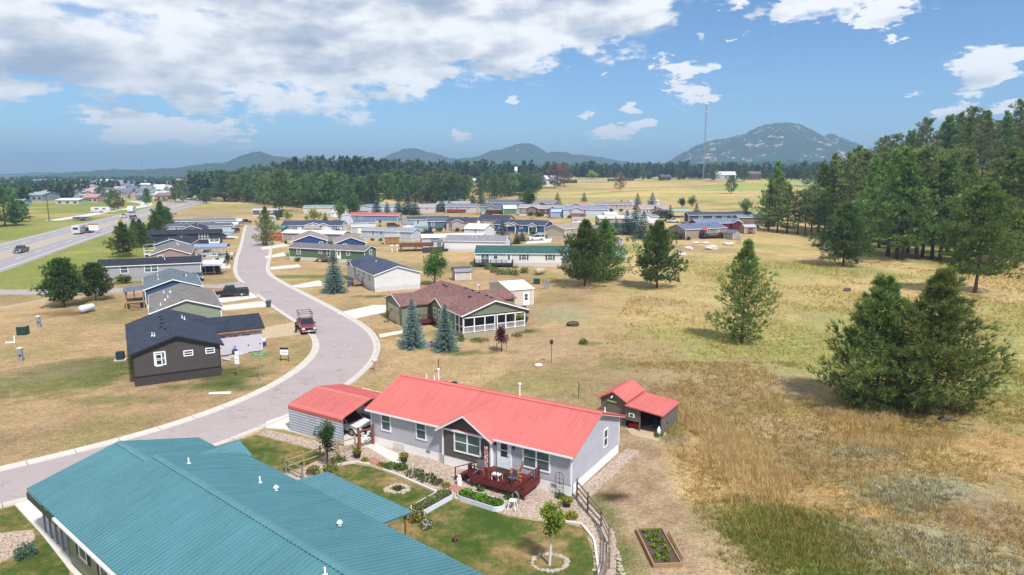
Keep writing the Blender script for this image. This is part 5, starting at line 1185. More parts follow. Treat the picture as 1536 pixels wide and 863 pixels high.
# individual field trees
for px,py,top,lb in ((1097,291,266,'round pine alone on the golden slope'),(690,291,270,'small pine on the slope left of the field grove'),(705,285,266,'second small pine on the slope left of the field grove'),(728,288,262,'tall pine at the left of the field grove'),(965,271,256,'small pine at the top left of the field'),(1020,270,254,'small pine right of the log hut'),(1165,290,262,'pine below the far log house'),(1210,280,255,'pine at the top right of the golden slope'),(1225,284,262,'small pine at the right end of the golden slope'),(930,286,262,None),(1071,272,252,'small pine left of the log house'),(1116,273,250,'pine beside the far log house')):
    p=at(px,py); hh=(py-top)*math.hypot(p.x,p.y)/1024
    if lb: put(T9,p,hh/15*1.0,px,lb,'pine tree','pines on the field')
DP=pine('dead_pine',10,3.4,91,nb=40,nt=14,nn=6,col=S(124,104,92,.5),base=.15,shape=.5,tl=.7,tw=.12); p=at(930,287); put(DP,p,(287-262)*math.hypot(p.x,p.y)/1024/10,0,'brown dying pine on the golden field','pine tree')
for px,py,top,lb in ((832,283,248,'grey brown dead pine by the dark long fence'),(846,280,246,'taller dead pine by the dark long fence')):
    p=at(px,py); put(DP,p,(py-top)*math.hypot(p.x,p.y)/1024/10,px,lb,'pine tree','dead pines by the fence')
# pine ridge behind the village
FP=[T8,T9,T10]; rr=random.Random(3); fgroup='pines of the ridge behind the village'; flab='dark green pine in the ridge wood behind the village'
cnt=0; placed=[]
def wood_strip(n,x0,x1,ybase,hgt,lab,grp,mind=5.0,pyj=6,cols=None,sc=1.0):
    global cnt
    k=0; tries=0
    while k<n and tries<n*30:
        tries+=1; px=rr.uniform(x0,x1); py=ybase(px)-abs(rr.gauss(0,1))*pyj
        p=at(px,py)
        if any((p.x-a)**2+(p.y-b)**2<mind**2 for a,b in placed): continue
        placed.append((p.x,p.y)); d=math.hypot(p.x,p.y); h=hgt(px)*rr.uniform(.8,1.15)
        s=h/15*sc; put(rr.choice(FP),p,(s*rr.uniform(.85,1.2),s*rr.uniform(.85,1.2),s),rr.random()*6,lab,'pine tree',grp); k+=1; cnt+=1
def ib(pts): return lambda x: float(np.interp(x,[a for a,b in pts],[b for a,b in pts]))
wood_strip(82,335,562,ib([(330,302),(380,305),(430,311),(470,314),(520,320),(560,318)]),lambda x:17,flab,fgroup,7,5)
wood_strip(44,572,700,ib([(572,300),(640,306),(700,303)]),lambda x:16.5,flab,fgroup,7,4)
wood_strip(22,716,812,ib([(716,300),(742,300),(812,288)]),lambda x:15.5,flab,fgroup,7,5)
# right-hand forest: the front rank measured, the rest filling the slope behind
fl='green ponderosa pine in the right hand forest'; fg='pines of the right hand forest'
front=[(1152,347,66),(1166,349,74),(1180,350,66),(1161,340,88),(1196,352,58),(1207,354,62),(1216,353,66),(1236,355,70),(1228,348,92),(1245,350,104),(1302,378,120),(1318,372,150),(1332,385,158),(1345,389,165),(1353,390,140),(1374,389,172),(1384,386,150),(1398,388,180),(1410,392,176),(1420,380,170),(1500,398,210),(1522,402,225),(1290,362,125),(1270,356,115),(1362,380,190),(1440,385,190),(1530,388,240)]
T11=pine('pine_tree',18,4.9,101,whorl=5,flat=.3,nb=72,nt=26,nn=8,col=S(92,114,58,.6),base=.14,shape=1.0,tl=.62,tw=.12,irregular=.26)
T12=pine('pine_tree',19,4.9,102,whorl=5,flat=.3,nb=72,nt=24,nn=8,col=S(104,126,62,.6),base=.08,shape=1.15,tl=.62,tw=.12,irregular=.3)
T13=pine('pine_tree',19,4.5,103,whorl=4,flat=.3,nb=60,nt=24,nn=8,col=S(108,118,72,.58),base=.28,shape=.6,tl=.62,tw=.12,irregular=.45,open_=.12)
RP=[T11,T12,T13,T12]
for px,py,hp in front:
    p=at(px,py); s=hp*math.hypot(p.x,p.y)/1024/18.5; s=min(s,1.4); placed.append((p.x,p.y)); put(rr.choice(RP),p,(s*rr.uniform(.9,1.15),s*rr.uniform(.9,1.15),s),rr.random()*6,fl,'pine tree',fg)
k=0; tries=0
while k<96 and tries<6000:
    tries+=1; x=rr.uniform(96,290); y=rr.uniform(120,380)
    s_=((x-105)*68+(y-233)*19)/70.6; s2=(x-.455*y)/1.1
    if min(s_,s2)<3 or x>.86*y+14: continue
    if any((x-a)**2+(y-b)**2<5.2**2 for a,b in placed): continue
    placed.append((x,y)); s=rr.uniform(.95,1.3); put(rr.choice(RP),(x,y,float(H(x,y))-.1),(s*rr.uniform(.9,1.15),s*rr.uniform(.9,1.15),s),rr.random()*6,fl,'pine tree',fg); k+=1
# far-off woods: one mass each
def lowtree(rng,h):
    n=26; z=h*(.12+.88*rng.random(n)**.8); r=h*.2*(1-(z/h)**1.6)+.3; a=rng.random(n)*6.28
    C=np.stack([np.cos(a)*r*.7,np.sin(a)*r*.7,z],1); D=unit(np.stack([np.cos(a),np.sin(a),.8+0*a],1))
    return C,D
def mass(name,pts,hr,seed,col,nn=3,ln=.22,wd=.13,colr=.35):
    rng=np.random.default_rng(seed); Cs=[];Ds=[];Ks=[];Ln=[]
    for x,y in pts:
        h=hr[0]+(hr[1]-hr[0])*rng.random(); C,D=lowtree(rng,h); Cs.append(C+np.array([x,y,float(H(x,y))])); Ds.append(D)
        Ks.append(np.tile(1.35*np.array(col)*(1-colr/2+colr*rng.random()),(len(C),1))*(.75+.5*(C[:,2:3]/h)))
    h=(hr[0]+hr[1])/2
    V,F,cc=tufts(np.concatenate(Cs),np.concatenate(Ds),nn,h*ln,h*wd,.5,rng,np.concatenate(Ks))
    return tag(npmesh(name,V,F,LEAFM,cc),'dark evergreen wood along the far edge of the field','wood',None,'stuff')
rng=np.random.default_rng(12); pts=[]
while len(pts)<2000:
    px=rng.uniform(300,1330); y=rng.uniform(0,1)**1.5; 
    Y=np.interp(px,[300,560,700,830,1000,1130,1250,1330],[500,560,700,850,900,880,700,640])+y*520; x=(px-768)/1024*Y*1.02
    pts.append((x,Y))
mass('distant_wood',[p for p in pts if vnoise(np.array([p[0]]),np.array([p[1]]),77,2,.012)[0]>.3],(8,21),4,S(70,90,62,.5))
pts=[]
for (cx,cy,rx,ry,n) in ((55,291,50,8,60),(20,298,22,6,40),(100,296,14,4,36),(170,287,30,2,10),(115,283,40,2,34),(250,282,50,2,30),(315,290,16,6,40),(320,278,40,4,60),(30,284,50,3,50),(220,275,100,2,80),(90,274,100,2,90)):
    for i in range(n):
        a=at(cx+rng.normal()*rx*.6,min(cy+rng.normal()*ry*.5,318)); pts.append((a.x,a.y))
o=mass('town_trees',pts,(7,12),5,S(76,100,66,.5),3,.25,.2); o['label']='mass of leafy green trees in the town in the valley'
# single trees by the highway, far left
for px,py,top,q,lb,wd in ((34,333,306,T8,'pointed dark pine beside the utility pole',1.5),(8,340,296,T9,'dark pine at the left edge by the highway',1.4),(24,338,318,T9,'low dark pine at the left edge by the highway',1.5),
     (171,316,291,T9,'round dark tree by the red roadside hut',1.3),(221,308,285,T8,'dark pine at the edge of the parking lot',1.0),(263,303,272,T8,'tall narrow pine by the town end of the highway',.9),(275,304,276,T9,'second tall pine by the town end of the highway',1.0),
     (310,306,286,T9,'dark pine at the left end of the golden mound',1.3),(305,304,290,T10,'smaller dark pine at the left end of the golden mound',1.3),(337,303,262,T10,'tall open pine at the left end of the ridge wood',1.1),(152,300,284,T9,'round tree near the pink roofed shop',1.5),(424,318,262,T9,'big pine on the golden mound at the ridge edge',1.1)):
    p=at(px,py); s=(py-top)*math.hypot(p.x,p.y)/1024/15; put(q,p,(s*wd,s*wd,s),px,lb,'pine tree','trees near the highway')
# ---------------------------------------------------------------- grasses
def grass(name,pts,h,w,n,cols,seed,lab,lean=.5,mat=None):
    rng=np.random.default_rng(seed); pts=np.array(pts); C=np.repeat(pts,n,0)+rng.normal(size=(len(pts)*n,2))*.09
    z=H(C[:,0],C[:,1]); ci=rng.integers(0,len(cols),len(pts)); K=1.55*np.array(cols)[np.repeat(ci,n)]*(.75+.5*rng.random((len(C),1)))
    d=unit(np.stack([rng.normal(size=len(C))*lean,rng.normal(size=len(C))*lean,np.ones(len(C))],1)); a=rng.random(len(C))*6.28; s=np.stack([np.cos(a),np.sin(a),0*a],1)
    L=(h*(.5+rng.random(len(C))))[:,None]; B=np.stack([C[:,0],C[:,1],z-.03],1)
    V=np.stack([B-s*w/2,B+s*w/2,B+d*L],1).reshape(-1,3); F=np.arange(len(V)).reshape(-1,3)
    return tag(npmesh(name,V,F,mat or GRM,np.repeat(K,3,0)),lab,'grass',None,'stuff')
GRM=attrmat('dry grass blades',.9,(),.1,translucent=.35)
def scatter(n,fn,x0,x1,y0,y1,seed):
    rng=np.random.default_rng(seed); X=rng.uniform(x0,x1,n); Y=rng.uniform(y0,y1,n); k=fn(X,Y); sel=rng.random(n)<k; return np.stack([X[sel],Y[sel]],1)
tr_=lambda x,y:sstep(0,1.2,x-(10.9+(y-38)*.05+(vnoise(x,y,3,3,.9)-.5)*.9))
fo=lambda x,y:tr_(x,y)*(x<.83*y+4)
g1=scatter(46000,lambda x,y:fo(x,y)*sstep(.3,.6,vnoise(x,y,8,4,.22)),9,62,26,74,1)
grass('meadow_grass',g1,.34,.045,5,[S(184,154,92,.6),S(170,140,84,.55),S(196,168,108,.6),S(150,138,70,.55)],1,'knee high dry golden meadow grass on the right')
bl=lambda px,py,rx,ry:(lambda p:lambda x,y:1-sstep(.6,1.15,np.sqrt(((x-p.x)/rx)**2+((y-p.y)/ry)**2)+(vnoise(x,y,21,3,.6)-.5)*.9))(at(px,py))
def patch(px,py,rx,ry,n,seed):
    p=at(px,py); return scatter(n,bl(px,py,rx,ry),p.x-rx*1.3,p.x+rx*1.3,p.y-ry*1.3,p.y+ry*1.3,seed)
grass('green_grass',np.concatenate([patch(1225,825,5,4.5,5200,2),patch(1165,800,3.5,4,2600,3),patch(1480,560,8,12,5000,4)]),.3,.04,6,[S(138,144,72,.5),S(118,130,64,.48),S(164,164,92,.54)],2,'patch of taller green grass at the bottom right')
grass('tan_grass',np.concatenate([patch(1110,690,3,7,5200,5),patch(1060,640,2,6,2400,6),patch(1290,630,4,2,1800,7),patch(1340,665,5,1.4,1300,8)]),.5,.04,7,[S(206,178,124,.6),S(192,160,110,.56),S(218,196,146,.62)],3,'tall amber grass beside the mown strip')
sg=np.concatenate([patch(1370,745,3.4,2.2,900,9),patch(1300,680,2.8,1.2,240,10),patch(1420,822,5,2.6,420,11),patch(1330,810,3.5,2.6,260,12),patch(1450,840,3,2,240,13)])
grass('sagebrush',sg,.3,.07,14,[S(190,188,158,.6),S(172,168,136,.58),S(200,196,170,.6),S(150,140,112,.55)],4,'low silvery sagebrush in the meadow at the lower right',.8)
far=scatter(30000,lambda x,y:sstep(.35,.6,vnoise(x,y,5,3,.08))*(x>.28*y-12)*(x<.8*y),8,110,72,160,14)
grass('far_meadow_grass',far,.4,.09,4,[S(204,174,106,.6),S(186,160,96,.58),S(166,160,82,.56)],5,'golden meadow grass further back on the right')
yd=scatter(42000,lambda x,y:.5*sstep(.35,.6,vnoise(x,y,31,3,.2))*(((x>-14.5)&(y>62)&(x<16+0*y))|(x<-36+.0*y)|((x<-27)&(y<62)&(y>51+0*x)))*(1-((x>-48)&(x<-28)&(y>63)&(y<84))),-75,16,50,125,15)
def off_road(P):
    kx=np.array([p.x for p in KL2]); ky=np.array([p.y for p in KL2]); rx=np.array([p.x for p in KR2]); ry=np.array([p.y for p in KR2])
    o=np.argsort(ky); l=np.interp(P[:,1],ky[o],kx[o]); o=np.argsort(ry); r=np.interp(P[:,1],ry[o],rx[o]); return P[(P[:,0]<l-1)|(P[:,0]>r+1)]
yd=off_road(yd)
hxy=np.array([(o.location.x,o.location.y,1) for o in COL.objects if o.parent is None and o.get('category') in('house','workshop','shed','carport')])
d=np.sqrt(((yd[:,None,:]-hxy[None,:,:2])**2).sum(2)); yd=yd[d.min(1)>9.5]
grass('yard_grass',yd,.13,.045,3,[S(176,146,100,.6),S(160,130,84,.58),S(140,128,74,.56)],6,'short dry lawn grass around the homes')
# ---------------------------------------------------------------- vehicles
TYRE=plain('tyre rubber',(.015,.015,.016),.8); RIM=plain('alloy rim',(.4,.41,.42),.35,.6); CHR=plain('chrome',(.5,.5,.52),.25,.8); RL=plain('red lamp',(.35,.02,.02),.3); HLM=plain('headlamp glass',(.7,.72,.74),.15)
CGL=glass((.02,.025,.03))
def carpaint(c):
    key=('car',c)
    if key in MATS: return MATS[key]
    m,nt,bs=newmat('car paint'); f=noise(nt,objc(nt),1.5,4)
    nt.links.new(mixc(nt,1.0,c,mth(nt,'MULTIPLY_ADD',f,.2,.9),'MULTIPLY'),bs.inputs['Base Color']); bs.inputs['Roughness'].default_value=.28
    bs.inputs['Coat Weight'].default_value=.4; MATS[key]=m; return m
def vehicle(name,label,cat,p,head,col,kind='pickup',L=5.6,W=1.9,Hh=1.8,rack=False,group='parked vehicles',z=None):
    p=Vector(p); r=emptyobj(name,(p.x,p.y,(float(H(p.x,p.y))+.05) if z is None else z),R(head),label,cat,group); pm=carpaint(col); e=W/2
    wr=.37 if kind!='car' else .32; wb=(-L/2+L*.2,L/2-L*.19); belt=Hh*.60; g0=.3
    # lower body, profile along x (front at +x) with wheel arches
    def arch(cx): return [(cx+wr*1.15*math.cos(a),max(g0,.02+wr+wr*1.12*math.sin(a)-.0)) for a in [PI*k/6 for k in range(7)]]
    top=[(-L/2+.03,belt-.02),(-L/2,g0+.35),(-L/2+.05,g0)]
    pr=[(-L/2+.05,g0)]+arch(wb[0])[::-1]+arch(wb[1])[::-1]+[(L/2-.12,g0),(L/2,g0+.12),(L/2-.02,belt-.28),(L/2-.18,belt-.1)]
    if kind=='pickup': pr+=[(L*.20,belt+.02),(-L*.13,belt),(-L/2+.04,belt)]
    else: pr+=[(L*.22,belt+.02),(-L/2+.06,belt)]
    rings=[(e*.93,0),(e,.0)]
    m=MB(); n=len(pr)
    lay=[(-e+.06,.0),(-e,.0),(e,.0),(e-.06,0)]
    vs=[]; 
    for k,(yy,_) in enumerate(lay):
        ins=.05 if k in(0,3) else 0
        cx=sum(a for a,b in pr)/n; cz=sum(b for a,b in pr)/n
        for (x,zz) in pr:
            vs.append((x-(ins if x>L/2-.3 else -ins if x<-L/2+.3 else 0),yy,zz-(ins if zz>belt-.2 else 0)) if ins else (x,yy*(1 if zz>g0+.05 else .97),zz))
    fs=[tuple(range(n-1,-1,-1)),tuple(range(3*n,4*n))]
    for k in range(3): fs+=[(k*n+i,k*n+(i+1)%n,(k+1)*n+(i+1)%n,(k+1)*n+i) for i in range(n)]
    # reorder so the outer skin runs side to side
    m.add(vs,fs); 
    if kind=='pickup':   # open bed: raised sides
        x0,x1=-L/2+.06,-L*.135
        m.box(x0,-e+.02,belt-.02,x1,-e+.12,belt+.12); m.box(x0,e-.12,belt-.02,x1,e-.02,belt+.12); m.box(x0,-e+.12,belt-.02,x0+.08,e-.12,belt+.1)
    m.build('body',pm,r)
    if kind=='pickup':
        q=MB(); q.box(-L/2+.15,-e+.13,belt-.01,-L*.137,e-.13,belt+.012); q.build('bed_liner',BLACK,r); c0,c1,r0,r1=-L*.13,L*.2,-L*.10,L*.095
    elif kind=='suv': c0,c1,r0,r1=-L/2+.08,L*.23,-L/2+.32,L*.1
    elif kind=='van': c0,c1,r0,r1=-L/2+.05,L*.36,-L/2+.12,L*.26
    else: c0,c1,r0,r1=-L*.40,L*.22,-L*.24,L*.06
    ei=e*.80; q=MB(); b=belt-.005
    q.add([(c0,-e+.05,b),(c1,-e+.05,b),(c1,e-.05,b),(c0,e-.05,b),(r0,-ei,Hh-.04),(r1,-ei,Hh-.04),(r1,ei,Hh-.04),(r0,ei,Hh-.04)],[(0,3,2,1),(4,5,6,7),(0,1,5,4),(1,2,6,5),(2,3,7,6),(3,0,4,7)])
    q.build('window',CGL,r)
    q=MB(); q.box(r0+.03,-ei+.02,Hh-.045,r1-.03,ei-.02,Hh); 
    for s in(-1,1):   # pillars
        q.bar((c1-.01,s*(e-.055),b),(r1,s*ei,Hh-.03),.07,.06); q.bar((c0+.01,s*(e-.055),b),(r0,s*ei,Hh-.03),.1,.08)
        q.bar(((c0+c1)/2-.1,s*(e-.05),b),((r0+r1)/2-.05,s*(ei+.01),Hh-.03),.08,.05)
        if kind=='suv': q.bar((c0*.62,s*(e-.05),b),(r0*.62,s*(ei+.01),Hh-.03),.14,.05)
    q.build('roof',pm,r)
    for x in wb:
        for s in(-1,1):
            w=MB(); w.tube([(x,s*(e-.24),wr),(x,s*(e-.01),wr)],wr,14); o=w.build('wheel',TYRE,r)
            w=MB(); w.tube([(x,s*(e-.03),wr),(x,s*(e+.005),wr)],wr*.62,12); w.build('rim',RIM,o)
    for s in(-1,1):
        q=MB(); q.box(L/2-.1,s*(e-.25)-.17,belt-.38,L/2+.005,s*(e-.25)+.17,belt-.2); q.build('headlight',HLM,r)
        q=MB(); q.box(-L/2-.012,s*(e-.12)-.08,belt-.4,-L/2+.06,s*(e-.12)+.08,belt-.12); q.build('tail_light',RL,r)
        q=MB(); q.box(c1-.35,s*(e+.1)-.09,b,c1-.25,s*(e+.1)+.09,b+.16); q.build('mirror',BLACK,r)
    q=MB(); q.box(L/2-.06,-e*.55,belt-.42,L/2+.015,e*.55,belt-.16); q.build('grille',BLACK,r)
    q=MB(); q.box(L/2-.1,-e*.94,g0+.06,L/2+.07,e*.94,g0+.24); q.build('bumper',CHR if kind=='pickup' else BLACK,r); q=MB(); q.box(-L/2-.06,-e*.92,g0+.1,-L/2+.05,e*.92,g0+.26); q.build('bumper',CHR if kind=='pickup' else BLACK,r)
    q=MB(); q.box(L/2+.07,-.16,g0+.1,L/2+.08,.16,g0+.2); q.build('number_plate',TRIM,r)
    if rack:
        q=MB()
        for x in(-L/2+.3,-L*.15): 
            for s in(-1,1): q.bar((x,s*(e-.08),belt),(x,s*(e-.12),Hh+.55),.05)
        for s in(-1,1): q.bar((-L/2+.1,s*(e-.12),Hh+.55),(L*.12,s*(e-.12),Hh+.55),.05)
        for x in(-L/2+.3,-L*.15,L*.1): q.bar((x,-e+.0,Hh+.6),(x,e-.0,Hh+.6),.05)
        for s in(-1,1): q.bar((L*.1,s*(e-.12),Hh+.55),(L*.1,s*(e-.2),Hh-.02),.04)
        q.build('ladder_rack',BLACK,r)
    return r
BK=(.012,.014,.02); WH=(.72,.73,.75); SV=(.4,.42,.46)
vehicle('pickup_truck','burgundy pickup truck with a black ladder rack parked on the kerb','pickup truck',at(460,496).xy,-66,S(150,54,74,.62),'pickup',5.3,1.9,1.75,True)
vehicle('pickup_truck','black crew cab pickup truck parked on a concrete driveway','pickup truck',at(346,445).xy,203,BK,'pickup',5.9,2.0,1.95)
vehicle('sport_utility_vehicle','black sport utility vehicle under the white metal carport','suv',at(312,411).xy,196,BK,'suv',5.0,1.95,1.8)
vehicle('pickup_truck','silver pickup truck under the blue grey metal carport','pickup truck',at(312,385).xy,192,SV,'pickup',5.8,1.95,1.85)
vehicle('parked_car','light blue car nose out beside the timber ramp','car',at(297,420).xy,-60,S(150,172,190,.5),'car',4.6,1.8,1.45)
vehicle('parked_car','white car with a black lower grille at the front of the red carport','car',(-13.6,53.6),-33,WH,'car',4.7,1.85,1.5,z=.1)
vehicle('sport_utility_vehicle','white sport utility vehicle with black wheels in the red carport','suv',(-11.9,56.6),-33,WH,'suv',5.0,2.0,1.95,z=.1)
vehicle('sport_utility_vehicle','white sport utility vehicle parked in front of the navy blue house','suv',at(804,361).xy,200,WH,'suv',5.3,2.0,1.9)
vehicle('parked_car','dark car at the far end of the street','car',at(369,335).xy,20,S(40,44,52,.5),'suv',4.6,1.9,1.7)
vehicle('parked_car','dark grey car beside the small slate blue house','car',at(639,352).xy,200,S(80,84,92,.4),'car',4.8,1.9,1.5)
vehicle('parked_car','grey car tucked under the dark roofed carport','car',at(1000,327).xy,190,S(120,126,130,.4),'car',4.6,1.8,1.5)
for px_,py_,hd__,c_,k_,lb_ in ((716,372,30,WH,'suv','white car behind the white detached garage'),(905,338,190,S(150,60,60,.5),'suv','red car among the back row homes'),(1080,341,10,SV,'suv','silver car between the maroon house and the playhouse'),
   (842,352,20,SV,'car','silver car right of the tan house'),(455,356,-70,S(60,66,80,.4),'suv','dark blue car by the royal blue gable homes'),(700,331,5,WH,'car','white car below the brick red deck'),(1010,334,170,WH,'pickup','white pickup on the drive below the peach house'),(590,341,20,S(110,96,90,.4),'suv','brown car beside the white bunkhouse'),(735,327,5,S(90,110,150,.45),'suv','blue car below the sage green long house'),(349,349,200,S(120,30,34,.5),'suv','dark red car at the end of the first row')):
    vehicle('parked_car',lb_,'car',at(px_,py_).xy,hd__,c_,k_,4.8,1.9,1.65)
vehicle('parked_car','black car under the pale blue metal carport','car',at(329,357).xy,195,BK,'car',4.6,1.8,1.5)
hd_=109-1
def on_hw(i_off,py_,label,name,cat,col,kind,Lk,flip=0,px=None,rack=False):
    p=at(px,py_); o=vehicle(name,label,cat,p.xy,hd_+(180 if flip else 0)-2,col,kind,Lk,1.95,1.85 if kind!='car' else 1.5,group='vehicles on the highway'); return o
on_hw(0,379,'grey pickup truck driving alone on the highway at the left edge','pickup_truck','pickup truck',S(126,116,124,.5),'pickup',5.8,1,32)
on_hw(0,349,'dark pickup truck towing the white caravan on the highway','pickup_truck','pickup truck',BK,'pickup',5.8,0,134)
on_hw(0,327,'white pickup truck towing a white camper towards the camera','pickup_truck','pickup truck',WH,'pickup',5.9,1,186)
on_hw(0,329,'grey truck with a white body in the near lane of the highway','pickup_truck','pickup truck',S(150,150,156,.5),'van',6.2,0,200)
def trailer(name,label,p,head,L,W,Hh,col,cat='trailer',z=None):
    r=emptyobj(name,(p[0],p[1],float(H(p[0],p[1]))+.05),R(head),label,cat,'trailers and campers'); m=MB(); c=.35
    pr=[(-L/2,.5),(L/2-.3,.5),(L/2,.9),(L/2-.15,Hh*.7),(L/2-.8,Hh),(-L/2+.2,Hh),(-L/2,Hh-.3)]
    m.prism([(a,b) for a,b in pr],-W/2,W/2,'y'); m.build('body',carpaint(col),r)
    m=MB(); 
    for s in(-1,1): m.box(-L*.3,s*W/2-.01,Hh*.55,-L*.1,s*W/2+.01,Hh*.78); m.box(L*.1,s*W/2-.01,Hh*.55,L*.25,s*W/2+.01,Hh*.78)
    m.box(-L/2-.01,-W*.3,Hh*.55,-L/2+.01,W*.3,Hh*.8); m.build('window',CGL,r)
    m=MB(); 
    for s in(-1,1): m.box(-L/2+.1,s*W/2-.008,.9,L/2-.2,s*W/2+.008,1.1)
    m.build('stripe',plain('grey stripe',(.2,.21,.23),.5),r)
    for x in(-.45,.45):
        for s in(-1,1): w=MB(); w.tube([(x,s*(W/2-.25),.36),(x,s*(W/2+.01),.36)],.36,12); w.build('wheel',TYRE,r)
    m=MB(); m.bar((L/2-.3,-.5,.5),(L/2+1.1,0,.5),.1); m.bar((L/2-.3,.5,.5),(L/2+1.1,0,.5),.1); m.build('drawbar',BLACK,r); return r
p=at(119,351); trailer('caravan','white caravan towed along the highway by a dark pickup',p.xy,107,7.5,2.5,3.0,S(226,226,226,.66),'caravan')
p=at(198,319); trailer('caravan','large white camper behind the white pickup on the highway',p.xy,288,8.5,2.5,3.4,S(236,236,240,.7),'caravan')
p=at(152,319); trailer('camper','white camper parked on the grass beside the frontage road',p.xy,20,9,2.5,2.9,S(236,236,236,.7),'caravan')
p=at(124,331); trailer('camper','low grey trailer parked at the roadside sand lot',p.xy,15,7,2.4,1.6,S(120,134,160,.5),'trailer')
p=at(402,334); trailer('camper','white camper parked beside the small green spruces',p.xy,60,7,2.4,2.9,S(230,232,236,.68),'caravan')
p=at(556,352); 
# boat on its trailer between carports
b=emptyobj('boat',(*at(330,391).xy,.3),R(14),'white motor boat on a trailer beside the green shrub','boat')
m=MB(); m.add([(-3,-1,.9),(1.6,-1,.95),(3.3,0,1.15),(1.6,1,.95),(-3,1,.9),(-2.9,-.7,.3),(1.2,-.6,.3),(2.6,0,.55),(1.2,.6,.3),(-2.9,.7,.3)],[(0,5,6,1),(1,6,7,2),(2,7,8,3),(3,8,9,4),(4,9,5,0),(9,8,7,6,5),(0,1,2,3,4)]); m.build('hull',carpaint(WH),b)
m=MB(); m.add([(-.2,-.75,.95),(.9,-.55,.98),(.9,.55,.98),(-.2,.75,.95),(-.2,-.7,1.5),(-.2,.7,1.5)],[(0,1,4),(2,3,5),(1,2,5,4),(0,4,5,3)]); m.build('windscreen',CGL,b)
for s in(-1,1): m=MB(); m.tube([(-.6,s*.95,.05),(-.6,s*1.15,.05)],.33,12); m.build('wheel',TYRE,b)
# ---------------------------------------------------------------- person beside the pickup
SKIN=plain('skin',S(196,150,124,.6),.6,0,.04)
def skinchain(name,verts,edges,rad,mat,parent,levels=2):
    me=bpy.data.meshes.new(name); me.from_pydata(verts,edges,[]); me.update(); me.materials.append(mat)
    o=bpy.data.objects.new(name,me); COL.objects.link(o); o.parent=parent
    sk=o.modifiers.new('skin','SKIN'); sk.use_smooth_shade=True
    for i,v in enumerate(me.skin_vertices[0].data): v.radius=(rad[i],rad[i]) if not isinstance(rad[i],tuple) else rad[i]; v.use_root=(i==0)
    s=o.modifiers.new('sub','SUBSURF'); s.levels=levels; s.render_levels=levels; return o
pp=at(445,500); pr_=emptyobj('person',(pp.x,pp.y,.05),R(0),'person in a dark shirt and trousers leaning into the burgundy pickup','person')
V_=[(0,0,.95),(0,0,1.15),(.04,0,1.38),(.08,0,1.5),(.12,0,1.6),(.15,0,1.72),  # spine, neck, head
    (-.0,.19,1.42),(.12,.27,1.18),(.33,.25,1.14),(-.0,-.19,1.42),(.14,-.26,1.18),(.36,-.22,1.2),  # arms
    (0,.1,.9),(.03,.12,.5),(-.02,.13,.09),(.13,.14,.04),(0,-.1,.9),(-.06,-.12,.5),(-.12,-.13,.09),(.03,-.14,.04),
    (.42,.25,1.14),(.45,-.22,1.22),(.4,.30,1.16),(.43,-.17,1.25)]
E_=[(0,1),(1,2),(2,3),(3,4),(4,5),(2,6),(6,7),(7,8),(2,9),(9,10),(10,11),(0,12),(12,13),(13,14),(14,15),(0,16),(16,17),(17,18),(18,19),(8,20),(11,21),(8,22),(11,23)]
Rd=[.10,.11,.12,.06,.085,.09,.065,.05,.036,.065,.05,.036,.09,.065,.045,.035,.09,.065,.045,.035,.03,.03,.012,.012]
skinchain('body',V_,E_,Rd,SKIN,pr_)
skinchain('shirt',[(0,0,.96),(0,0,1.15),(.04,0,1.4),(-.0,.19,1.43),(.1,.26,1.22),(-.0,-.19,1.43),(.12,-.25,1.22)],[(0,1),(1,2),(2,3),(3,4),(2,5),(5,6)],[.18,.19,.20,.10,.08,.10,.08],plain('dark shirt',(.02,.02,.03),.9),pr_)
skinchain('trousers',[(0,0,.97),(0,.1,.9),(.03,.12,.5),(-.02,.13,.12),(0,-.1,.9),(-.06,-.12,.5),(-.12,-.13,.12)],[(0,1),(1,2),(2,3),(0,4),(4,5),(5,6)],[.165,.115,.09,.07,.115,.09,.07],plain('charcoal trousers',(.03,.03,.035),.9),pr_)
m=MB(); m.ball((.135,0,1.72),.108,10,6,sq=(1,.95,.85)); m.build('hair',plain('dark cap',(.02,.015,.015),.8),pr_,True)
m=MB(); m.ball((.232,0,1.655),.014,6,4); 
for s in(-1,1): m.ball((.222,s*.032,1.685),.010,6,4)
m.build('face',plain('dark features',(.06,.04,.035),.6),pr_)
# ---------------------------------------------------------------- fences
def railfence(label,pts,rails=(.45,.95),posth=1.15,mat=None,pw=.11,rw_=.07,name='rail_fence',step=2.3,group='timber fences',ends=True,cat='fence'):
    r=emptyobj(name,(0,0,0),0,label,cat,group); mt=mat or wood(S(150,134,116,.55)); pts=[Vector((p[0],p[1],float(H(p[0],p[1])))) for p in pts]
    P=[]; 
    for a,b in zip(pts,pts[1:]):
        n=max(1,round((b-a).length/step))
        for i in range(n): P.append(a.lerp(b,i/n))
    P.append(pts[-1]); r.location=P[0]; o=P[0].copy()
    if len(P)<40:
        for p in P: m=MB(); q=p-o; m.box(q.x-pw/2,q.y-pw/2,-.1,q.x+pw/2,q.y+pw/2,posth+rnd.uniform(-.04,.04)); m.build('post',mt,r)
    else:
        m=MB()
        for p in P: q=p-o; m.box(q.x-pw/2,q.y-pw/2,q.z-.1,q.x+pw/2,q.y+pw/2,q.z+posth)
        m.build('posts',mt,r)
    for h in rails:
        m=MB()
        for a,b in zip(P,P[1:]): m.bar(a-o+Vector((0,0,h+rnd.uniform(-.02,.02))),b-o+Vector((0,0,h+rnd.uniform(-.02,.02))),rw_)
        m.build('rail',mt,r)
    return r
railfence('weathered grey split rail fence curving down beside the gravel strip',[(4.25,41.75),(4.75,39.9),(5.35,38.0),(5.55,36),(5.2,33.6),(4.3,31)],(.35,.75,1.1),1.3,step=1.9)
TW=wood(S(198,170,116,.6))
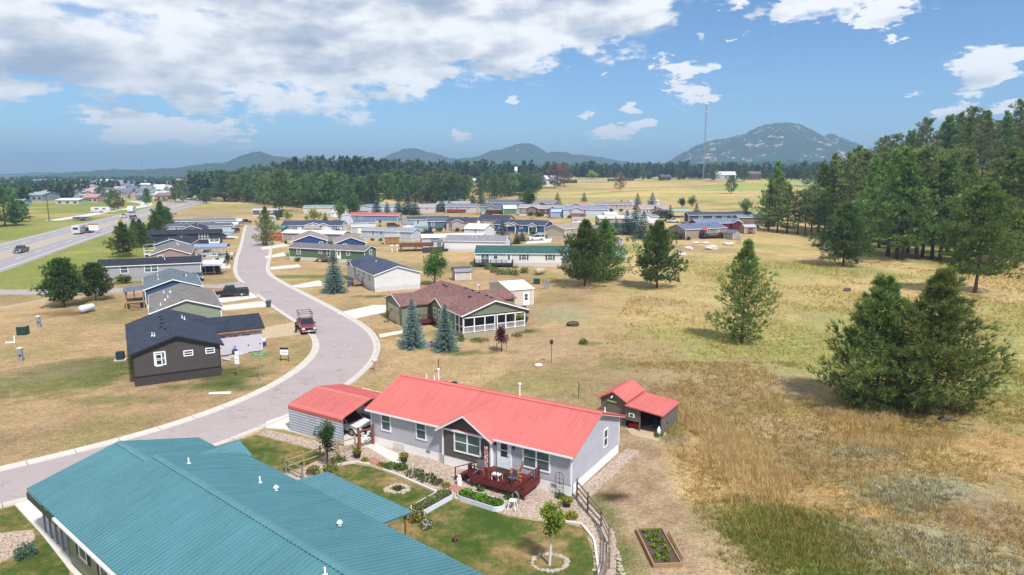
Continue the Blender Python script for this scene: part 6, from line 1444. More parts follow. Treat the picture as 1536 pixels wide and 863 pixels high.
railfence('honey coloured two rail fence beside the gravel path',[(-12.0,49.5),(-14.1,47.45),(-15.9,45.45)],(.5,.98),1.2,TW,step=1.5)
railfence('short rail fence corner above the pile of stones',[(-15.95,45.4),(-14.4,44.1)],(.5,.98),1.1,wood(S(170,160,140,.6)),step=2.3)
railfence('thin grey rail fence along the edge of the teal roof',[(-9.4,37.4),(-7.0,36.2),(-5.4,34.7),(-3.6,33.3),(-2.0,31.9),(0,30.2)],(.45,1.0),1.1,wood(S(160,150,140,.6)),step=2.0,pw=.09,rw_=.05)
# garden gate with a white scroll ornament
gt=emptyobj('garden_gate',(-11.75,49.65,0),R(42),'brown framed garden gate with white scroll ornament','gate')
BW=wood(S(150,92,62,.6)); m=MB()
for x in(0,1.25): m.box(x-.07,-.07,0,x+.07,.07,1.75)
m.build('post',BW,gt); m=MB(); m.box(.07,-.03,.25,1.18,.03,.37); m.box(.07,-.03,1.35,1.18,.03,1.47); m.box(.08,-.03,.37,.18,.03,1.35); m.box(1.07,-.03,.37,1.17,.03,1.35); m.build('frame',BW,gt)
m=MB()
for cx,cz,rr_ in((.38,1.1,.13),(.38,.62,.13),(.86,1.1,.13),(.86,.62,.13),(.62,.86,.12)):
    m.tube([(cx+rr_*math.cos(a),0,cz+rr_*math.sin(a)) for a in [k*PI/6 for k in range(11)]],.028,5)
m.tube([(.2,0,.5),(.62,0,.86),(1.05,0,1.25)],.025,5); m.tube([(.2,0,1.25),(.62,0,.86),(1.05,0,.5)],.025,5); m.build('scroll_ornament',TRIM,gt)
# ---------------------------------------------------------------- garden of the red house
GRW=plain('galvanised planter',S(222,226,234,.85),.5,0); SOIL=plain('potting soil',(.06,.045,.035),.95)
def leaves(name,cx,cy,z,rx,ry,n,col,parent=None,ls=.12,h=.2,seed=1,ang=0,up=.8,flowers=None):
    rng=np.random.default_rng(seed); a=rng.random(n)*6.28; q=np.sqrt(rng.random(n)); x=np.cos(a)*q*rx; y=np.sin(a)*q*ry
    C=np.stack([cx+x*math.cos(ang)-y*math.sin(ang),cy+x*math.sin(ang)+y*math.cos(ang),z+h*rng.random(n)*(1-.5*q)],1)
    D=unit(np.stack([rng.normal(size=n),rng.normal(size=n),np.full(n,up)],1)); K=np.tile(np.array(col),(n,1))*(.6+.8*rng.random((n,1)))
    if flowers is not None: k=rng.random(n)<flowers[1]; K[k]=flowers[0]
    V,F,c=tufts(C,D,1,ls,ls*.7,.4,rng,K,.3); return npmesh(name,V,F,LEAFM,c,parent)
def planter(label,c,ang,L,W,hgt,n,col,seed):
    r=emptyobj('planter_trough',(c[0],c[1],0),ang,label,'planter','galvanised planters'); m=MB(); vs=[];N_=28
    def ov(s,z): 
        out=[]
        for k in range(N_):
            a=2*PI*k/N_; x=math.cos(a)*W/2*s; y=math.sin(a)*W/2*s; x+= (L/2-W/2)*(1 if math.cos(a)>0 else -1); out.append((x,y,z))
        return out
    vs=ov(1,0)+ov(1,hgt)+ov(.93,hgt)+ov(.93,hgt-.1); fs=[]
    for j in range(3): fs+=[(j*N_+i,j*N_+(i+1)%N_,(j+1)*N_+(i+1)%N_,(j+1)*N_+i) for i in range(N_)]
    m.add(vs,fs); m.build('trough',GRW,r); m=MB(); m.add(ov(.93,hgt-.03),[tuple(range(N_))]); m.build('soil',SOIL,r)
    for k in range(3): leaves('plants',(-L/2+W/2)+k*(L-W)/2,0,hgt-.05,W*.45,W*.42,n//3,col,r,.13,.26,seed+k)
    return r
planter('galvanised oval planter on the lawn half filled with herbs',(-5.1,40.8),R(53),3.4,1.15,.34,300,S(126,144,72,.6),1)
planter('galvanised oval planter full of green salad leaves near the deck',(-2.0,41.05),R(-33),3.5,1.15,.34,900,S(112,160,50,.6),5)
def plant(label,p,r_,h,n,col,seed,name='plant',pot=None,flowers=None,group='garden plants',ls=.12,cat='plant'):
    o=emptyobj(name,(p[0],p[1],float(H(p[0],p[1]))+.02),0,label,cat,group); z=0
    if pot: m=MB(); m.cyl(0,0,0,.38,.22,12,.3); m.build('pot',pot,o); z=.34
    m=MB()
    for k in range(5): a=k*1.26; m.tube([(0,0,z),(math.cos(a)*r_*.5,math.sin(a)*r_*.5,z+h*.7)],[.012,.006],4,False)
    m.build('stem',plain('stem',S(90,100,50,.5),.8),o); leaves('foliage',0,0,z,r_,r_,n,col,o,ls,h,seed,flowers=flowers); return o
GP=S(92,124,52,.5); YP=S(176,172,60,.56)
for lab,px,py,r_,h,n,c,pt,fl_ in (
 ('black pot of leafy greens beside the garden gate',536,687,.35,.45,160,S(140,150,60,.5),BLACK,None),
 ('yellow green clump beside the upper red pavers',548,692,.3,.3,110,YP,None,None),('yellow clump at the right of the upper red pavers',573,699,.3,.3,110,YP,None,None),
 ('yellow foliage in a black pot at the end of the walkway',606,693,.35,.4,150,S(190,190,60,.56),BLACK,None),('broad bright green plant left in the border row',587,702,.55,.4,240,S(110,150,60,.52),None,None),
 ('dark green plant beside the potted yellow one',602,704,.5,.5,260,GP,None,None),('trailing green plants in the middle of the border',622,712,.7,.25,240,S(96,112,66,.5),None,None),
 ('low green plants further along the border',640,719,.7,.25,240,S(100,116,66,.5),None,None),('sparse dark plants at the right of the border',655,725,.5,.3,160,S(90,100,60,.5),None,None),
 ('yellow clump beside the lower red pavers',668,730,.35,.3,130,YP,None,None),('spiky plant in front of the red deck',720,738,.3,.5,80,GP,None,None),
 ('dark green tuft at the corner of the deck',762,748,.3,.3,100,GP,None,None),('leafy plant climbing under the wire trellis',840,747,.35,.35,140,S(80,116,44,.5),None,None),
 ('yellow flowers in a dark tub near the fence corner',850,760,.42,.3,200,S(170,170,60,.54),BLACK,None),('pink flowering plant in the gravel corner bed',824,772,.45,.5,240,GP,None,(S(206,96,110,.6),.35)),
 ('yellow green clump next to the pink flowers',838,779,.45,.35,220,YP,None,None),('tall yellow flowering plant by the rail fence',857,778,.4,.5,220,S(150,160,70,.52),None,(S(226,206,80,.6),.3)),
 ('green shrub behind the two rail fence near the gate',508,694,.6,.6,260,S(120,140,56,.5),None,None),('yellow green shrub behind the two rail fence',497,706,.55,.6,240,S(146,156,60,.5),None,None),
 ('leafy shrub at the low end of the two rail fence',470,710,.5,.6,240,S(120,136,60,.5),None,(S(206,190,90,.6),.12)),('small yellow shrub by the stone pile',488,722,.35,.4,120,S(170,170,80,.54),None,None),
 ('dense flowering weeds under the porch post',625,780,.6,.8,360,S(130,140,70,.5),None,(S(216,200,90,.6),.2)),('white flowering plant by the thin rail fence',640,793,.35,.7,180,GP,None,(S(226,226,220,.7),.4)),
 ('pink sprig at the edge of the lawn',683,812,.18,.5,60,S(150,120,90,.5),None,(S(226,170,170,.6),.3)),('low plants inside the ring of pale stones',597,735,.35,.3,120,S(120,130,70,.5),None,None),
 ('green hosta clump left of the olive house steps',690,512,.7,.8,260,GP,None,None),('row of tall weeds against the screened porch base',720,512,1.2,.4,300,S(100,130,60,.5),None,None),
 ('flower tubs at the right corner of the screened porch',775,505,.7,.5,220,GP,None,(S(206,110,100,.6),.2)),('lone dark green bush in the dry lot',875,517,.55,.9,300,S(80,120,44,.5),None,None),
 ('small blue green conifer shrub on the lower left lawn',39,835,.55,.9,420,S(112,142,116,.5),None,None),('green shrub at the right corner of the red shed',988,655,.4,.2,120,S(96,120,50,.5),None,None)):
    q=at(px,py); plant(lab,q.xy,r_,h,n,c,px,pot=pt,flowers=fl_)
ROCK=plain('pale stone',S(206,192,176,.62),.9,0,.2,2,.1)
def stones(label,pts,size,name='stone_ring',group='garden stones',mat=None,seed=1):
    rg=random.Random(seed); r=emptyobj(name,(pts[0][0],pts[0][1],float(H(*pts[0]))),0,label,'stones',group)
    for k,p in enumerate(pts[:60]):
        m=MB(); s=size*rg.uniform(.6,1.3); m.ball((p[0]-pts[0][0],p[1]-pts[0][1],s*.35+float(H(*p))-float(H(*pts[0]))),s,7,5,.25,rg,(1.2,1,.7)); m.build('stone',mat or ROCK,r)
    return r
def ring(c,rx,ry,n): return [(c[0]+rx*math.cos(2*PI*k/n),c[1]+ry*math.sin(2*PI*k/n)) for k in range(n)]
stones('ring of white stones round the young tree',ring(at(824,845),.95,.8,22),.13,seed=2)
stones('ring of pale rocks on the lawn near the planter',ring(at(596,735),.75,.5,14),.17,seed=3)
stones('pile of pale rocks at the corner of the short rail fence',[(-15.5+random.Random(5+k).uniform(-1.0,.9),44.2+random.Random(50+k).uniform(-.8,.7)) for k in range(34)],.24,'rock_pile',seed=4)
stones('curved row of pale stones along the lawn by the fence',[(3.0+.26*k*.8,38.5-.0*k) for k in range(6)]+[(4.35,38.1),(4.6,37.6),(4.72,37.0),(4.8,36.4),(4.78,35.8),(4.7,35.2),(4.6,34.6),(4.5,34.0),(4.4,33.4)],.11,seed=6)
stones('row of pale rocks outside the rail fence',[(5.85+.05*math.sin(k),37.6-.35*k) for k in range(14)],.13,seed=7)
stones('bluish rocks between the two spruces of the olive house',[(at(632+k*3,516+((k*7)%5)).x,at(632+k*3,516+((k*7)%5)).y) for k in range(12)],.3,'rock_bed',mat=plain('blue grey stone',S(160,160,176,.55),.9),seed=8)
for k,(px,py,s) in enumerate(((1022,384,1.0),(1033,374,.9),(1067,374,1.3),(1093,368,1.1),(1044,366,.8),(1058,366,.8))):
    q=at(px,py); m=MB(); m.ball((0,0,.3*s),s,9,6,.22,random.Random(k),(1.5,1,.6)); tag(m.build('boulder',plain('white boulder',S(228,220,214,.66),.9),None,False,q),'white boulder in the golden grass in front of the khaki house','boulder','white boulders near the khaki house')
for k,(px,py,s,lb) in enumerate(((860,489,.7,'dark rock in the dry lot behind the red house'),(1325,617,.35,'grey rock under the pair of broad pines'),(1417,630,.4,'pale rock right of the pair of broad pines'),(1271,437,.6,'brown log stump in the golden meadow'))):
    q=at(px,py); m=MB(); m.ball((0,0,.3*s),s,8,5,.25,random.Random(k+9),(1.4,.9,.7)); tag(m.build('rock',plain('field stone',S(110,104,96,.5),.9),None,False,q),lb,'rock')
# vegetable bed with timber frame
vb=emptyobj('raised_bed',(8.25,35.6,float(H(8.25,35.6))),R(4),'long timber framed vegetable bed with dark soil and young plants','garden bed')
TB=wood(S(186,148,112,.6)); m=MB()
m.box(-.8,-1.9,0,-.72,1.9,.25); m.box(.72,-1.9,0,.8,1.9,.25); m.box(-.72,-1.9,0,.72,-1.82,.25); m.box(-.72,1.82,0,.72,1.9,.25); m.build('frame',TB,vb)
m=MB(); m.box(-.715,-1.815,0,.715,1.815,.16); m.build('soil',plain('bed soil',S(112,92,80,.5),.95,0,.3,3,.2),vb)
for k,(x,y) in enumerate(((-.3,1.5),(.1,1.0),(-.3,.7),(.35,.2),(-.2,-.2),(.0,-.9),(.35,-.5),(-.35,-1.2),(.1,-1.5),(.35,1.5),(0,.3))):
    leaves('plant',x,y,.16,.16,.16,45,S(140,170,60,.54),vb,.13,.3,k+60)
m=MB(); m.bar((9.35,34.2,.25),(9.2,37.0,.25),.12); tag(m.build('timber_plank',TB),'loose pale timber plank beside the vegetable bed','plank')
# deck furniture
du=lambda a,o,z:(lambda v:rw.matrix_world@Vector(v))(TF(a,o,z))
bpy.context.view_layer.update()
def deckthing(name,a,o,z,rz,label,cat,group=None):
    p=du(a,o,z); return emptyobj(name,p,R(-30.7+rz),label,cat,group)
ch=deckthing('adirondack_chair',13.7,1.0,.785,-60,'honey wood slatted garden chair on the red deck','chair'); OW=wood(S(214,150,80,.62)); m=MB()
for i in range(5): m.bar((-.28+i*.14,.2,.35),(-.36+i*.18,.52,1.15),.11,.02)
m.build('backrest',OW,ch); m=MB()
for i in range(5): m.box(-.3,-.35+i*.12,.34-.015*i,.3,-.25+i*.12,.36-.015*i)
m.build('seat',OW,ch)
for s in(-1,1): m=MB(); m.box(s*.34-.03,-.36,0,s*.34+.03,-.28,.58); m.box(s*.34-.07,-.4,.58,s*.34+.07,.35,.605); m.build('armrest',OW,ch); m=MB(); m.bar((s*.3,.35,0),(s*.3,-.3,.33),.05,.1); m.build('leg',OW,ch)
for k,(a,o) in enumerate(((11.3,1.7),(13.9,1.85))):
    c_=deckthing('folding_chair',a,o,.785,[30,-20][k],['grey metal chair at the left end of the red deck','dark metal chair with a blue cushion near the right rail of the deck'][k],'chair','metal deck chairs'); MTL=plain('grey chair metal',(.12,.13,.15),.4)
    m=MB(); m.box(-.25,-.25,.42,.25,.25,.46); m.build('seat',MTL if k==0 else plain('blue cushion',(.06,.1,.16),.8),c_); m=MB(); m.box(-.25,.23,.5,.25,.27,.95); m.build('backrest',MTL,c_)
    for sx in(-1,1):
        for sy in(-1,1): m=MB(); m.bar((sx*.22,sy*.22,0),(sx*.22,sy*.22,.42),.03); m.build('leg',MTL,c_)
c_=deckthing('side_table',12.7,1.8,.785,0,'small low table with pots in the middle of the deck','table'); m=MB(); m.box(-.3,-.3,.4,.3,.3,.44); m.build('tabletop',TRIM,c_)
for sx in(-1,1):
    for sy in(-1,1): m=MB(); m.bar((sx*.25,sy*.25,0),(sx*.25,sy*.25,.4),.04); m.build('leg',TRIM,c_)
m=MB(); m.box(-.75,-.5,0,.75,.5,.015); o=m.build('door_mat',plain('black mat',(.02,.02,.022),.9)); o.location=du(12.6,.65,.785); o.rotation_euler=(0,0,R(-30.7)); tag(o,'black mat on the deck in front of the white door','mat')
fl=deckthing('garden_flag',10.95,.6,.0,0,'tall narrow pink and white flag at the corner of the deck','flag'); m=MB(); m.cyl(0,0,0,2.4,.02,6); m.build('pole',BLACK,fl)
m,nt,bs=newmat('flag cloth'); f=noise(nt,objc(nt),9,2); nt.links.new(ramp(nt,f,[(.45,(.7,.66,.64)),(.52,(.5,.12,.14))]),bs.inputs[0]); q=MB()
for i in range(6): q.box(-.02+.01*(i%2),-.03,.85+i*.25,.26+.02*(i%2),.0,.85+i*.25+.249)
q.build('cloth',m,fl)
hr=emptyobj('hose_reel',(*at(773,760).xy,.03),R(-30),'green garden hose hanging on a metal stand by the deck','hose'); m=MB(); m.tube([(-.25,0,0),(-.22,0,.75),(0,0,1.0),(.22,0,.75),(.25,0,0)],.025,6); m.build('stand',STEEL,hr)
m=MB()
for k in range(4): m.tube([(.16*math.cos(a)*1.3,.05+.03*k,.55+.4*math.sin(a)) for a in [j*PI/7 for j in range(15)]],.022,6)
m.build('hose',plain('green hose',S(60,140,96,.5),.5),hr)
so=emptyobj('step_stool',(*at(769,764).xy,.03),R(-20),'white slatted stool in front of the hose stand','stool'); m=MB(); m.box(-.2,-.18,.55,.2,.18,.6); m.build('seat',TRIM,so)
for sx in(-1,1):
    for sy in(-1,1): m=MB(); m.bar((sx*.26,sy*.24,0),(sx*.17,sy*.15,.55),.045); m.build('leg',TRIM,so)
tl=emptyobj('wire_trellis',(*(du(16.6,.35,0)).xy,.02),R(-30.7),'black wire arch trellis against the right end of the grey wall','trellis'); m=MB()
m.tube([(-.3,0,0),(-.3,0,1.3),(-.2,0,1.55),(0,0,1.65),(.2,0,1.55),(.3,0,1.3),(.3,0,0)],.018,5); m.tube([(0,0,0),(0,0,1.65)],.014,5)
for z in(.3,.6,.9,1.2): m.tube([(-.3,0,z),(.3,0,z)],.012,5)
m.tube([(.2*math.cos(a),.02,.6+.25*math.sin(a)) for a in [j*PI/5 for j in range(11)]],.02,5); m.build('frame',BLACK,tl)
wp=emptyobj('milk_can',(*du(10.05,2.4,0).xy,.02),0,'white milk can with a dark plant beside the deck steps','milk can'); m=MB(); m.tube([(0,0,0),(0,0,.45),(0,0,.55),(0,0,.68)],[.17,.17,.1,.12],12); m.build('can',TRIM,wp)
# lean-to contents
lm=emptyobj('lawn_mower',(10.2,54.2,0),R(-20),'red lawn mower parked under the lean-to','lawn mower'); m=MB(); m.box(-.45,-.3,.12,.45,.3,.4); m.box(-.1,-.18,.4,.3,.18,.62); m.build('deck_body',plain('red mower paint',S(186,20,40,.6),.4),lm)
for sx in(-1,1):
    for sy in(-1,1): w=MB(); w.tube([(sx*.38,sy*.3,.13),(sx*.38,sy*.37,.13)],.13,10); w.build('wheel',TYRE,lm)
m=MB(); m.bar((-.4,-.2,.35),(-1.0,-.2,.95),.03); m.bar((-.4,.2,.35),(-1.0,.2,.95),.03); m.bar((-1,-.2,.95),(-1,.2,.95),.03); m.build('handle',BLACK,lm)
wbw=emptyobj('wheelbarrow',(11.9,53.8,0),R(70),'blue wheelbarrow standing under the lean-to','wheelbarrow'); m=MB(); m.add([(-.35,-.3,.3),(.35,-.22,.3),(.35,.22,.3),(-.35,.3,.3),(-.5,-.42,.62),(.55,-.34,.62),(.55,.34,.62),(-.5,.42,.62)],[(0,3,2,1),(0,1,5,4),(1,2,6,5),(2,3,7,6),(3,0,4,7)]); m.build('tray',plain('blue tray',S(60,76,120,.5),.5),wbw)
w=MB(); w.tube([(.6,-.05,.2),(.6,.05,.2)],.2,12); w.build('wheel',TYRE,wbw)
for s in(-1,1): m=MB(); m.bar((.6,s*.1,.2),(-1.0,s*.32,.6),.04); m.bar((-.3,s*.28,.45),(-.4,s*.3,0),.03); m.build('handle',wood(S(150,120,90,.6)),wbw)
po=MB(); po.add([(9.4,54.6,.012),(9.7,52.6,.012),(11.5,51.2,.012),(12.5,52.6,.012),(12.9,54.4,.012),(10.9,56.6,.012)],[(0,1,2,3,4)]); tag(po.build('gravel_bed',plain('pale sand',S(216,192,160,.62),.95,0,.2,1.5,.1)),kind='structure')
for lab,nm,px,py,c_ in (('white plastic jug at the front corner of the lean-to','jug',988,653,TRIM),):
    q=at(px,py); m=MB(); m.tube([(0,0,0),(0,0,.5),(0,0,.62),(0,0,.72)],[.16,.16,.07,.07],10); tag(m.build(nm,c_,None,True,q),lab,'jug')
q=at(995,645); m=MB(); m.tube([(0,0,.25),(0,0,.7)],[.2,.42],12); m.tube([(0,0,0),(0,0,.3)],[.15,.2],12); tag(m.build('black_tub',BLACK,None,True,q),'black tub hanging at the side wall of the red roofed shed','tub')
# posts, lids and utility boxes
def post(label,px,py,h,mat,w=.08,name='post',cat='post',group=None):
    q=at(px,py); m=MB(); m.box(-w/2,-w/2,-.1,w/2,w/2,h); return tag(m.build(name,mat,None,False,q),label,cat,group)
q=at(827,545); bh=emptyobj('bird_feeder',q,0,'dark bird feeder on a thin pole in the dry lot','bird feeder'); m=MB(); m.cyl(0,0,-.1,2.2,.035,6); m.build('pole',plain('brown pole',(.08,.05,.04),.8),bh)
m=MB(); m.box(-.16,-.16,2.2,.16,.16,2.5); m.tube([(0,0,2.5),(0,0,2.75)],[.28,.02],4); m.build('house_box',plain('dark brown box',(.05,.03,.025),.8),bh)
DK=plain('rusty metal post',S(110,70,60,.5),.8)
for i,(px,py,h) in enumerate(((658,560,1.6),(868,598,1.6),(878,600,1.0),(1004,262,1))[:3]): post(['thin rusty post behind the red roof','green topped post behind the red roof','short grey post behind the red roof'][i],px,py,h,[DK,plain('green post',S(50,110,70,.5),.6),STEEL][i],.07,'marker_post')
q=at(808,548); m=MB(); m.cyl(0,0,0,.08,.42,16); tag(m.build('septic_lid',TRIM,None,False,q),'round white septic lid in the dry lot','lid')
CW=wood(S(190,180,170,.6))
for i,(px,py,l_) in enumerate(((330,590,'pale plank lying on the grass near the kerb'),)): q=at(px,py); m=MB(); m.box(-1.0,-.22,0,1.0,.22,.06); tag(m.build('timber_plank',TRIM,None,False,q,R(4)),l_,'plank')
# propane tanks
def tank(label,px,py,s,col,head=60):
    q=at(px,py); r=emptyobj('propane_tank',q,R(head),label,'propane tank','propane tanks'); m=MB(); L=1.4*s; a=.48*s; prf=[(-L-a*.8,.03),(-L-a*.6,a*.6),(-L-a*.2,a*.92),(-L,a),(L,a),(L+a*.2,a*.92),(L+a*.6,a*.6),(L+a*.8,.03)]
    m.tube([(x*.6,0,a+.15) for x,_ in prf],[b for _,b in prf],14); m.build('tank',plain('tank paint',col,.4),r,True); m=MB(); m.box(-.5*s,-.2,0,-.4*s,.2,.3); m.box(.4*s,-.2,0,.5*s,.2,.3); m.cyl(0,0,2*a+.1,2*a+.3,.12,10); m.build('stand',STEEL,r)
tank('white propane tank on the grass below the two round pines',131,469,1.15,S(230,232,238,.72),75); tank('cream propane tank behind the workshop',810,412,1.3,S(216,196,176,.62),50)
# transformer, pedestals
q=at(35,502); r=emptyobj('transformer_box',q,R(10),'dark green transformer cabinet on the dry slope','utility box'); m=MB(); m.box(-.55,-.5,0,.55,.5,1.1); m.build('cabinet',plain('utility green',S(50,86,70,.5),.5),r); m=MB(); m.box(-.58,-.53,1.102,.58,.53,1.16); m.build('lid',plain('pale lid',S(150,160,150,.55),.5),r)
PG=plain('pedestal grey',S(168,172,180,.6),.5)
for px,py,lb in ((59,491,'grey electric pedestal behind the green transformer'),(32,542,'grey electric pedestal at the left edge of the slope')):
    q=at(px,py); r=emptyobj('electric_pedestal',q,R(8),lb,'utility box','electric pedestals'); m=MB(); m.box(-.2,-.15,0,.2,.15,1.5); m.build('cabinet',PG,r); m=MB(); m.box(-.12,-.155,.6,.12,-.151,.8); m.build('meter',BLACK,r); m=MB(); m.box(-.23,-.18,1.502,.23,.18,1.56); m.build('lid',TRIM,r)
q=at(22,513); m=MB(); m.cyl(0,0,0,.8,.07,8); tag(m.build('marker_post',TRIM,None,False,q),'short white plastic pipe marker by the green transformer','marker')
q=at(16,515); m=MB(); m.bar((-.6,0,.08),(.5,.1,.1),.14); tag(m.build('plastic_pipe',TRIM,None,False,q),'white pipe lying beside the marker','pipe')
q=at(181,540); r=emptyobj('air_conditioner',q,R(20),'dark air conditioner unit left of the brown house','air conditioner'); m=MB(); m.box(-.6,-.45,0,.6,.45,.08); m.build('pad',CONC,r); m=MB(); m.box(-.4,-.38,.082,.4,.38,.95); m.build('cabinet',plain('navy cabinet',(.02,.035,.06),.5),r); m=MB(); m.cyl(0,0,.95,.98,.3,12); m.build('fan_grille',BLACK,r)
q=at(211,461); m=MB(); m.box(-.4,-.4,0,.4,.4,.75); tag(m.build('air_conditioner',plain('grey cabinet',(.16,.17,.19),.5),None,False,q,R(20)),'grey air conditioner beside the timber porch steps','air conditioner')
# wheeled bins
def bin_(label,px,py,rz=0):
    q=at(px,py); r=emptyobj('wheelie_bin',q,R(rz),label,'bin','wheeled bins'); m=MB(); m.add([(-.25,-.28,.06),(.25,-.28,.06),(.25,.28,.06),(-.25,.28,.06),(-.32,-.36,1.0),(.32,-.36,1.0),(.32,.4,1.0),(-.32,.4,1.0)],[(0,3,2,1),(4,5,6,7),(0,1,5,4),(1,2,6,5),(2,3,7,6),(3,0,4,7)]); m.build('body',plain('bin grey',(.07,.08,.1),.6),r)
    m=MB(); m.add([(-.35,-.4,1.005),(.35,-.4,1.005),(.35,.44,1.005),(-.35,.44,1.005),(-.33,-.38,1.06),(.33,-.38,1.06),(.33,.4,1.12),(-.33,.4,1.12)],[(4,5,6,7),(0,1,5,4),(1,2,6,5),(2,3,7,6),(3,0,4,7)]); m.build('lid',plain('bin lid',(.09,.1,.13),.5),r)
    for s in(-1,1): w=MB(); w.tube([(s*.27,.3,.12),(s*.33,.3,.12)],.12,10); w.build('wheel',TYRE,r)
bin_('dark wheeled bin at the kerb by the concrete driveway',403,461); bin_('dark wheeled bin beside the white house deck',524,430,20); bin_('black wheeled bin beside the parked white vehicle',820,358,0); bin_('grey bin by the olive house garage',598,470,30)
# mailboxes and signs
q=at(562,556); r=emptyobj('mailbox',q,R(60),'black and white mailbox on a wooden post by the right kerb','mailbox'); m=MB(); m.box(-.05,-.05,0,.05,.05,1.0); m.build('post',PINE,r); m=MB(); m.tube([(-.3,0,1.12),(.35,0,1.12)],.14,10); m.box(-.3,-.14,1.0,.35,.14,1.11); m.build('box',plain('silver mailbox',(.5,.52,.55),.4),r)
def sign(label,px,py,w,h,z,board,posts=2,head=0,lines=None,lc=None,name='sign',txt=None,group='signs',pm=None,band=None,bandh=.3):
    q=at(px,py); r=emptyobj(name,q,R(head),label,'sign',group); m=MB(); xs_=(-w/2+.03,w/2-.03) if posts==2 else (0,)
    for x in xs_: m.box(x-.03,.0,-.1,x+.03,.05,z+h if posts==2 else z+h*.6)
    m.build('post',pm or BLACK,r); m=MB(); m.box(-w/2,-.03,z,w/2,-.001,z+h); b=m.build('board',board,r)
    if band: m=MB(); m.box(-w/2-.005,-.045,z+h*(1-bandh),w/2+.005,-.0305,z+h+.005); m.build('header_band',band,r)
    if txt:
        for s,sz,zz,mt in txt: text(s,sz,mt,r,(0,-.034-(.014 if band else 0),z+h*zz),(R(90),0,0))
    return r
INK=plain('dark ink',(.05,.05,.07),.6); 
sign('white upright notice on a thin post in front of the brown house',357,565,.5,.85,1.35,TRIM,1,-8,txt=[('NO',.16,.8,INK),('DUMPING',.09,.55,INK),('P',.24,.25,INK)][1:2]+[('1',.22,.3,INK)],pm=STEEL)
sign('small white yard sign with dark top on two legs near the kerb',427,542,.95,.85,.75,TRIM,2,-6,band=plain('dark blue header',S(70,66,100,.5),.6),bandh=.28,txt=[('FOR SALE',.16,.36,plain('grey ink',(.3,.3,.4),.6))])
ss=emptyobj('street_sign',at(391,572),R(12),'two crossed green street name blades on a thin post','sign','signs'); m=MB(); m.cyl(0,0,0,2.95,.035,8); m.build('post',STEEL,ss); GS=plain('sign green',S(60,186,140,.6),.5); WI=plain('sign white',(.75,.8,.78),.5)
m=MB(); m.box(-.75,-.015,2.72,.75,.015,2.94); b=m.build('blade',GS,ss); text('Pinon Street',.17,WI,b,(0,-.017,2.83),(R(90),0,0)); m=MB(); m.box(-.015,-.6,2.96,.015,.6,3.16); m.build('blade',GS,ss)
sign('white billboard with an orange top band beside the highway',141,350,3.0,2.3,1.0,TRIM,2,12,band=plain('orange band',S(226,110,66,.62),.6),bandh=.2,txt=[('LOTS FOR SALE',.33,.55,plain('grey ink',(.3,.3,.4),.6)),('AND HOMES',.26,.28,plain('grey ink',(.3,.3,.4),.6))])
q=at(182,343); r=emptyobj('road_sign',q,R(10),'yellow diamond warning sign beside the highway','sign','signs'); m=MB(); m.box(-.04,0,0,.04,.05,3.0); m.build('post',STEEL,r); m=MB(); m.prism([(-1,2.8),(0,1.8),(1,2.8),(0,3.8)],-.04,-.0,'y'); m.build('board',plain('warning yellow',S(226,170,30,.62),.5),r); m=MB(); m.box(-.09,-.05,2.4,.09,-.041,3.2); m.build('symbol',BLACK,r)
q=at(74,332); r=emptyobj('utility_pole',q,R(20),'wooden utility pole with a crossarm beside the highway','utility pole'); m=MB(); m.cyl(0,0,-.5,11.5,.19,8,.14); m.build('pole',wood(S(120,96,80,.5)),r); m=MB(); m.box(-1.6,-.08,10.6,1.6,.08,10.8); m.build('crossarm',wood(S(110,90,76,.5)),r); m=MB(); m.cyl(.4,.2,9.2,10.2,.25,10); m.build('transformer',STEEL,r)
for x in(-1.4,-.5,.5,1.4): m=MB(); m.cyl(x,0,10.8,11.0,.06,6); m.build('insulator',TRIM,r)
# building materials by the brown house
PIPE=plain('white vinyl trim',S(226,224,226,.7),.5)
for k,(a,b) in enumerate(((at(337,538),at(360,531)),(at(342,538),at(372,530)),(at(362,532),at(379,520)),(at(352,536),at(376,523)))):
    m=MB(); c=(a+b)/2; m.bar(a-c+Vector((0,0,.06)),b-c+Vector((0,0,.1)),.13); tag(m.build('trim_board',PIPE,None,False,c),'long white trim board lying on the bare soil beside the brown house','board','white trim boards')
q=at(355,534); r=emptyobj('bucket',q,0,'white bucket with blue rag on the soil by the brown house','bucket','buckets'); m=MB(); m.tube([(0,0,0),(0,0,.5)],[.2,.25],12); m.build('pail',TRIM,r); m=MB(); m.ball((-.3,.3,.45),.35,8,5,.2); m.build('cloth',plain('blue cloth',S(80,90,150,.5),.8),r)
q=at(396,519); r=emptyobj('bucket',q,0,'blue and white paint pail at the corner of the garage wing','bucket','buckets'); m=MB(); m.tube([(0,0,0),(0,0,.55)],[.26,.3],12); m.build('pail',plain('blue pail',S(80,84,170,.55),.5),r); m=MB(); m.box(-.35,-.2,.56,.2,.3,.9); m.build('sack',TRIM,r)
q=at(382,516); m=MB(); m.box(-.7,-.3,0,.7,.3,.2); tag(m.build('panel_stack',TRIM,None,False,q,R(12)),'white foam panels stacked beside the garage wing','panels')
q=at(339,541); m=MB(); m.bar((-.5,.2,.2),(.5,-.2,.12),.3,.12); tag(m.build('downspout',PIPE,None,False,q),'white and green downspout offcut at the corner of the brown house','pipe')
q=at(672,398); 
